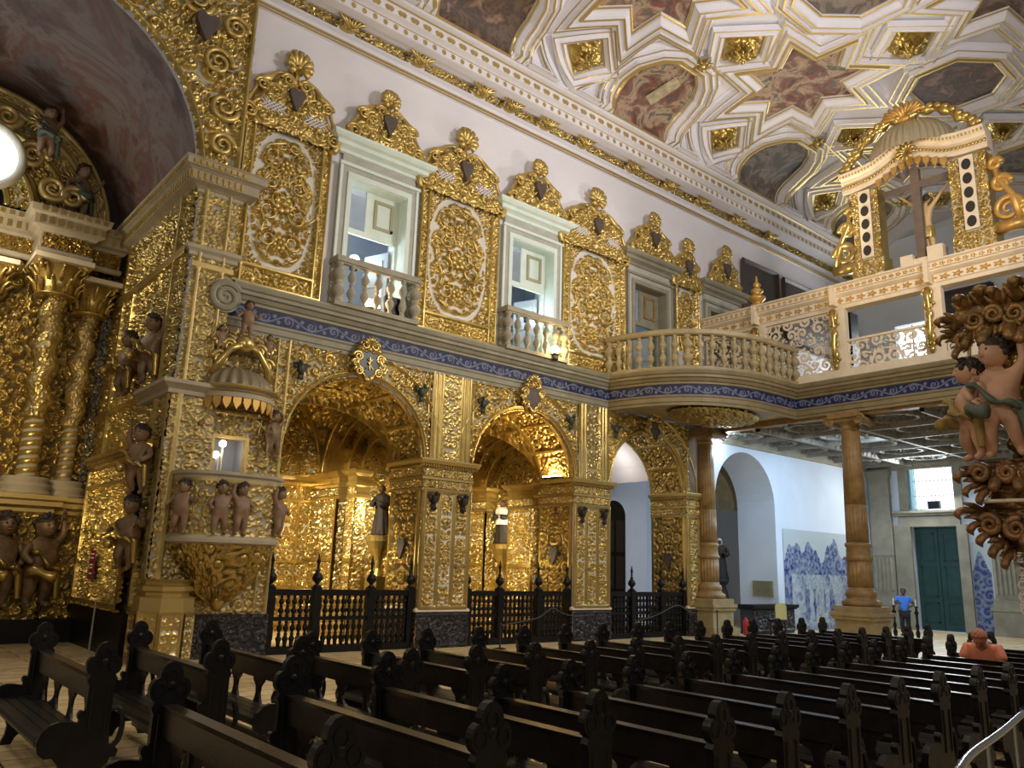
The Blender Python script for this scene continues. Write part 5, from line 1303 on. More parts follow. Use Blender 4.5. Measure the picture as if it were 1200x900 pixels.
def tile_field(x0, x1, z1, seed, top):
    """blue-on-white tile picture: scenery above figures, bounded by a scalloped crest"""
    F_ = scroll_field(x1 - x0, z1, .03, .42, seed, dens=1.6); sm = sampler(F_, x1 - x0, z1)
    def f(U, V):
        u = U - x0; s = sm(u, V)
        crest = top(U)
        band = (V > 2.0) & (V < crest)
        trees = (np.sin(u * 5 + 1.5 * np.sin(V * 3)) * np.sin(V * 2.3 + u) > .35) * .6
        wash = T(u * .55 + 1.3, V * .55 + .4, 1.0) * .5 + T(u + 2.3, V, 2.6) * .4
        arch = (np.abs(((u * 1.6) % 1.0) - .5) < .16) * (V < 1.5) * (V > .35) * .55
        d = np.where(band, .30 + .45 * s + .5 * wash, .35 * s * wash + trees * .35 * (.4 + wash) + (np.sin(u * 7.3) * np.sin(u * 2.9 + 1) > .3) * (V < 1.5) * (V > .3 + .3 * np.sin(u * 1.7) ** 2) * .3 + .12 + .45 * wash)
        d = np.where(V < .25, .3 + .6 * s, d)
        edge = np.minimum(u, x1 - U) < .45
        d = np.where(edge & (V < crest - .3), .45 + .5 * s, d)
        return np.where(V > crest, 0, np.clip(d, 0, 1))
    return f
M['tile'] = relief_mat('blue_and_white_tile_picture', (.50, .56, .58), (.014, .042, .22), t0=.1, t1=.80, rough=.3, metal=0, lo_rough=.3, bump=0, var=.2)
tp = lambda X: 2.6 + .55 * np.abs(np.sin((X - 27.1) * 1.35)) + .22 * np.sin((X - 27.1) * 4.1) + .12 * np.sign(np.sin((X - 27.1) * 9)) * np.abs(np.sin((X - 27.1) * 9)) ** .5
a1 = MB(); carve(a1, wallF(W0 - .02), 27.0, 33.0, .02, 3.65, .03, tile_field(27.0, 33.0, 3.65, 71, tp), .0); az = a1.build('azulejo_panel', M['tile']); tag(az, 'blue and white tile picture with scalloped top on the left wall', 'tile panel')
XB = 33.9
m = MB()
def wall_x(mb, x0, x1, y0, y1, z0, z1, holes):
    holes = sorted(holes); y = y0
    for a, b, cells in holes:
        if a > y: mb.bx(x0, x1, y, a, z0, z1)
        zz = z0
        for c, d in cells:
            if c > zz: mb.bx(x0, x1, a, b, zz, c)
            zz = d
        if zz < z1: mb.bx(x0, x1, a, b, zz, z1)
        y = b
    if y < y1: mb.bx(x0, x1, y, y1, z0, z1)
wall_x(m, XB, XB + .5, 1.5, 17, 0, 16.5, [(13.05, 14.85, [(0, 4.05), (4.75, 6.72), (9.6, 12.6)]), (8.0, 10.2, [(9.6, 12.6)])])
tag(m.build('wall_back', M['bluetint_white']), kind='structure')
g = thing('door_1', 'dark green double door in pale stone frame under the window', 'door', (XB, 13.95, 0), kind='structure')
m = MB()
for y0, y1 in ((13.06, 13.93), (13.96, 14.84)):
    m.bx(XB + .28, XB + .36, y0, y1, .03, 4.05)
m.build('door_leaves', mat('dark_green_door_paint', (.012, .055, .05), .5, var=.2, vscale=3), g)
m = MB()
for y0, y1 in ((13.06, 13.93), (13.96, 14.84)):
    for z0, z1 in ((.3, 1.1), (1.3, 2.5), (2.7, 3.8)):
        m.bx(XB + .265, XB + .28, y0 + .14, y1 - .14, z0, z0 + .06); m.bx(XB + .265, XB + .28, y0 + .14, y1 - .14, z1 - .06, z1); m.bx(XB + .265, XB + .28, y0 + .14, y0 + .2, z0, z1); m.bx(XB + .265, XB + .28, y1 - .2, y1 - .14, z0, z1)
m.build('door_panel_moulding', mat('dark_green_moulding', (.01, .045, .04), .5), g)
m = MB()
m.bx(XB - .12, XB + .02, 12.68, 13.06, 0, 4.1); m.bx(XB - .12, XB + .02, 14.84, 15.5, 0, 4.1); m.bx(XB - .12, XB + .02, 12.9, 15.3, 4.05, 4.45)
m.sweep([(0, 4.45), (.10, 4.48), (.10, 4.56), (.20, 4.6), (.20, 4.68), (0, 4.7)], [(XB, 15.5), (XB, 12.6)])
m.build('stone_frame', M['stonel'], g)
m = MB().bx(XB + .1, XB + .3, 13.0, 14.86, 0, .02); m.build('threshold', M['bluetint_white'], g)
g = thing('window_5', 'bright barred window above the green door', 'window', (XB, 13.9, 4.75), kind='structure')
m = MB(); m.bx(XB - .1, XB + .02, 12.75, 13.05, 4.7, 6.75); m.bx(XB - .1, XB + .02, 14.85, 15.2, 4.7, 6.75); m.bx(XB - .1, XB + .02, 12.75, 15.2, 6.66, 6.78); m.build('stone_surround', M['stonel'], g)
m = MB()
for k in range(11): m.bx(XB + .30, XB + .32, 13.12 + k * .155, 13.14 + k * .155, 4.75, 6.7)
for z in (5.3, 5.9): m.bx(XB + .29, XB + .31, 13.06, 14.84, z, z + .025)
m.build('bars', M['grey'], g)
m = MB().bx(XB + .02, XB + .45, 14.74, 14.80, 4.75, 6.7); m.build('blue_shutter', mat('pale_blue_shutter', (.25, .5, .6), .5), g)
m = MB().bx(XB + .2, XB + .4, 13.75, 14.2, 4.75, 5.08); m.build('sill_box', M['iron'], g)
sky = lampmat('overcast_sky_glow', (.92, .97, 1.0), 2.2)
MB().bx(XB + .46, XB + .5, 13.0, 14.9, 4.7, 6.75).build('sky_pane', sky, g)
for k, (y0, y1) in enumerate(((13.05, 14.85), (8.0, 10.2))):
    g = thing('window_%d' % (6 + k), 'bright choir window, seen through the fretwork', 'window', (XB, y0, 9.6), kind='structure')
    MB().bx(XB + .46, XB + .5, y0 - .05, y1 + .05, 9.55, 12.65).build('sky_pane', sky, g)
    m = MB()
    for q in np.linspace(y0, y1, 4)[1:-1]: m.bx(XB + .3, XB + .34, q - .025, q + .025, 9.6, 12.6)
    for z in (10.6, 11.6): m.bx(XB + .3, XB + .34, y0, y1, z - .02, z + .02)
    m.build('glazing_bars', M['grey'], g)
for y, nm in ((15.98, 'left'), (11.45, 'right')):
    g = thing('stone_pilaster', 'grey stone pilaster on the entrance wall, %s of the green door' % nm, 'pilaster', (XB, y, 0), 'stone pilasters of the entrance wall')
    m = MB().bx(XB - .22, XB, y - .42, y + .42, 1.3, 6.4)
    for z in (2.9, 5.3): m.bx(XB - .26, XB, y - .45, y + .45, z, z + .06)
    for k in range(5): m.tube([(XB - .22, y - .32 + k * .16, 1.5), (XB - .22, y - .32 + k * .16, 2.8)], .05, 8)
    m.build('shaft', M['stonel'], g)
    m = MB().bx(XB - .34, XB, y - .52, y + .52, 0, .9); m.bx(XB - .40, XB, y - .58, y + .58, .9, 1.02); m.bx(XB - .30, XB, y - .48, y + .48, 1.02, 1.3); m.build('base', M['stonel'], g)
    m = MB().bx(XB - .30, XB, y - .5, y + .5, 6.2, 6.4); m.bx(XB - .26, XB, y - .46, y + .46, 6.05, 6.2); m.build('capital', M['stonel'], g)
tp2 = lambda Y: 2.2 + .9 * np.exp(-((Y - 12.35) / .22) ** 2) - .8 * (Y < 12.0)
a1 = MB(); f0 = tile_field(-12.66, -11.9, 3.4, 77, lambda U: tp2(-U)); carve(a1, faceX(XB - .02), -12.66, -11.88, .02, 3.4, .025, f0, .0); az = a1.build('azulejo_panel', M['tile']); tag(az, 'narrow blue tile panel right of the green door', 'tile panel')
a1 = MB(); f0 = tile_field(-16.45, -16.0, 3.2, 78, lambda U: 0 * U + 2.9); 
# choir room: left wall pictures, back wall pictures
m = MB().bx(22.6, 34, 16.45, 16.54, 7.66, 8.2); tag(m.build('baseboard_left', M['cream']), kind='structure')
def picture(label, pts, mt_):
    g = thing('framed_picture', label, 'picture', tuple(pts[0]), 'dark pictures in the choir'); p = A3(*pts)
    n = np.cross(p[1] - p[0], p[3] - p[0]); n /= np.linalg.norm(n)
    MB().add(np.vstack([p, p - n * .05]), [[0, 1, 2, 3], [7, 6, 5, 4], [0, 4, 5, 1], [1, 5, 6, 2], [2, 6, 7, 3], [3, 7, 4, 0]]).build('canvas', mt_, g)
    f = MB(); 
    for i in range(4): f.tube([p[i], p[(i + 1) % 4]], .09, 4)
    f.build('frame', mat('dark_red_brown_frame', (.045, .022, .014), .45), g)
cv = painting_mat('nearly_black_painting', 9, [(.02, .02, .025), (.05, .05, .06), (.08, .06, .045), (.03, .03, .035)], 1.5)
picture('large dark framed picture high on the left wall, nearer the altar', [(24.95, 16.4, 11.0), (27.3, 16.4, 11.0), (27.3, 16.4, 13.65), (24.95, 16.4, 13.65)], cv)
picture('large dark framed picture high on the left wall, deeper in the choir', [(27.75, 16.4, 11.0), (31.6, 16.4, 11.0), (31.6, 16.4, 13.6), (27.75, 16.4, 13.6)], cv)
picture('dark framed picture on the grey choir back wall', [(XB - .1, 12.9, 11.3), (XB - .1, 10.9, 11.3), (XB - .1, 10.9, 13.55), (XB - .1, 12.9, 13.55)], cv)
g = thing('black_box', 'tall black box standing behind the left choir opening', 'box', (30, 15.0, 7.66)); MB().bx(29.8, 30.4, 14.75, 15.25, 7.66, 12.3).build('case', M['iron'], g); MB().bx(29.78, 29.8, 14.8, 15.2, 8, 12.2).build('front', M['black'], g)  # plain black box, taken for a loudspeaker rather than an organ
# lamps under the gallery
g = thing('wall_lamp', 'small cool lamp on top of the fluted half column', 'lamp', (22.75, 16.2, 6.4)); MB().bx(22.62, 22.9, 16.05, 16.25, 6.42, 6.50).build('lamp_housing', M['grey'], g); MB().lathe([(0, 0), (.07, 0), (.09, .05), (.09, .08), (0, .1)], (22.78, 16.12, 6.33), 12).build('lamp_glass', lampmat('cool_lamp_small', (.85, .95, 1), 25), g)
# ------------------------------------------------------------------ transept opening, jamb, painted vault, retable
XJ = 4.85; TCX, TCZ, TR = 1.2, 9.85, 3.55
g = thing('wall_transept', 'gilded wall round the tall transept arch, with carved spandrel and jamb', 'wall', (XJ, W0, 0), kind='structure')
m = MB()
def fsp(U, V):
    r = np.hypot(U - TCX, V - TCZ); H = T(U * 1.0 + .3, V, .85) * 1.0
    ln = np.abs(U - 5.6) < .05
    return np.where(ln, .9, np.maximum(H, np.clip(1 - np.abs(r - TR - .12) / .12, 0, 1)))
carve(m, wallF(W0 - .05), -2.6, 5.66, 10.0, 17.2, .03, fsp, .20, mask=lambda U, V: (np.hypot(U - TCX, V - TCZ) > TR) | (V < TCZ - 1))
m.build('spandrel_carving', M['gold'], g, smooth=True)
q = MB()                                        # bold scrolls and a dark heart on the spandrel
for (x, z, r0, d) in ((4.9, 12.6, .34, 1), (4.3, 13.9, .36, -1), (5.2, 13.6, .30, 1), (5.15, 11.6, .32, -1), (4.8, 14.9, .36, 1), (3.4, 14.6, .36, -1), (5.2, 10.7, .28, 1), (2.6, 14.3, .3, 1)):
    t = np.linspace(0, 3.6 * PI, 44); rr = r0 * (1 - t / (4.3 * PI)); q.tube(np.stack([x + rr * np.cos(d * t), 16.33 - .02 * t / 4 + 0 * t, z + rr * np.sin(d * t)], 1), np.linspace(.075, .03, 44), 7)
q.build('spandrel_scrolls', M['goldp'], g, smooth=True)
hh = [(0, -.40), (.14, -.16), (.24, .06), (.23, .22), (.12, .28), (0, .20), (-.12, .28), (-.23, .22), (-.24, .06), (-.14, -.16)]
MB().prism(hh, (4.55, 16.16, 13.3), (1, 0, 0), (0, 0, 1), (0, .15, 0)).build('heart_panel', M['heart'], g)
jb = MB()
def fj(U, V):
    y = -U; H = T(y, V, 1.25)
    pil = (y > 17.1) & (y < 20.7) & (V < 4.0)
    med = np.abs(np.hypot((y - 18.3) / .45, (V - 7.0) / .75) - 1) < .12
    fil = (np.abs(V - 4.1) < .12) | (np.abs(V - 8.15) < .10) | (np.abs(y - 17.0) < .07) | (np.abs(y - 20.8) < .08) | (np.abs(V - .95) < .06) | (np.abs(V - 5.25) < .08) | (np.abs(y - 19.9) < .06) & (V > 5.3) & (V < 8.1)
    H = np.where(fil, .95, H); H = np.where(med, .0, H)
    return H
carve(jb, faceX(XJ), -22.0, -16.3, .82, 9.6, .028, fj, .16)
jb.build('jamb_carving', M['gold'], g, smooth=True)
fr = MB()
carve(fr, wallF(16.3), XJ, 5.72, 5.3, 9.6, .022, lambda U, V: np.where((np.abs(U - 5.0) < .04) | (np.abs(U - 5.5) < .04) | (np.abs(V - 7.85) < .08), .95, T(np.abs(U - 5.25), V, 1.5)), .10)
carve(fr, wallF(16.15), XJ - .1, 5.66, 1.5, 5.3, .024, lambda U, V: np.where(np.abs(U - 4.93) < .06, .95, T(np.abs(U - 5.3), V, 1.4)), .08)
carve(fr, faceX(XJ - .1), -16.6, -16.15, 1.5, 5.3, .03, lambda U, V: np.where(np.abs(U + 16.2) < .05, .95, T(U, V, 1.3)), .05)
fr.build('front_pilaster', M['goldg'], g, smooth=True)
pth = [(XJ, 22.0), (XJ, 16.3), (5.72, 16.3), (5.72, 16.6)]
cn = MB().sweep([(0, 9.42), (.06, 9.45), (.06, 9.52), (.14, 9.56), (.30, 9.60), (.30, 9.80), (.36, 9.84), (.42, 9.86), (.42, 10.0), (.46, 10.04), (0, 10.08)], pth); cn.sweep([(0, 8.0), (.08, 8.04), (.08, 8.12), (.14, 8.18), (.14, 8.26), (0, 8.3)], pth)
cn.sweep([(0, 5.05), (.08, 5.08), (.08, 5.16), (.16, 5.22), (.22, 5.26), (.22, 5.34), (0, 5.38)], [(XJ - .1, 18.0), (XJ - .1, 16.15), (5.7, 16.15)])
cn.build('entablature_moulding', M['cream_shade'], g)
dn = MB()
for k in range(40):
    y = 16.05 + k * .15; dn.bx(XJ - .33, XJ - .28, y - .03, y + .03, 9.62, 9.78)
    dn.bx(XJ - .45, XJ - .41, y - .05, y + .04, 9.88, 9.98)
for k in range(9):
    x = XJ - .25 + k * .13; dn.bx(x - .03, x + .03, 16.3 - .33, 16.3 - .28, 9.62, 9.78); dn.bx(x - .05, x + .04, 16.3 - .45, 16.3 - .41, 9.88, 9.98)
dn.build('gilt_dentils', M['goldp'], g)
pc = MB().sweep([(0, 3.78), (.06, 3.80), (.06, 3.86), (.12, 3.90), (.14, 4.0), (.22, 4.04), (.22, 4.12), (0, 4.16)], [(XJ, 20.9), (XJ - .22, 20.8), (XJ - .22, 17.0), (XJ, 16.9)], att=.9)
for k in range(30): pc.box((XJ - .38, 17.0 + k * .13, 3.97), (.06, .07, .07))
carve(pc, faceX(XJ - .22), -20.8, -17.0, .85, 3.8, .024, lambda U, V: np.where((np.abs(-U - 18.9) > 1.75) | (np.abs(V - .95) < .05) | (np.abs(V - 3.42) < .05), .95, T(np.abs(U + 18.9), V, 1.1)), .15)
pc.build('jamb_pilaster', M['gold'], g)
bp = MB().bx(XJ - .25, XJ + .3, 16.9, 22, 0, .84); bp.build('black_plinth', M['black'], g)
# octagonal pedestal
def octp(w): return [(5.12 + w * math.cos(R(22.5 + 45 * k)) * 1.0, 16.2 + w * math.sin(R(22.5 + 45 * k))) for k in range(8)][::-1]
pd = MB(); pd.sweep([(0, 0), (.0, .95), (.02, .95), (.02, 1.18), (.12, 1.22), (.12, 1.27), (.05, 1.31), (.05, 1.38), (.10, 1.42), (.10, 1.48), (-.05, 1.52)], octp(.56), closed=True, att=.95)
pd.build('pedestal', M['goldm'], g)
pe = MB()
for k in range(8):
    a = R(-90 + 45 * k - 0); n = A3(math.cos(a), math.sin(a), 0); 
    if n[1] > .3: continue
    o = A3(5.12, 16.2, 0) + n * (.56 * math.cos(R(22.5)) + .005); u = A3(-n[1], n[0], 0)
    def pf(U, V, o=o, u=u, n=n): return o + U[..., None] * u + V[..., None] * A3(0, 0, 1), np.broadcast_to(n, U.shape + (3,))
    carve(pe, pf, -.19, .19, .06, .92, .02, lambda U, V: np.where((np.abs(U) > .155) | (V > .86) | (V < .12), .9, T(np.abs(U), V, 1.5)), .03)
pe.build('pedestal_carving', M['goldw'], g, smooth=True)
# painted barrel vault of the transept arm
vt = MB()
U, V = np.meshgrid(np.linspace(0, PI, 60), np.linspace(16.45, 22.4, 20)); vt.grid(np.stack([TCX + TR * np.cos(U), V, TCZ + TR * np.sin(U)], -1))
tag(vt.build('ceiling_transept', painting_mat('smoke_darkened_vault_painting', 5, [(.02, .014, .012), (.07, .035, .025), (.14, .11, .10), (.15, .055, .03), (.19, .14, .11), (.13, .05, .03), (.05, .028, .022), (.02, .014, .012)], .5), smooth=True), kind='structure')
# back wall
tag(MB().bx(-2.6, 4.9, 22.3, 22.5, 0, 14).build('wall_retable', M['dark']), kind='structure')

RT = thing('retable', 'huge carved and gilded altarpiece with twisted columns in the transept', 'altarpiece', (1.2, 22, 0))
YR = 22.1
m = MB()
def frt(U, V): return np.where((np.abs(V - 3.3) < .06) | (np.abs(V - .9) < .05), .9, T(np.abs(U - TCX), V, 1.0))
carve(m, wallF(YR), -1.0, 4.85, .0, 9.6, .03, frt, .22); m.build('carved_ground', M['goldd'], RT, smooth=True)
def twisted(x, y, z0, z1, r, name, mt):
    n = 150; z = np.linspace(z0, z1, n); th = np.linspace(0, 2 * PI, 56, endpoint=False)
    tt = (z - z0) / (z1 - z0)
    pitch = 5.2 * 2 * PI * tt
    low = tt < .32
    Rr = r * (1 + np.where(low, .02, .10) * np.cos(th[None] - pitch[:, None]) + .05 * np.where(low, 1.6, .5)[:, None] * np.sign(np.cos(3 * (th[None] - pitch[:, None] * 1.0))) * low[:, None] if False else 1 + np.where(low[:, None], .05 * np.tanh(3 * np.cos(th[None] - 4.0 * pitch[:, None])), .11 * np.cos(th[None] - pitch[:, None])))
    Hh = T(th[None] * .5 + 0 * z[:, None], z[:, None] - .25 * th[None], 1.25)
    att = np.where(low[:, None], .35 + .5 * np.cos(th[None] - 4.0 * pitch[:, None]), Hh)
    Rr = Rr + np.where(low[:, None], 0, Hh * .075 / r)* 1.0 * r / 1.0 * 1.0 if False else Rr + np.where(low[:, None], 0, Hh * .15)
    ox = np.where(low, 0, .05 * np.sin(pitch * 1.0)) 
    P = np.stack([x + ox[:, None] + r * Rr * np.cos(th)[None], y + r * Rr * np.sin(th)[None], np.repeat(z[:, None], 56, 1)], -1)
    P = np.concatenate([P, P[:, :1]], 1); att = np.concatenate([att, att[:, :1]], 1)
    c = MB(); c.grid(P, att); o = c.build('twisted_shaft', mt, RT, smooth=True)
    b = MB().lathe([(r * 1.25, z0 - .42), (r * 1.25, z0 - .32), (r * 1.1, z0 - .30), (r * 1.18, z0 - .24), (r * 1.18, z0 - .16), (r * 1.0, z0 - .12), (r * 1.08, z0 - .06), (r * 1.0, z0)], (x, y, 0), 32); b.build('column_base', M['cream_shade'], RT, smooth=True)
    k = MB().lathe([(r * .9, z1), (r * 1.0, z1 + .03), (r * .9, z1 + .06), (r * .92, z1 + .3), (r * 1.15, z1 + .75)], (x, y, 0), 24)
    for row, (zz, ln) in enumerate(((z1 + .10, .30), (z1 + .34, .36))):
        for a in range(10):
            t = (a + .5 * row) * 2 * PI / 10; d = A3(math.cos(t), math.sin(t), 0); o_ = A3(x, y, zz)
            k.tube([o_ + d * r * .95, o_ + d * r * 1.05 + A3(0, 0, ln * .6), o_ + d * r * 1.35 + A3(0, 0, ln), o_ + d * r * 1.42 + A3(0, 0, ln * .85)], [.06, .085, .06, .03], 6, flat=.6)
    for a in range(4):
        t = PI / 4 + a * PI / 2; tt_ = np.linspace(0, 3 * PI, 24); rr = .14 * (1 - tt_ / (3.8 * PI)); d = A3(math.cos(t), math.sin(t), 0)
        k.tube(A3(x, y, z1 + .68) + d * (r * 1.25) + np.stack([d[0] * rr * np.cos(tt_), d[1] * rr * np.cos(tt_), rr * np.sin(tt_)], 1), .045, 6)
    k.build('capital', M['goldp'], RT, smooth=True)
    MB().bx(x - r * 1.35, x + r * 1.35, y - r * 1.35, y + r * 1.35, z1 + .78, z1 + .9).build('abacus', M['cream'], RT)
twisted(3.32, 21.35, 3.62, 7.95, .47, 'a', M['gold'])
twisted(4.18, 21.75, 3.62, 7.75, .42, 'b', M['goldg'])
twisted(1.9, 21.75, 3.62, 7.75, .42, 'c', M['gold'])
# ledges and entablature breaking forward over the columns
def rsweep(prof, m_): m_.sweep(prof, [(-1, 21.7), (1.3, 21.7), (2.75, 21.7), (2.75, 20.85), (3.85, 20.85), (3.85, 21.3), (4.62, 21.3), (4.62, 22.2)]); return m_
rsweep([(0, 8.85), (.05, 8.88), (.05, 8.98), (.0, 9.0), (0, 9.35), (.06, 9.38), (.10, 9.44), (.22, 9.48), (.22, 9.72), (.30, 9.76), (.34, 9.92), (.0, 9.96), (-.9, 9.96)], MB()).build('entablature', M['cream_shade'], RT)
m = MB()
for (x0, x1, y) in ((1.3, 2.7, 21.7), (2.78, 3.85, 20.85), (3.9, 4.6, 21.3)):
    m = MB()
    carve(m, wallF(y - .02), x0, x1, 9.0, 9.36, .022, lambda U, V: T(U, V, 1.7), .10)
    x = x0 - .15
    while x < x1 + .2: m.bx(x, x + .09, y - .245, y - .215, 9.52, 9.68); m.bx(x, x + .1, y - .35, y - .31, 9.79, 9.89); x += .19
    m.build('entablature_carving', M['goldd'], RT)
rsweep([(0, 2.78), (.06, 2.82), (.06, 2.9), (.2, 2.96), (.2, 3.06), (.26, 3.1), (.26, 3.2), (-.9, 3.22)], MB()).build('pedestal_ledge', M['goldm'], RT)
m = MB(); carve(m, wallF(20.9), 2.8, 3.85, .5, 2.8, .026, lambda U, V: T(U, V, 1.2), .18); carve(m, wallF(21.35), 3.85, 4.6, .5, 2.8, .026, lambda U, V: T(U, V, 1.2), .18); carve(m, faceX(3.85) if False else faceX(2.78), -21.7, -20.9, .5, 2.8, .04, lambda U, V: T(U, V, 1.2), .15)
carve(m, wallF(21.7), .5, 2.8, .5, 2.8, .035, lambda U, V: T(U, V, 1.1), .18)
m.build('pedestal_carving', M['goldd'], RT, smooth=True)
MB().bx(-1, 4.7, 20.75, 22, 0, .5).build('plinth', M['black'], RT)
# pilaster strip at the right edge of the altarpiece
m = MB(); carve(m, wallF(22.0), 4.55, 4.86, .8, 9.3, .024, lambda U, V: np.where(np.abs(U - 4.7) > .12, .5, T(U, V, 1.7)), .10); m.build('dark_edge_strip', relief_mat('blue_grey_carving', (.02, .025, .035), (.14, .13, .11), rough=.5, metal=.2), RT, smooth=True)
# concentric upper arches, oculus
for k, (r0, r1, y, mt) in enumerate(((.80, 1.35, 21.5, 'gold'), (1.5, 2.15, 21.8, 'goldd'), (2.25, 2.75, 22.0, 'goldg'), (2.85, 3.2, 22.1, 'goldg'))):
    m = MB()
    def fa(U, V, r0=r0, r1=r1, y=y):
        a = PI - U; q = r0 + V; return np.stack([TCX + q * np.cos(a), y + 0 * q, TCZ + .15 + q * np.sin(a)], -1), np.broadcast_to(A3(0, -1, 0), U.shape + (3,))
    carve(m, fa, 0, PI, 0, r1 - r0, .02, lambda U, V, r1=r1, r0=r0: np.where((V < .07) | (V > r1 - r0 - .07), .95, T(U * (r0 + .3), V, 1.3)), .16)
    t = np.linspace(0, PI, 50)
    for rr in (r0, r1): m.tube(np.stack([TCX + rr * np.cos(t), y - .06 + 0 * t, TCZ + .15 + rr * np.sin(t)], 1), .06, 7)
    m.build('upper_arch', M[mt], RT, smooth=True)
m = MB()
for (x, z, r0, d) in ((2.35, 11.4, .34, 1), (2.9, 10.7, .32, -1), (1.7, 12.2, .3, -1), (3.35, 10.6, .28, 1)):
    t = np.linspace(0, 4 * PI, 50); rr = r0 * (1 - t / (4.8 * PI)); m.tube(np.stack([x + rr * np.cos(d * t), 21.35 + 0 * t, z + rr * np.sin(d * t)], 1), np.linspace(.10, .04, 50), 8)
m.build('upper_volutes', M['goldm'], RT, smooth=True)
g = thing('round_window', 'bright bluish round window glowing at the middle of the altarpiece', 'window', (1.45, 21.4, 11.0))
q = MB(); t = np.linspace(0, 2 * PI, 48, endpoint=False); q.tube(np.stack([1.35 + .80 * np.cos(t), 21.12 + 0 * t, 11.0 + .80 * np.sin(t)], 1), .10, 8, closed=True); q.build('round_frame', M['cream_shade'], g, smooth=True)
q = MB().lathe([(0, 0), (.74, 0), (.74, .03), (0, .03)], (0, 0, 0), 32); v_ = q.v[-1]; q.v[-1] = np.stack([1.35 + v_[:, 0], 21.16 - v_[:, 2], 11.0 + v_[:, 1]], 1); q.build('pane', lampmat('hazy_blue_daylight', (.62, .84, 1), 1.6), g)
# figures on the altarpiece and jamb
ANG = [((2.55, 21.2, 11.35), 1.35, R(20), 0, 'winged angel seated high on the altarpiece arches beside the round window'), ((3.55, 21.7, 10.2), 1.5, R(25), 2, 'winged angel standing right of the altarpiece arches above the entablature')]
for p_, h, yw, ps, lb in ANG:
    a = thing('carved_angel', lb, 'angel', p_); cherub(a, p_, h, yw, ps, wings=True, drape=mat('dull_green_drapery', (.06, .08, .06), .7))
CAR = [((3.0, 20.65, .75), 2.0, R(10), 1, 'caryatid figure under the altarpiece ledge, farther left'), ((3.75, 20.65, .75), 2.0, R(25), 0, 'caryatid figure under the altarpiece ledge, nearer the jamb')]
for p_, h, yw, ps, lb in CAR:
    a = thing('caryatid', lb, 'statue', p_, 'caryatids of the altarpiece'); cherub(a, p_, h, yw, ps, skin='statue', drape=M['goldd'])
JF = [((4.55, 18.9, 5.35), 1.5, R(-70), 2, 'statue', 'dark gilded figure leaning on the jamb above the small cornice'), ((4.6, 17.35, 5.4), 1.5, R(-60), 0, 'statue', 'dark gilded figure on the jamb under the white entablature corner'),
      ((4.5, 16.75, 3.1), 1.35, R(-55), 1, 'skind', 'putto on the transept jamb, upper of two beside the bright pilaster'), ((4.5, 16.8, 1.65), 1.4, R(-55), 2, 'statue', 'putto on the transept jamb, lower of two beside the bright pilaster')]
for p_, h, yw, ps, sk, lb in JF:
    a = thing('carved_figure', lb, 'statue', p_, 'figures on the transept jamb'); cherub(a, p_, h, yw, ps, skin=sk, drape=M['goldd'])
sg = thing('wall_sign', 'small dark red sign with pale lettering on the gilded jamb', 'sign', (4.4, 19, 1.7))
MB().bx(4.44, 4.46, 18.85, 19.25, 1.42, 2.02).build('plate', mat('dark_red_sign', (.16, .012, .03), .5), sg); q = MB()
for k, (z, w_) in enumerate(((1.94, .26), (1.86, .20), (1.72, .24), (1.66, .18), (1.54, .22))): q.bx(4.434, 4.44, 19.05 - w_ / 2, 19.05 + w_ / 2, z - .012, z + .012)
q.build('lettering', M['cloth'], sg)
po = thing('barrier_post', 'thin pale barrier post in front of the black plinth', 'post', (4.35, 17.9, 0)); MB().lathe([(.16, 0), (.16, .02), (.02, .04), (.016, 1.0), (.03, 1.02), (0, 1.06)], (4.35, 17.9, 0), 12).build('pole', M['stonel'], po)
for v_ in ():
    pass

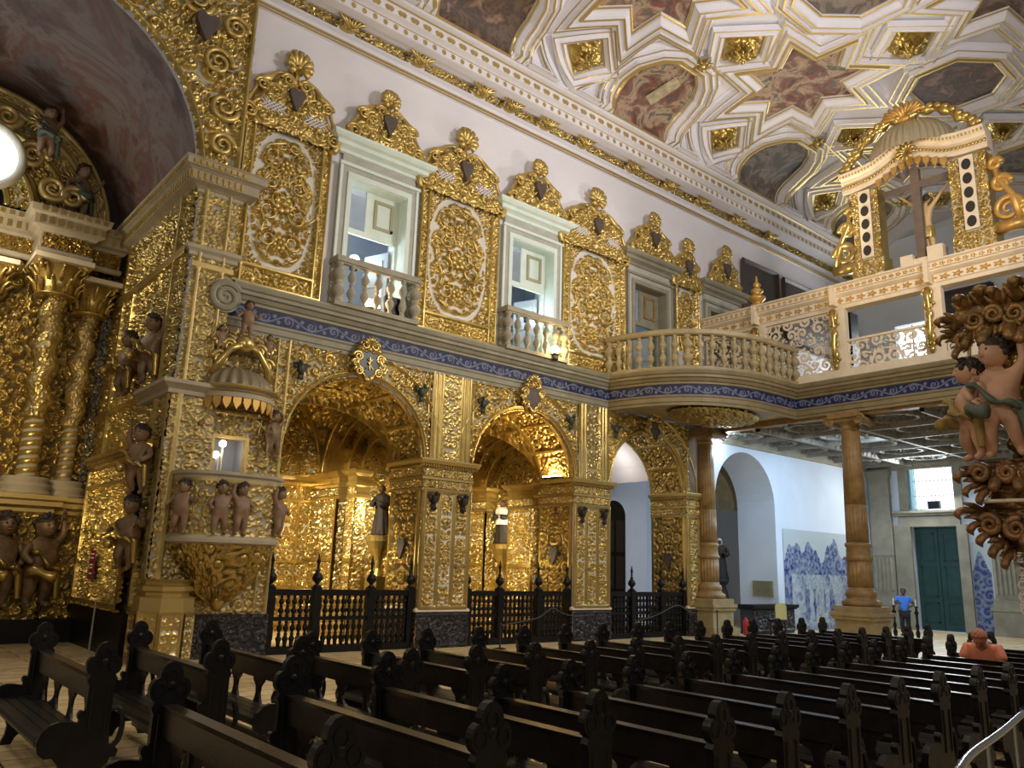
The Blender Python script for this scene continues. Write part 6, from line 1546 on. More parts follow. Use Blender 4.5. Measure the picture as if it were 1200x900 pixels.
# ------------------------------------------------------------------ pulpits
def pulpit_left():
    PX0, PXC = 4.95, 6.05
    bg = thing('pulpit_pier', 'gilded wall pier behind the near pulpit, with lit opening', 'pier', (6.4, W0, 0))
    m = MB(); hole = lambda U, V: ~((U > 5.78) & (U < 6.48) & (V > 3.62) & (V < 4.38))
    carve(m, wallF(W0), 5.66, 7.28, .84, 6.72, .024, lambda U, V: np.where((np.abs(U - 7.24) < .04) | (np.abs(U - 6.98) < .03) | (np.abs(V - 4.9) < .05) | (np.abs(U - 5.72) < .03), .95, T(np.abs(U - 6.1), V, 1.35)), .12, mask=hole); m.build('carved_face', M['goldg'], bg, smooth=True)
    m = MB(); carve(m, faceXp(7.28), W0, W0 + PD, .84, 4.5, .05, lambda U, V: T(U, V, 1.2), .05); m.bx(5.7, 7.27, W0 + .05, W0 + PD, .84, 3.5); m.bx(5.7, 7.27, W0 + .05, W0 + PD, 4.45, 6.7); m.build('pier_core', M['goldd'], bg)
    m = MB()
    for a, b, c, d in ((5.74, 5.80, 3.58, 4.42), (6.46, 6.52, 3.58, 4.42), (5.74, 6.52, 4.36, 4.42), (5.74, 6.52, 3.58, 3.64)): m.bx(a, b, W0 - .12, W0 + .05, c, d)
    m.build('opening_frame', M['goldm'], bg)
    m = MB(); m.bx(5.78, 6.48, W0 + .5, W0 + .52, 3.6, 4.4); m.bx(6.46, 6.48, W0, W0 + .5, 3.6, 4.4); m.bx(5.78, 5.80, W0, W0 + .5, 3.6, 4.4); m.build('opening_recess', mat('blue_grey_recess', (.20, .23, .30), .8), bg)
    m = MB(); carve(m, wallF(W0 - .07), 5.62, 7.32, .0, .82, .03, lambda U, V: T(U, V, 1.3), .05); m.bx(5.62, 7.32, W0 - .06, W0 + PD, .78, .84); m.build('plinth', M['blackc'], bg)
    lp = thing('pulpit_lamp', 'pair of white globe bulbs in the opening behind the pulpit', 'lamp', (5.95, 16.4, 3.6))
    for x, z in ((5.98, 4.24), (5.86, 4.0)): MB().ball((x, 16.42, z), .075).build('bulb', lampmat('soft_white_bulb', (1, .86, .66), 9), lp, smooth=True)
    MB().tube([(5.9, 16.42, 3.6), (5.9, 16.42, 3.95)], .03, 6).tube([(5.98, 16.42, 3.6), (5.98, 16.42, 4.2)], .02, 6).build('stem', M['grey'], lp)
    g = thing('pulpit', 'carved near pulpit with cherubs and fringed canopy on the gilded pier', 'pulpit', (PXC, W0, 2.2))
    # rounded body
    def bodyP(U, V, r=1.0, dep=1.08):
        a = PI - U; ca, sa = np.cos(a), np.sin(a); e = .62
        return np.stack([PXC + r * 1.02 * np.sign(ca) * np.abs(ca) ** e, W0 - .05 - dep * np.abs(sa) ** e, V], -1)
    def fb(U, V):
        P = bodyP(U, V); Q = bodyP(U + .01, V); d = Q - P; n = np.stack([d[..., 1], -d[..., 0], 0 * U], -1); n /= np.linalg.norm(n, axis=-1)[..., None] + 1e-9
        return P, n
    m = MB(); carve(m, fb, 0, PI, 2.30, 3.42, .022, lambda U, V: np.where((V > 3.34) | (V < 2.38), .5, T(U * 1.0, V, 1.45)), .10); m.build('carved_body', M['goldg'], g, smooth=True)
    a = np.linspace(0, PI, 60); pth = bodyP(a, a * 0)[:, :2]
    MB().sweep([(0, 3.38), (.05, 3.40), (.05, 3.46), (.10, 3.50), (.10, 3.56), (-.10, 3.58), (-.10, 3.3)], pth).sweep([(0, 2.36), (.06, 2.34), (.10, 2.28), (.10, 2.22), (.0, 2.18), (-.3, 2.18)], pth).build('rim_mouldings', M['cream_shade'], g)
    def under(U, V):
        k = np.clip((V - 1.15) / 1.05, 0, 1) ** .55; P = bodyP(U, V, 1.0)
        P = np.stack([PXC + .12 * (1 - k) + (P[..., 0] - PXC) * (.10 + .88 * k), W0 - .05 + (P[..., 1] - W0 + .05) * (.12 + .86 * k), V], -1)
        n = P - A3(PXC, W0 + .4, 2.6); n /= np.linalg.norm(n, axis=-1)[..., None]; return P, n
    m = MB(); carve(m, under, 0, PI, 1.15, 2.2, .024, lambda U, V: T(U * 1.1, V, 1.3), .11); m.ball((PXC + .12, W0 - .2, 1.1), (.14, .14, .2)); m.build('carved_underside', M['goldd'], g, smooth=True)
    for (dx, dy, yw, ps) in ((-.98, -.85, R(-40), 2), (-.38, -1.17, R(-6), 0), (.02, -1.19, R(6), 1), (.88, -.98, R(35), 1)):
        cherub(g, (PXC + dx, W0 + dy, 2.36), 1.0, yw, ps, name='putto', fingers=False)
    # canopy
    cx_, zc = 6.12, 5.12; a = np.linspace(PI, 2 * PI, 60); pth = np.stack([cx_ + .80 * np.cos(a), W0 + .62 * 1.25 * np.sin(a)], 1)
    MB().sweep([(0, zc), (.05, zc), (.05, zc + .10), (.02, zc + .11), (.02, zc + .16), (.10, zc + .20), (.10, zc + .26), (0, zc + .28)], pth).build('canopy_rim', M['cream_shade'], g)
    MB().sweep([(.06, zc + .10), (.085, zc + .12), (.06, zc + .14)], pth).sweep([(.11, zc + .2), (.125, zc + .23), (.11, zc + .25)], pth).build('canopy_gilt_line', M['goldp'], g)
    m = MB(); ph = np.linspace(0, PI / 2, 14); th = np.linspace(PI, 2 * PI, 80); lob = 1 + .04 * np.cos(22 * th)
    m.grid(np.array([[(cx_ + .78 * math.cos(p_) * math.cos(t) * l, W0 + .75 * math.cos(p_) * math.sin(t) * l, zc + .27 + .48 * math.sin(p_)) for t, l in zip(th, lob)] for p_ in ph])); m.build('canopy_dome', mat('grey_brown_ribbed_dome', (.26, .21, .13), .5, .25), g, smooth=True)
    m = MB()
    for k in range(13):
        t = PI + PI * (k + .5) / 13; c_ = A3(cx_ + .80 * math.cos(t), W0 + .775 * math.sin(t), zc); u = A3(-math.sin(t), math.cos(t), 0)
        m.prism([(-.08, .0), (.08, 0), (.08, -.10), (.05, -.17), (0, -.25), (-.05, -.17), (-.08, -.10)], c_, u, (0, 0, 1), A3(math.cos(t), math.sin(t), 0) * .03)
    m.build('canopy_fringe', M['creamg'], g)
    m = MB()                                  # crown of scrolls over the canopy
    for s in (-1, 1):
        for (dx, z, r0) in ((.50, 5.95, .17), (.32, 6.25, .15), (.55, 6.3, .11)):
            t = np.linspace(0, 3.4 * PI, 30); rr = r0 * (1 - t / (4.2 * PI)); m.tube(np.stack([cx_ + s * (dx + rr * np.cos(t)), W0 - .35 + 0 * t, z + rr * np.sin(t)], 1), np.linspace(.06, .03, 30), 6)
        m.tube([(cx_ + s * .62, W0 - .3, 5.6), (cx_ + s * .5, W0 - .4, 5.9), (cx_ + s * .3, W0 - .4, 6.2), (cx_, W0 - .4, 6.35)], [.09, .08, .07, .09], 7)
    m.ball((cx_, W0 - .35, 6.35), (.22, .16, .2)); m.build('canopy_scrolls', M['goldw'], g, smooth=True)
    cherub(g, (cx_ - .02, W0 - .42, 6.45), .82, R(-5), 2, name='crowning_figure', fingers=False)
    for s in (-1, 1): cherub(g, (cx_ + s * .52, W0 - .35, 6.1), .55, R(-10 * s), 0 if s < 0 else 1, name='side_figure', fingers=False)
    for s in (-1, 1): cherub(g, (cx_ + s * .86 - .0, W0 - .22, 4.05), 1.0, R(20 * s), 1 if s < 0 else 0, name='bracket_figure', skin='statue', fingers=False)
pulpit_left()

def pulpit_right():
    g = thing('pulpit', 'dark gilded right hand pulpit corner with two painted cherubs at the picture edge', 'pulpit', (6.3, 1.5, 1.6))
    XF_ = 5.98
    m = MB(); m.bx(XF_ + .02, 8.1, .7, 1.88, 2.45, 3.75)
    carve(m, faceX(XF_), -1.9, -.7, 2.45, 3.8, .014, lambda U, V: T(U, V, 1.5), .10)
    carve(m, plane((XF_, 1.9, 0), (-1, 0, 0), (0, 0, 1)), -2.2, 0, 2.45, 3.8, .03, lambda U, V: T(U, V, 1.4), .08)
    m.build('carved_body', M['goldd'], g, smooth=True)
    BZ = mat('dark_bronze_gilding', (.27, .155, .055), .38, .6, bump=.5, bscale=34, var=.5, vscale=9)
    BR_ = mat('bronze_brown_carving', (.24, .125, .05), .42, .5, bump=.6, bscale=28, var=.5, vscale=9)
    def leaf(m, y, z, dy, dz, L, r, x=5.86):
        """one curling acanthus leaf lying on the pulpit face"""
        p = [(x + .04, y, z), (x - .04, y + dy * L * .45, z + dz * L * .45), (x - .09, y + dy * L * .85, z + dz * L * .85), (x - .12, y + dy * L * 1.0, z + dz * L * 1.0 - .03), (x - .09, y + dy * L * .95, z + dz * L * .9 - .06)]
        m.tube(catmull(p, 4), np.interp(np.linspace(0, 1, 17), [0, .35, .7, 1], [r * .7, r * 1.15, r, r * .25]), 8, flat=.6)
        for s in (-1, 1):
            m.tube([(x, y, z), (x - .05, y + dy * L * .4 + s * dz * r * 1.1, z + dz * L * .4 - s * dy * r * 1.1), (x - .09, y + dy * L * .75 + s * dz * r * 1.5, z + dz * L * .75 - s * dy * r * 1.5)], [r * .5, r * .6, r * .2], 6)
    def volute(m, y, z, r0, d, ph=0, x=5.85, w=.035):
        t = np.linspace(0, 3.8 * PI, 44); rr = r0 * (1 - t / (4.4 * PI)); m.tube(np.stack([x - .03 - .02 * np.sin(t / 4) + 0 * t, y + rr * np.cos(d * t + ph), z + rr * np.sin(d * t + ph)], 1), np.linspace(w, w * .4, 44), 8)
    m = MB()                                  # heavy overhanging rim of leaves and volutes above the heads
    m.tube(catmull([(5.86, 2.17, 3.66), (5.84, 2.08, 3.70), (5.86, 1.98, 3.72), (5.90, 1.7, 3.70), (5.92, .9, 3.68)], 5), [.05] * 4 + [.07] * 17, 8)
    m.tube(catmull([(5.90, 2.10, 3.76), (5.90, 2.02, 3.80), (5.90, 1.9, 3.80), (5.92, .9, 3.80)], 5), .045, 8)
    for (y, z, dy, dz, L, r) in ((2.12, 3.68, .9, .25, .11, .035), (2.13, 3.60, .95, -.3, .10, .03), (2.04, 3.74, .3, .9, .12, .04), (1.94, 3.76, -.1, 1, .12, .045), (1.84, 3.74, .2, .95, .12, .04), (1.74, 3.76, -.2, 1, .13, .045), (1.62, 3.74, .1, 1, .13, .045), (1.5, 3.76, 0, 1, .13, .045),
                                 (2.03, 3.62, .2, -.9, .12, .035), (1.98, 3.62, -.3, -.9, .12, .04), (1.9, 3.64, .3, -.95, .13, .04), (1.8, 3.64, -.2, -.95, .13, .045), (1.7, 3.62, .2, -.95, .14, .045), (1.58, 3.62, 0, -1, .14, .045), (2.08, 3.52, .5, -.8, .09, .03)): leaf(m, y, z, dy, dz, L, r)
    for (y, z, r0, d) in ((2.09, 3.53, .055, 1), (2.00, 3.66, .06, -1), (1.88, 3.68, .065, 1), (1.75, 3.66, .07, -1), (1.6, 3.66, .07, 1)): volute(m, y, z, r0, d, w=.026)
    for k in range(14): m.ball((5.84, 2.08 - .05 * k, 3.58 + .02 * math.sin(k * 2)), .022, 8, 6)
    m.build('leaf_rim', BZ, g, smooth=True)
    m = MB().tube([(5.84, 2.07, 3.40), (5.84, 2.05, 3.62)], .014, 8).lathe([(.022, 3.38), (.026, 3.40), (.018, 3.42)], (5.84, 2.07, 0), 10); m.build('candle_stick', M['cream'], g)
    m = MB()                                  # scrolled ledge the cherubs stand on, and tapering console
    for (y, z, dy, dz, L, r) in ((2.10, 2.62, .95, -.1, .10, .035), (2.06, 2.56, .9, -.5, .10, .03), (2.02, 2.54, .5, -.9, .10, .03), (1.95, 2.64, .2, -.9, .12, .04), (1.85, 2.64, -.2, -.9, .13, .04), (1.72, 2.64, .2, -.9, .13, .04), (1.6, 2.64, 0, -1, .13, .04),
                                 (2.09, 2.37, .95, .0, .13, .035), (2.06, 2.30, .9, -.4, .09, .035), (2.02, 2.24, .8, -.6, .09, .035), (1.97, 2.18, .6, -.8, .09, .035), (1.93, 2.12, .3, -.9, .09, .03), (1.84, 2.3, -.1, -.9, .14, .04), (1.74, 2.3, .2, -.9, .15, .04), (1.62, 2.28, 0, -1, .15, .04), (1.8, 2.14, .2, -.9, .12, .035)): leaf(m, y, z, dy, dz, L, r, 5.88)
    for (y, z, r0, d, ph) in ((2.06, 2.61, .06, 1, 0), (1.9, 2.60, .055, -1, 1), (1.76, 2.60, .06, 1, 2), (2.03, 2.27, .065, 1, .5), (1.88, 2.24, .07, -1, 2), (1.72, 2.22, .07, 1, 1), (1.6, 2.58, .06, -1, 0)): volute(m, y, z, r0, d, ph, 5.84, .028)
    sec = ((2.70, 2.12), (2.66, 2.15), (2.60, 2.14), (2.54, 2.08), (2.48, 2.03), (2.44, 2.04), (2.40, 2.09), (2.36, 2.13), (2.30, 2.08), (2.22, 2.02), (2.14, 1.97), (2.06, 1.90), (2.0, 1.80))
    P = np.array([[(5.92 + (1 - math.cos(t)) * .25 - .05 * math.sin(2 * t), y0 * (1 - t / 2.2) + (t / 2.2) * .9 if t > .2 else y0 - .02 * (.2 - t), z) for t in np.linspace(0, 2.0, 60)] for z, y0 in sec])
    P = np.array([np.stack([np.interp(np.linspace(0, 1, 60), np.linspace(0, 1, 60), row[:, 0]) for _ in (0,)] + [row[:, 1], row[:, 2]], 1) for row in P])
    Zi = np.linspace(0, len(sec) - 1, 70); P2 = np.stack([np.stack([np.interp(Zi, np.arange(len(sec)), P[:, k, c_]) for k in range(60)], 1) for c_ in range(3)], -1)
    H_ = T(P2[..., 1], P2[..., 2], 1.6); P2[..., 0] -= .06 * H_; m.grid(P2, H_); m.grid(P2[:, ::-1] + A3(.06, 0, 0))
    P3 = np.stack([P2[:, 0], P2[:, 0] + A3(.5, -.1, 0)], 1); m.grid(P3)
    m.build('scrolled_console', BR_, g, smooth=True)
    MB().tube([(6.2, 2.10, 2.43), (5.90, 2.10, 2.43), (5.80, 2.05, 2.425), (5.80, 1.5, 2.42)], .012, 8).build('ledge_moulding', M['cream'], g)
    cherub(g, (5.80, 1.90, 2.70), .80, R(-84), 0, head=(R(-34), R(-4), 0), skin='skin', name='cherub', drape=mat('grey_green_drapery', (.11, .13, .10), .7, bump=.3), label='larger painted cherub with dark curls')
    cherub(g, (5.84, 2.075, 2.70), .70, R(-128), 2, head=(R(-40), 0, 0), skin='skin', name='cherub', drape=mat('ochre_drapery', (.30, .20, .06), .7, bump=.3), label='smaller cherub in profile')
    m = MB()                                  # white and blue painted scroll edge below
    Lp = catmull([(5.86, 1.90, 2.10), (5.86, 1.93, 2.03), (5.86, 1.88, 1.96), (5.86, 1.92, 1.89), (5.86, 1.88, 1.82), (5.86, 1.92, 1.76), (5.86, 1.87, 1.68)], 8); m.tube(Lp, .010, 6)
    for z, d in ((2.06, 1), (1.98, -1), (1.90, 1), (1.82, -1), (1.74, 1)): volute(m, 1.885, z, .034, d, 1, 5.87, .008)
    m.build('white_scroll_edge', M['cloth'], g, smooth=True)
    m = MB().prism([(-1.89, 2.1), (-1.92, 2.03), (-1.875, 1.96), (-1.91, 1.89), (-1.875, 1.82), (-1.91, 1.76), (-1.86, 1.66), (-1.86, 1.5), (-.9, 1.5), (-.9, 2.1)], (5.88, 0, 0), (0, -1, 0), (0, 0, 1), (.05, 0, 0)); m.build('blue_painted_board', mat('blue_white_painted_board', (.20, .30, .50), .5, var=.6, vscale=18), g)
    MB().bx(6.0, 7.6, .7, 1.8, 0, 2.4).build('pier_base', M['stonel'], g)
pulpit_right()
g = thing('handrail', 'polished metal handrail at the lower right corner', 'handrail', (5.6, 2.1, 0))
pts = catmull([(4.55, 1.86, .97), (5.1, 2.0, .97), (6.0, 2.16, .97), (7.0, 2.36, .97)], 8); MB().tube(pts, .022, 10).build('rail_tube', mat('polished_steel', (.55, .58, .62), .22, .9), g, smooth=True)
for k in (4, 12, 20): MB().tube([(pts[k][0], pts[k][1], 0), (pts[k][0], pts[k][1], .96)], .016, 8).build('post', bpy.data.materials['polished_steel'], g)
# ------------------------------------------------------------------ pews
M['pew'] = mat('dark_varnished_pew_wood', (.0062, .0056, .0056), .40, spec=.35, bump=.15, bscale=25, var=.5, vscale=6)
M['pewr'] = mat('worn_brown_pew_rail', (.013, .009, .0075), .36, spec=.4, bump=.1, bscale=30, var=.4, vscale=8)
def circ(cx, cz, r, a0, a1, n=9): return [(cx + r * math.cos(R(a)), cz + r * math.sin(R(a))) for a in np.linspace(a0, a1, n)]
OUT = ([(-.34, 0), (-.20, 0), (-.16, .06), (-.07, .13), (.03, .13), (.10, .05), (.13, 0), (.24, 0), (.20, .08), (.13, .18), (.15, .27), (.20, .26), (.22, .31), (.17, .36), (.13, .36), (.115, .48), (.115, .80), (.135, .84), (.11, .875)]
       + circ(.088, .945, .074, -70, 80) + circ(0, 1.03, .09, -20, 200) + circ(-.088, .945, .074, 100, 250)
       + [(-.11, .875), (-.135, .84), (-.115, .80), (-.115, .58)] + circ(-.145, .585, .035, 60, 250, 6) + [(-.16, .53), (-.26, .545), (-.36, .55), (-.46, .53), (-.54, .48), (-.575, .41), (-.55, .34), (-.48, .30), (-.40, .30), (-.33, .25), (-.28, .17), (-.29, .09)])
OUT = [(x * .86 if x > -.16 else -.1376 + (x + .16) * .70, z) for x, z in OUT]
def pew(name_len, h=1.0):
    L = name_len
    root = thing('church_pew', 'dark wooden pew', 'pew', (0, 0, 0), 'dark carved pews of the nave')
    def sc(pts): return [(x, z * h) for x, z in pts]
    for y in (0, L):
        e = MB(); o = OUT
        e.prism(sc(o), (0, y - .03, 0), (1, 0, 0), (0, 0, 1), (0, .06, 0))
        ep = e.build('end_panel', M['pew'], root)
        q = MB(); s = -1 if y == 0 else 1
        for cx, cz in ((.076, .945), (-.076, .945), (0, 1.03)):
            t = np.linspace(0, 2 * PI, 14, endpoint=False)
            for ss in (-1, 1): q.tube(np.stack([cx + 0.038 * np.cos(t), 0 * t + y + ss * .03, (cz + .042 * np.sin(t)) * h], 1), .007, 5, closed=True)
        for ss in (-1, 1): q.ball((0, y + ss * .03, .97 * h), (.03, .015, .03), 8, 6); q.tube([(-.06, y + ss * .032, .45 * h), (-.06, y + ss * .032, .8 * h)], .008, 4); q.tube([(.06, y + ss * .032, .45 * h), (.06, y + ss * .032, .8 * h)], .008, 4)
        q.tube(catmull([(.10, y, .62 * h), (.17, y, .61 * h), (.205, y, .50 * h), (.185, y, .38 * h), (.12, y, .33 * h)], 5), .024, 7)
        q.build('carved_trim', M['pew'], ep)
    r = MB().prism([(-.03, .66), (.025, .66), (.035, .82), (.05, .855), (-.05, .855), (-.035, .82)], (0, .03, 0), (1, 0, 0), (0, 0, h), (0, L - .06, 0)); r.build('top_rail', M['pewr'], root)
    s = MB()
    for k in range(4): s.bx(-.40 + k * .10, -.40 + k * .10 + .09, .03, L - .03, .405 * h, .435 * h)
    s.prism([(-.425, .38), (-.40, .38), (-.39, .435), (-.415, .435), (-.435, .41)], (0, .03, 0), (1, 0, 0), (0, 0, h), (0, L - .06, 0)); s.build('seat', M['pew'], root)
    n = 4
    for k in range(n):
        y = L * (k + .5 + (0)) / n
        w = .13
        P = [(-w, .665), (w, .665), (w * .95, .63), (.055, .58), (.04, .52), (.06, .47), (.09, .43), (-.09, .43), (-.06, .47), (-.04, .52), (-.055, .58), (-w * .95, .63)]
        MB().prism([(a, b * h) for a, b in P], (-.012, y, 0), (0, 1, 0), (0, 0, 1), (.026, 0, 0)).build('splat', M['pewr'], root)
    MB().bx(.02, .07, .03, L - .03, .09 * h, .15 * h).build('stretcher', M['pewr'], root)
    MB().bx(-.10, .0, .03, L - .03, .30 * h, .405 * h).build('seat_beam', M['pew'], root)
    return root
ORDN = 'first second third fourth fifth sixth seventh eighth ninth tenth eleventh twelfth thirteenth fourteenth fifteenth sixteenth seventeenth eighteenth'.split()
A_ = [4.55, 5.33, 6.2, 7.03, 7.84, 8.68, 9.48, 10.28, 11.06, 11.85, 12.65, 13.5, 14.3, 15.1]
B_ = [4.55, 5.35, 6.17, 7.03, 7.83, 8.65, 9.45, 10.27, 11.07, 11.9, 12.7, 13.5, 14.35, 15.2, 16.0]
pA = pew(2.16)
for k, x in enumerate(A_):
    o = pA if k == 0 else dup(pA)
    o.location = (x, 3.29, 0); o['label'] = 'dark pew, %s row of the block between the right edge and centre aisle' % ORDN[k]
    o['group'] = 'pews of the block nearest the camera'
pB = pew(2.10)
for k, x in enumerate(B_):
    o = pB if k == 0 else dup(pB)
    o.location = (x, 6.85, 0); o['label'] = 'dark pew, %s row of the block between centre aisle and gilded wall' % ORDN[k]
    o['group'] = 'pews of the block by the gilded arches'
H3 = 1.2 / 1.12
pC = pew(2.42, H3)
for k, (x, y0) in enumerate(((2.02, 3.62), (2.92, 3.6), (3.76, 3.6))):
    o = pC if k == 0 else dup(pC); o.location = (x, y0, 0); o['label'] = 'taller front pew nearest the camera, %s of three before the right block' % ORDN[k]; o['group'] = 'taller front pews'
for k, (x, y0) in enumerate(((1.98, 7.6), (2.92, 7.5), (3.76, 7.6))):
    o = dup(pC); o.location = (x, y0, 0); o['label'] = 'taller front pew at the lower left, %s of three from the altar' % ORDN[k]; o['group'] = 'taller front pews'

# ------------------------------------------------------------------ rope barriers along the railings
def rope(label, pts):
    g = thing('rope_barrier', label, 'rope', tuple(pts[0]), 'ropes in front of the railings'); P = catmull(pts, 8); q = MB().tube(P, .013, 6)
    q.build('twisted_rope', mat('tan_rope', (.10, .08, .055), .9, bump=.5, bscale=60), g, smooth=True)
    for e in (pts[0], pts[-1]): MB().lathe([(.15, 0), (.15, .02), (.02, .05), (.018, e[2]), (.035, e[2] + .03), (0, e[2] + .07)], (e[0], e[1], 0), 10).build('stanchion', M['iron'], g)
rope('tan rope hanging before the second arch railing', [(12.9, 15.6, .55), (13.5, 15.6, .62), (14.2, 15.65, .72), (14.7, 15.7, .93), (15.1, 15.7, .80), (15.6, 15.75, .72), (16.2, 15.8, .75)])
rope('tan rope hanging before the third arch railing', [(17.9, 15.7, .55), (18.8, 15.7, .70), (19.8, 15.7, .98), (20.4, 15.75, .80), (20.9, 15.75, .74), (21.35, 15.4, .8)])

# ------------------------------------------------------------------ people
def standing_man():
    p = A3(29.9, 13.56, 0); h = 1.62; g = thing('person', 'person in bright blue t-shirt and dark trousers standing beside the green door', 'person', tuple(p))
    yaw_ = R(-62); Rz = rot_zyx(yaw_)
    N = {'pel': (0, 0, .52, .085), 'abd': (0, -.005, .60, .082), 'che': (0, .0, .72, .095), 'nek': (0, 0, .845, .035), 'n2': (0, -.005, .875, .034)}
    E = [('pel', 'abd'), ('abd', 'che'), ('che', 'nek'), ('nek', 'n2')]
    for s, n in ((-1, 'r'), (1, 'l')):
        N.update({'h' + n: (.055 * s, 0, .49, .058), 'k' + n: (.06 * s, -.01, .27, .040), 'c' + n: (.06 * s, .01, .19, .036), 'a' + n: (.06 * s, .01, .045, .024), 't' + n: (.075 * s, -.09, .018, .02)})
        N.update({'s' + n: (.105 * s, 0, .80, .042), 'e' + n: (.20 * s, .02, .665, .029), 'w' + n: (.115 * s, -.12, .62 if s > 0 else .68, .02)})
        E += [('pel', 'h' + n), ('h' + n, 'k' + n), ('k' + n, 'c' + n), ('c' + n, 'a' + n), ('a' + n, 't' + n), ('che', 's' + n), ('s' + n, 'e' + n), ('e' + n, 'w' + n)]
    def up(Nd): return {k: tuple(A3(*v[:3]) * h) + (v[3] * h,) for k, v in Nd.items()}
    V, F = skin_arrays(up(N), E, 'pel'); b = MB().add(V @ Rz.T + p, F); pr = {'hair': MB(), 'eye': MB(), 'lip': MB()}
    add_head(b, pr, A3(0, -.012, .935) * h @ Rz.T + p, .066 * h, Rz @ rot_zyx(0, -.15))
    for s, n in ((-1, 'r'), (1, 'l')):
        w_, e_ = A3(*N['w' + n][:3]) * h, A3(*N['e' + n][:3]) * h; hand(b, w_ @ Rz.T + p, (w_ - e_) @ Rz.T, A3(0, 0, 1), .10 * h)
    bo = b.build('body', M['brownskin'], g, smooth=True)
    pr['hair'].build('hair', M['hair'], bo, smooth=True); pr['eye'].build('eyes', M['eye'], bo, smooth=True); pr['lip'].build('lips', M['lip'], bo, smooth=True)
    k = 1.16; C = {q: (*v[:3], v[3] * k) for q, v in N.items()}
    sh = {q: C[q] for q in ('pel', 'abd', 'che')}; sh['pel'] = (0, 0, .50, .105); sh['abd'] = (0, -.005, .60, .10); sh['col'] = (0, 0, .825, .05)
    for s, n in ((-1, 'r'), (1, 'l')): sh['s' + n] = (.105 * s, 0, .80, .054); sh['m' + n] = (.165 * s, .012, .715, .05)
    V, F = skin_arrays(up(sh), [('pel', 'abd'), ('abd', 'che'), ('che', 'col'), ('che', 'sr'), ('sr', 'mr'), ('che', 'sl'), ('sl', 'ml')], 'pel'); MB().add(V @ Rz.T + p, F).build('t_shirt', M['blue'], bo, smooth=True)
    tr = {'pel': (0, 0, .50, .10)}
    for s, n in ((-1, 'r'), (1, 'l')): tr['h' + n] = (.055 * s, 0, .47, .072); tr['k' + n] = (.06 * s, -.01, .27, .052); tr['a' + n] = (.06 * s, .01, .05, .042)
    V, F = skin_arrays(up(tr), [('pel', 'hr'), ('hr', 'kr'), ('kr', 'ar'), ('pel', 'hl'), ('hl', 'kl'), ('kl', 'al')], 'pel'); MB().add(V @ Rz.T + p, F).build('trousers', M['jeans'], bo, smooth=True)
    q = MB()
    for s in (-1, 1): q.ball(A3(.07 * s, -.04, .022) * h @ Rz.T + p, (.045 * h, .045 * h, .022 * h), 10, 6); q.ball(A3(.075 * s, -.09, .018) * h @ Rz.T + p, (.03 * h, .03 * h, .018 * h), 10, 6)
    q.build('shoes', M['black'], bo, smooth=True)
standing_man()
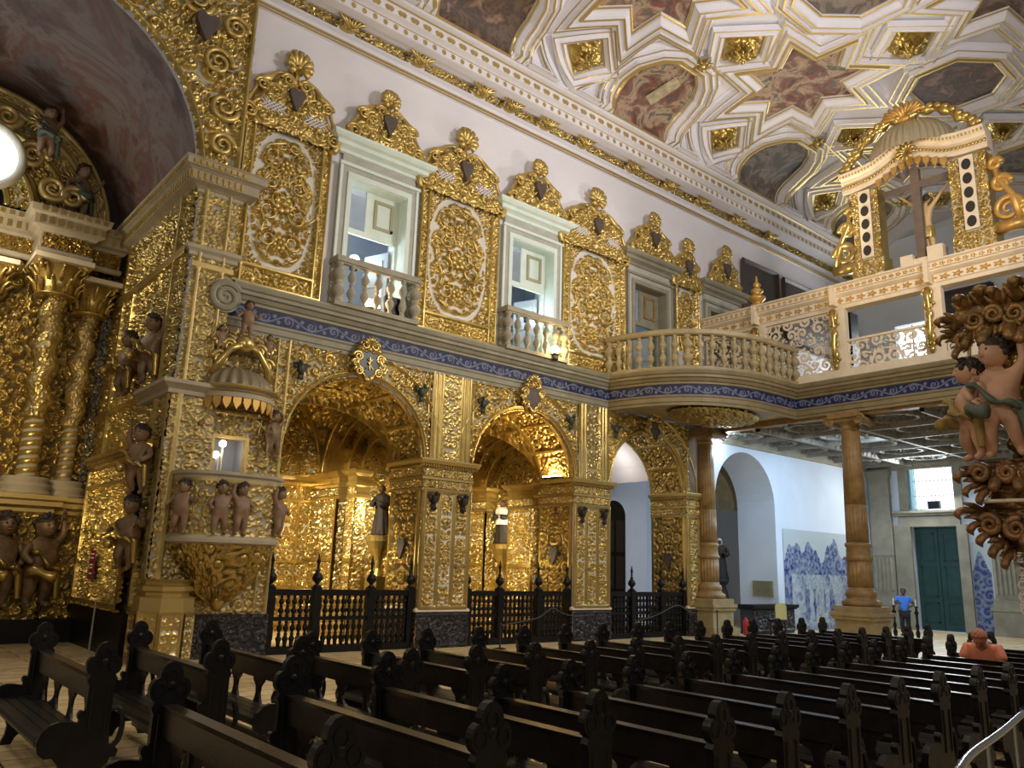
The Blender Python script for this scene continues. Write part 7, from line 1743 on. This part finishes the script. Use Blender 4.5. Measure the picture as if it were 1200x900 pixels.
def seated():
    p = A3(13.42, 4.95, .43); g = thing('person', 'person in salmon pink shirt sitting bowed forward on a far right pew', 'person', tuple(p)); Rz = rot_zyx(R(-90 + 12))
    N = {'pel': (0, 0, .10, .15), 'abd': (0, -.06, .26, .15), 'che': (0, -.16, .44, .16), 'nek': (0, -.26, .60, .065), 'n2': (0, -.30, .66, .06)}
    E = [('pel', 'abd'), ('abd', 'che'), ('che', 'nek'), ('nek', 'n2')]
    for s, n in ((-1, 'r'), (1, 'l')):
        N.update({'h' + n: (.10 * s, -.05, .08, .10), 'k' + n: (.12 * s, -.40, .06, .075), 'a' + n: (.12 * s, -.36, -.34, .045), 't' + n: (.13 * s, -.46, -.40, .035), 's' + n: (.20 * s, -.17, .53, .075), 'e' + n: (.25 * s, -.27, .28, .05), 'w' + n: (.10 * s, -.42, .18, .035)})
        E += [('pel', 'h' + n), ('h' + n, 'k' + n), ('k' + n, 'a' + n), ('a' + n, 't' + n), ('che', 's' + n), ('s' + n, 'e' + n), ('e' + n, 'w' + n)]
    V, F = skin_arrays(N, E, 'pel'); b = MB().add(V @ Rz.T + p, F); hp = {'hair': MB(), 'eye': MB(), 'lip': MB()}; add_head(b, hp, A3(0, -.36, .69) @ Rz.T + p, .115, Rz @ rot_zyx(0, .95))
    for s, n in ((-1, 'r'), (1, 'l')): hand(b, A3(*N['w' + n][:3]) @ Rz.T + p, A3(-.3 * s, -1, 0) @ Rz.T, A3(0, 0, 1), .17)
    bo = b.build('body', M['tan'], g, smooth=True); hp['hair'].build('cropped_hair', mat('reddish_cropped_hair', (.45, .17, .09), .7), bo, smooth=True); hp['eye'].build('eyes', M['eye'], bo); hp['lip'].build('lips', M['lip'], bo)
    S_n = {'pel': (0, 0, .10, .175), 'abd': (0, -.06, .26, .18), 'che': (0, -.16, .44, .19), 'col': (0, -.24, .57, .09)}
    for s, n in ((-1, 'r'), (1, 'l')): S_n['s' + n] = (.20 * s, -.17, .53, .10); S_n['m' + n] = (.245 * s, -.24, .36, .085)
    V, F = skin_arrays(S_n, [('pel', 'abd'), ('abd', 'che'), ('che', 'col'), ('che', 'sr'), ('sr', 'mr'), ('che', 'sl'), ('sl', 'ml')], 'pel'); MB().add(V @ Rz.T + p, F).build('shirt', M['salmon'], bo, smooth=True)
    t = np.linspace(-.2, PI + .2, 16); MB().tube(np.stack([.10 * np.cos(t), -.20 + .06 * np.sin(t), .62 + .03 * np.sin(t)], 1) @ Rz.T + p, .03, 8).build('white_collar', M['cloth'], bo, smooth=True)
    T_n = {'pel': (0, 0, .08, .16)}
    for s, n in ((-1, 'r'), (1, 'l')): T_n.update({'h' + n: (.10 * s, -.08, .08, .11), 'k' + n: (.12 * s, -.40, .06, .09), 'a' + n: (.12 * s, -.37, -.32, .065)})
    V, F = skin_arrays(T_n, [('pel', 'hr'), ('hr', 'kr'), ('kr', 'ar'), ('pel', 'hl'), ('hl', 'kl'), ('kl', 'al')], 'pel'); MB().add(V @ Rz.T + p, F).build('trousers', M['jeans'], bo, smooth=True)
seated()

# small things on the floor beyond the pews
fe = thing('fire_extinguisher', 'small red fire extinguisher beside the half column base', 'fire extinguisher', (23.6, 15.9, 0)); MB().lathe([(0, 0), (.09, 0), (.09, .42), (.06, .50), (.03, .52), (.03, .58), (0, .58)], (23.6, 15.9, 0), 14).build('cylinder', mat('extinguisher_red', (.55, .02, .02), .4), fe, smooth=True); MB().tube([(23.6, 15.9, .56), (23.6, 15.8, .60), (23.56, 15.76, .4)], .015, 6).build('hose', M['black'], fe)
for y_, lb in ((12.35, 'dark turned candle stand nearer the green door'), (11.65, 'dark turned candle stand farther right of the green door')):
    cs = thing('candle_stand', lb, 'candle stand', (26.5, y_, 0)); MB().lathe([(.16, 0), (.16, .04), (.04, .08), (.05, .2), (.07, .32), (.03, .42), (.06, .52), (.03, .62), (.035, .85), (.07, .92), (.03, 1.0), (.03, 1.08), (.08, 1.12), (0, 1.13)], (26.5, y_, 0), 12).build('shaft', M['black'], cs, smooth=True); MB().lathe([(0, 1.12), (.025, 1.12), (.025, 1.32), (0, 1.34)], (26.5, y_, 0), 8).build('candle', M['cloth'], cs)
# ------------------------------------------------------------------ lights
def bulb(name, label, loc, r, mt, group=None):
    g = thing(name, label, 'lamp', loc, group)
    MB().ball(loc, r, 12, 8).build('bulb', mt, g, smooth=True)
    q = MB().lathe([(0, -r * 2.2), (r * .8, -r * 2.1), (r * .8, -r * 1.4), (r * 1.0, -r * .8), (r * .6, -r * .7), (0, -r * .7)], loc, 12); q.build('lamp_base', M['iron'], g)
    return g
bulb('flood_lamp', 'glowing yellow lamp on the ledge right of the second window balustrade', (14.95, 16.05, 7.97), .13, M['warmlamp'], 'small ledge lamps')
bulb('flood_lamp', 'glowing orange lamp behind the first balustrade, beside a black loudspeaker', (9.12, 16.36, 8.02), .12, lampmat('orange_lamp_glow', (1, .55, .2), 60), 'small ledge lamps')
bulb('room_lamp', 'bluish white bulb seen through the first gallery window', (9.16, 17.4, 9.46), .13, M['coollamp'], 'bulbs in the gallery rooms')
bulb('room_lamp', 'bluish white bulb seen at the sill of the second gallery window', (14.6, 16.9, 9.15), .11, M['coollamp'], 'bulbs in the gallery rooms')
sp = thing('loudspeaker', 'black loudspeaker standing behind the first window balustrade', 'speaker', (9.75, 16.3, 7.8)); MB().prism([(-.18, 0), (.18, 0), (.24, .5), (-.24, .5)], (9.72, 16.28, 7.82), (1, 0, 0), (0, 0, 1), (.05, .16, 0)).build('cabinet', M['iron'], sp); MB().bx(9.58, 9.86, 16.262, 16.275, 7.88, 8.26).build('grille', M['black'], sp)
tb = thing('tube_lamp', 'bright vertical white tube lamp behind the first balustrade', 'lamp', (9.4, 16.34, 7.85)); MB().lathe([(0, 0), (.03, 0), (.03, .68), (0, .68)], (9.36, 16.36, 7.95), 10).build('tube', lampmat('white_tube_glow', (.85, .92, 1), 25), tb); MB().bx(9.32, 9.40, 16.32, 16.40, 7.80, 7.95).build('tube_holder', M['iron'], tb)
ul = thing('uplight', 'glowing warm strip lamp on the capital inside the second arch', 'lamp', (16.1, 17.3, 4.53)); MB().bx(15.98, 16.14, 16.85, 17.65, 4.525, 4.56).build('housing', M['iron'], ul); MB().bx(16.0, 16.12, 16.9, 17.6, 4.56, 4.60).build('glowing_strip', lampmat('strip_glow', (1, .66, .28), 40), ul)

NEUT = (1, .95, .90); WARM = (1, .78, .46); COOL = (.72, .86, 1)
lamp('nave_window_daylight', 'AREA', (16, 2.2, 11.5), 760, (1, .95, .96), 2.2, (13, 16.5, 9))
lamp('altar_side_fill', 'AREA', (3.0, 3.5, 8), 190, (1, .90, .72), 1.2, (12, 16.5, 6))  # added slanting light to model the carving, no known source
lamp('choir_flood', 'SPOT', (21.8, 10.6, 10.0), 750, (1, .93, .88), .15, (11, 16.5, 12), 80, .8)
lamp('ceiling_fill_choir', 'SPOT', (21.5, 12.2, 10.6), 620, (1, .88, .70), .4, (19, 9.5, 17), 130, .9)  # added to light the ceiling from the choir end, fitting made up
lamp('ceiling_fill_altar', 'SPOT', (7, 6, 9), 1150, (1, .95, .88), .5, (15, 10, 17), 110, .9)  # second added ceiling light, no lamp known at this spot
lamp('parapet_flood', 'SPOT', (12.5, 9.2, 8.2), 1100, (1, .70, .38), .3, (22.5, 9.2, 12.2), 42, .5)
lamp('ledge_lamp', 'POINT', (14.95, 15.9, 7.98), 60, (1, .72, .28), .1)
lamp('balcony_lamp', 'POINT', (9.12, 16.25, 8.05), 35, (1, .6, .25), .1)
lamp('room_lamp_first', 'POINT', (9.05, 17.5, 9.6), 5, COOL, .12)
lamp('room_lamp_second', 'POINT', (14.5, 17.5, 9.4), 5, COOL, .12)
lamp('room_lamp_third', 'POINT', (19.4, 18.3, 9.6), 14, COOL, .12)
lamp('window_soffit_first', 'POINT', (9.0, 16.7, 8.9), 6, (.7, .95, .95), .12)  # added cool light that tints the first window frame
lamp('window_soffit_second', 'POINT', (14.5, 16.7, 8.9), 6, (.7, .95, .95), .12)  # same added tint light for the second window frame
lamp('arch_uplight', 'AREA', (16.05, 17.25, 4.66), 60, (1, .62, .26), .4, (15.2, 17.25, 6.5))
for i, e in ((0, 420), (1, 260)):
    lamp('chapel_lamp', 'SPOT', (BAYS[i] - .9, 18.1, 4.6), e * 2.6, (1, .85, .55), .15, (BAYS[i] + 1.5, 20.6, 1.6), 100, .8)
    lamp('chapel_vault_lamp', 'POINT', (BAYS[i] + .2, 19.0, 2.2), 45, (1, .84, .52), .2)
    lamp('chapel_altar_lamp', 'POINT', (BAYS[i] + VX + .25, 19.0, 3.2), 50, (1, .86, .6), .15)
lamp('passage_lamp', 'POINT', (20.4, 18.9, 5.4), 26, (1, .92, .82), .2)
lamp('arch3_lamp', 'SPOT', (17.6, 18.5, 3.0), 160, (1, .74, .36), .2, (21.3, 17, 4), 80, .8)
lamp('under_choir_lamp', 'AREA', (25.5, 12.5, 6.3), 400, (.55, .76, 1), 2.5, (27, 15, 0))
lamp('half_column_lamp', 'POINT', (22.95, 15.95, 6.25), 42, (.65, .83, 1), .12)
lamp('entrance_daylight', 'AREA', (33.3, 13.9, 5.7), 260, (.9, .96, 1), 1.6, (28, 13, 2))
lamp('choir_window_daylight', 'AREA', (33.2, 14.2, 11), 260, (.92, .97, 1), 2.2, (26, 12, 9))
lamp('nave_low_warm', 'AREA', (12, 9.5, 9.5), 120, (1, .85, .58), 3.0, (12, 16.5, 4.5))
lamp('transept_lamp', 'POINT', (1.6, 20.2, 8.6), 100, (1, .86, .64), .3)
lamp('oculus_glow', 'POINT', (1.2, 20.6, 11), 45, (.75, .88, 1), .3)
lamp('retable_warm', 'SPOT', (1.5, 17.5, 4.5), 230, (1, .76, .42), .3, (4.0, 21.5, 4.5), 80, .8)
lamp('jamb_spot', 'SPOT', (3.0, 16.9, 2.6), 120, (1, .78, .38), .2, (4.8, 18.9, 2.4), 70, .8)
lamp('pulpit_opening_lamp', 'POINT', (6.1, 16.3, 4.15), 10, (1, .84, .62), .08)
lamp('right_pulpit_lamp', 'POINT', (3.6, 1.2, 3.6), 26, (1, .86, .7), .3)
lamp('chancel_fill', 'POINT', (-1.5, 6.5, 6.5), 330, (1, .86, .66), .4)  # added light to lift the floor and pew tops, source made up
lamp('aisle_lamp', 'SPOT', (9.5, 6.1, 13.5), 700, (1, .86, .64), .4, (8.5, 6.5, 0), 100, .9)
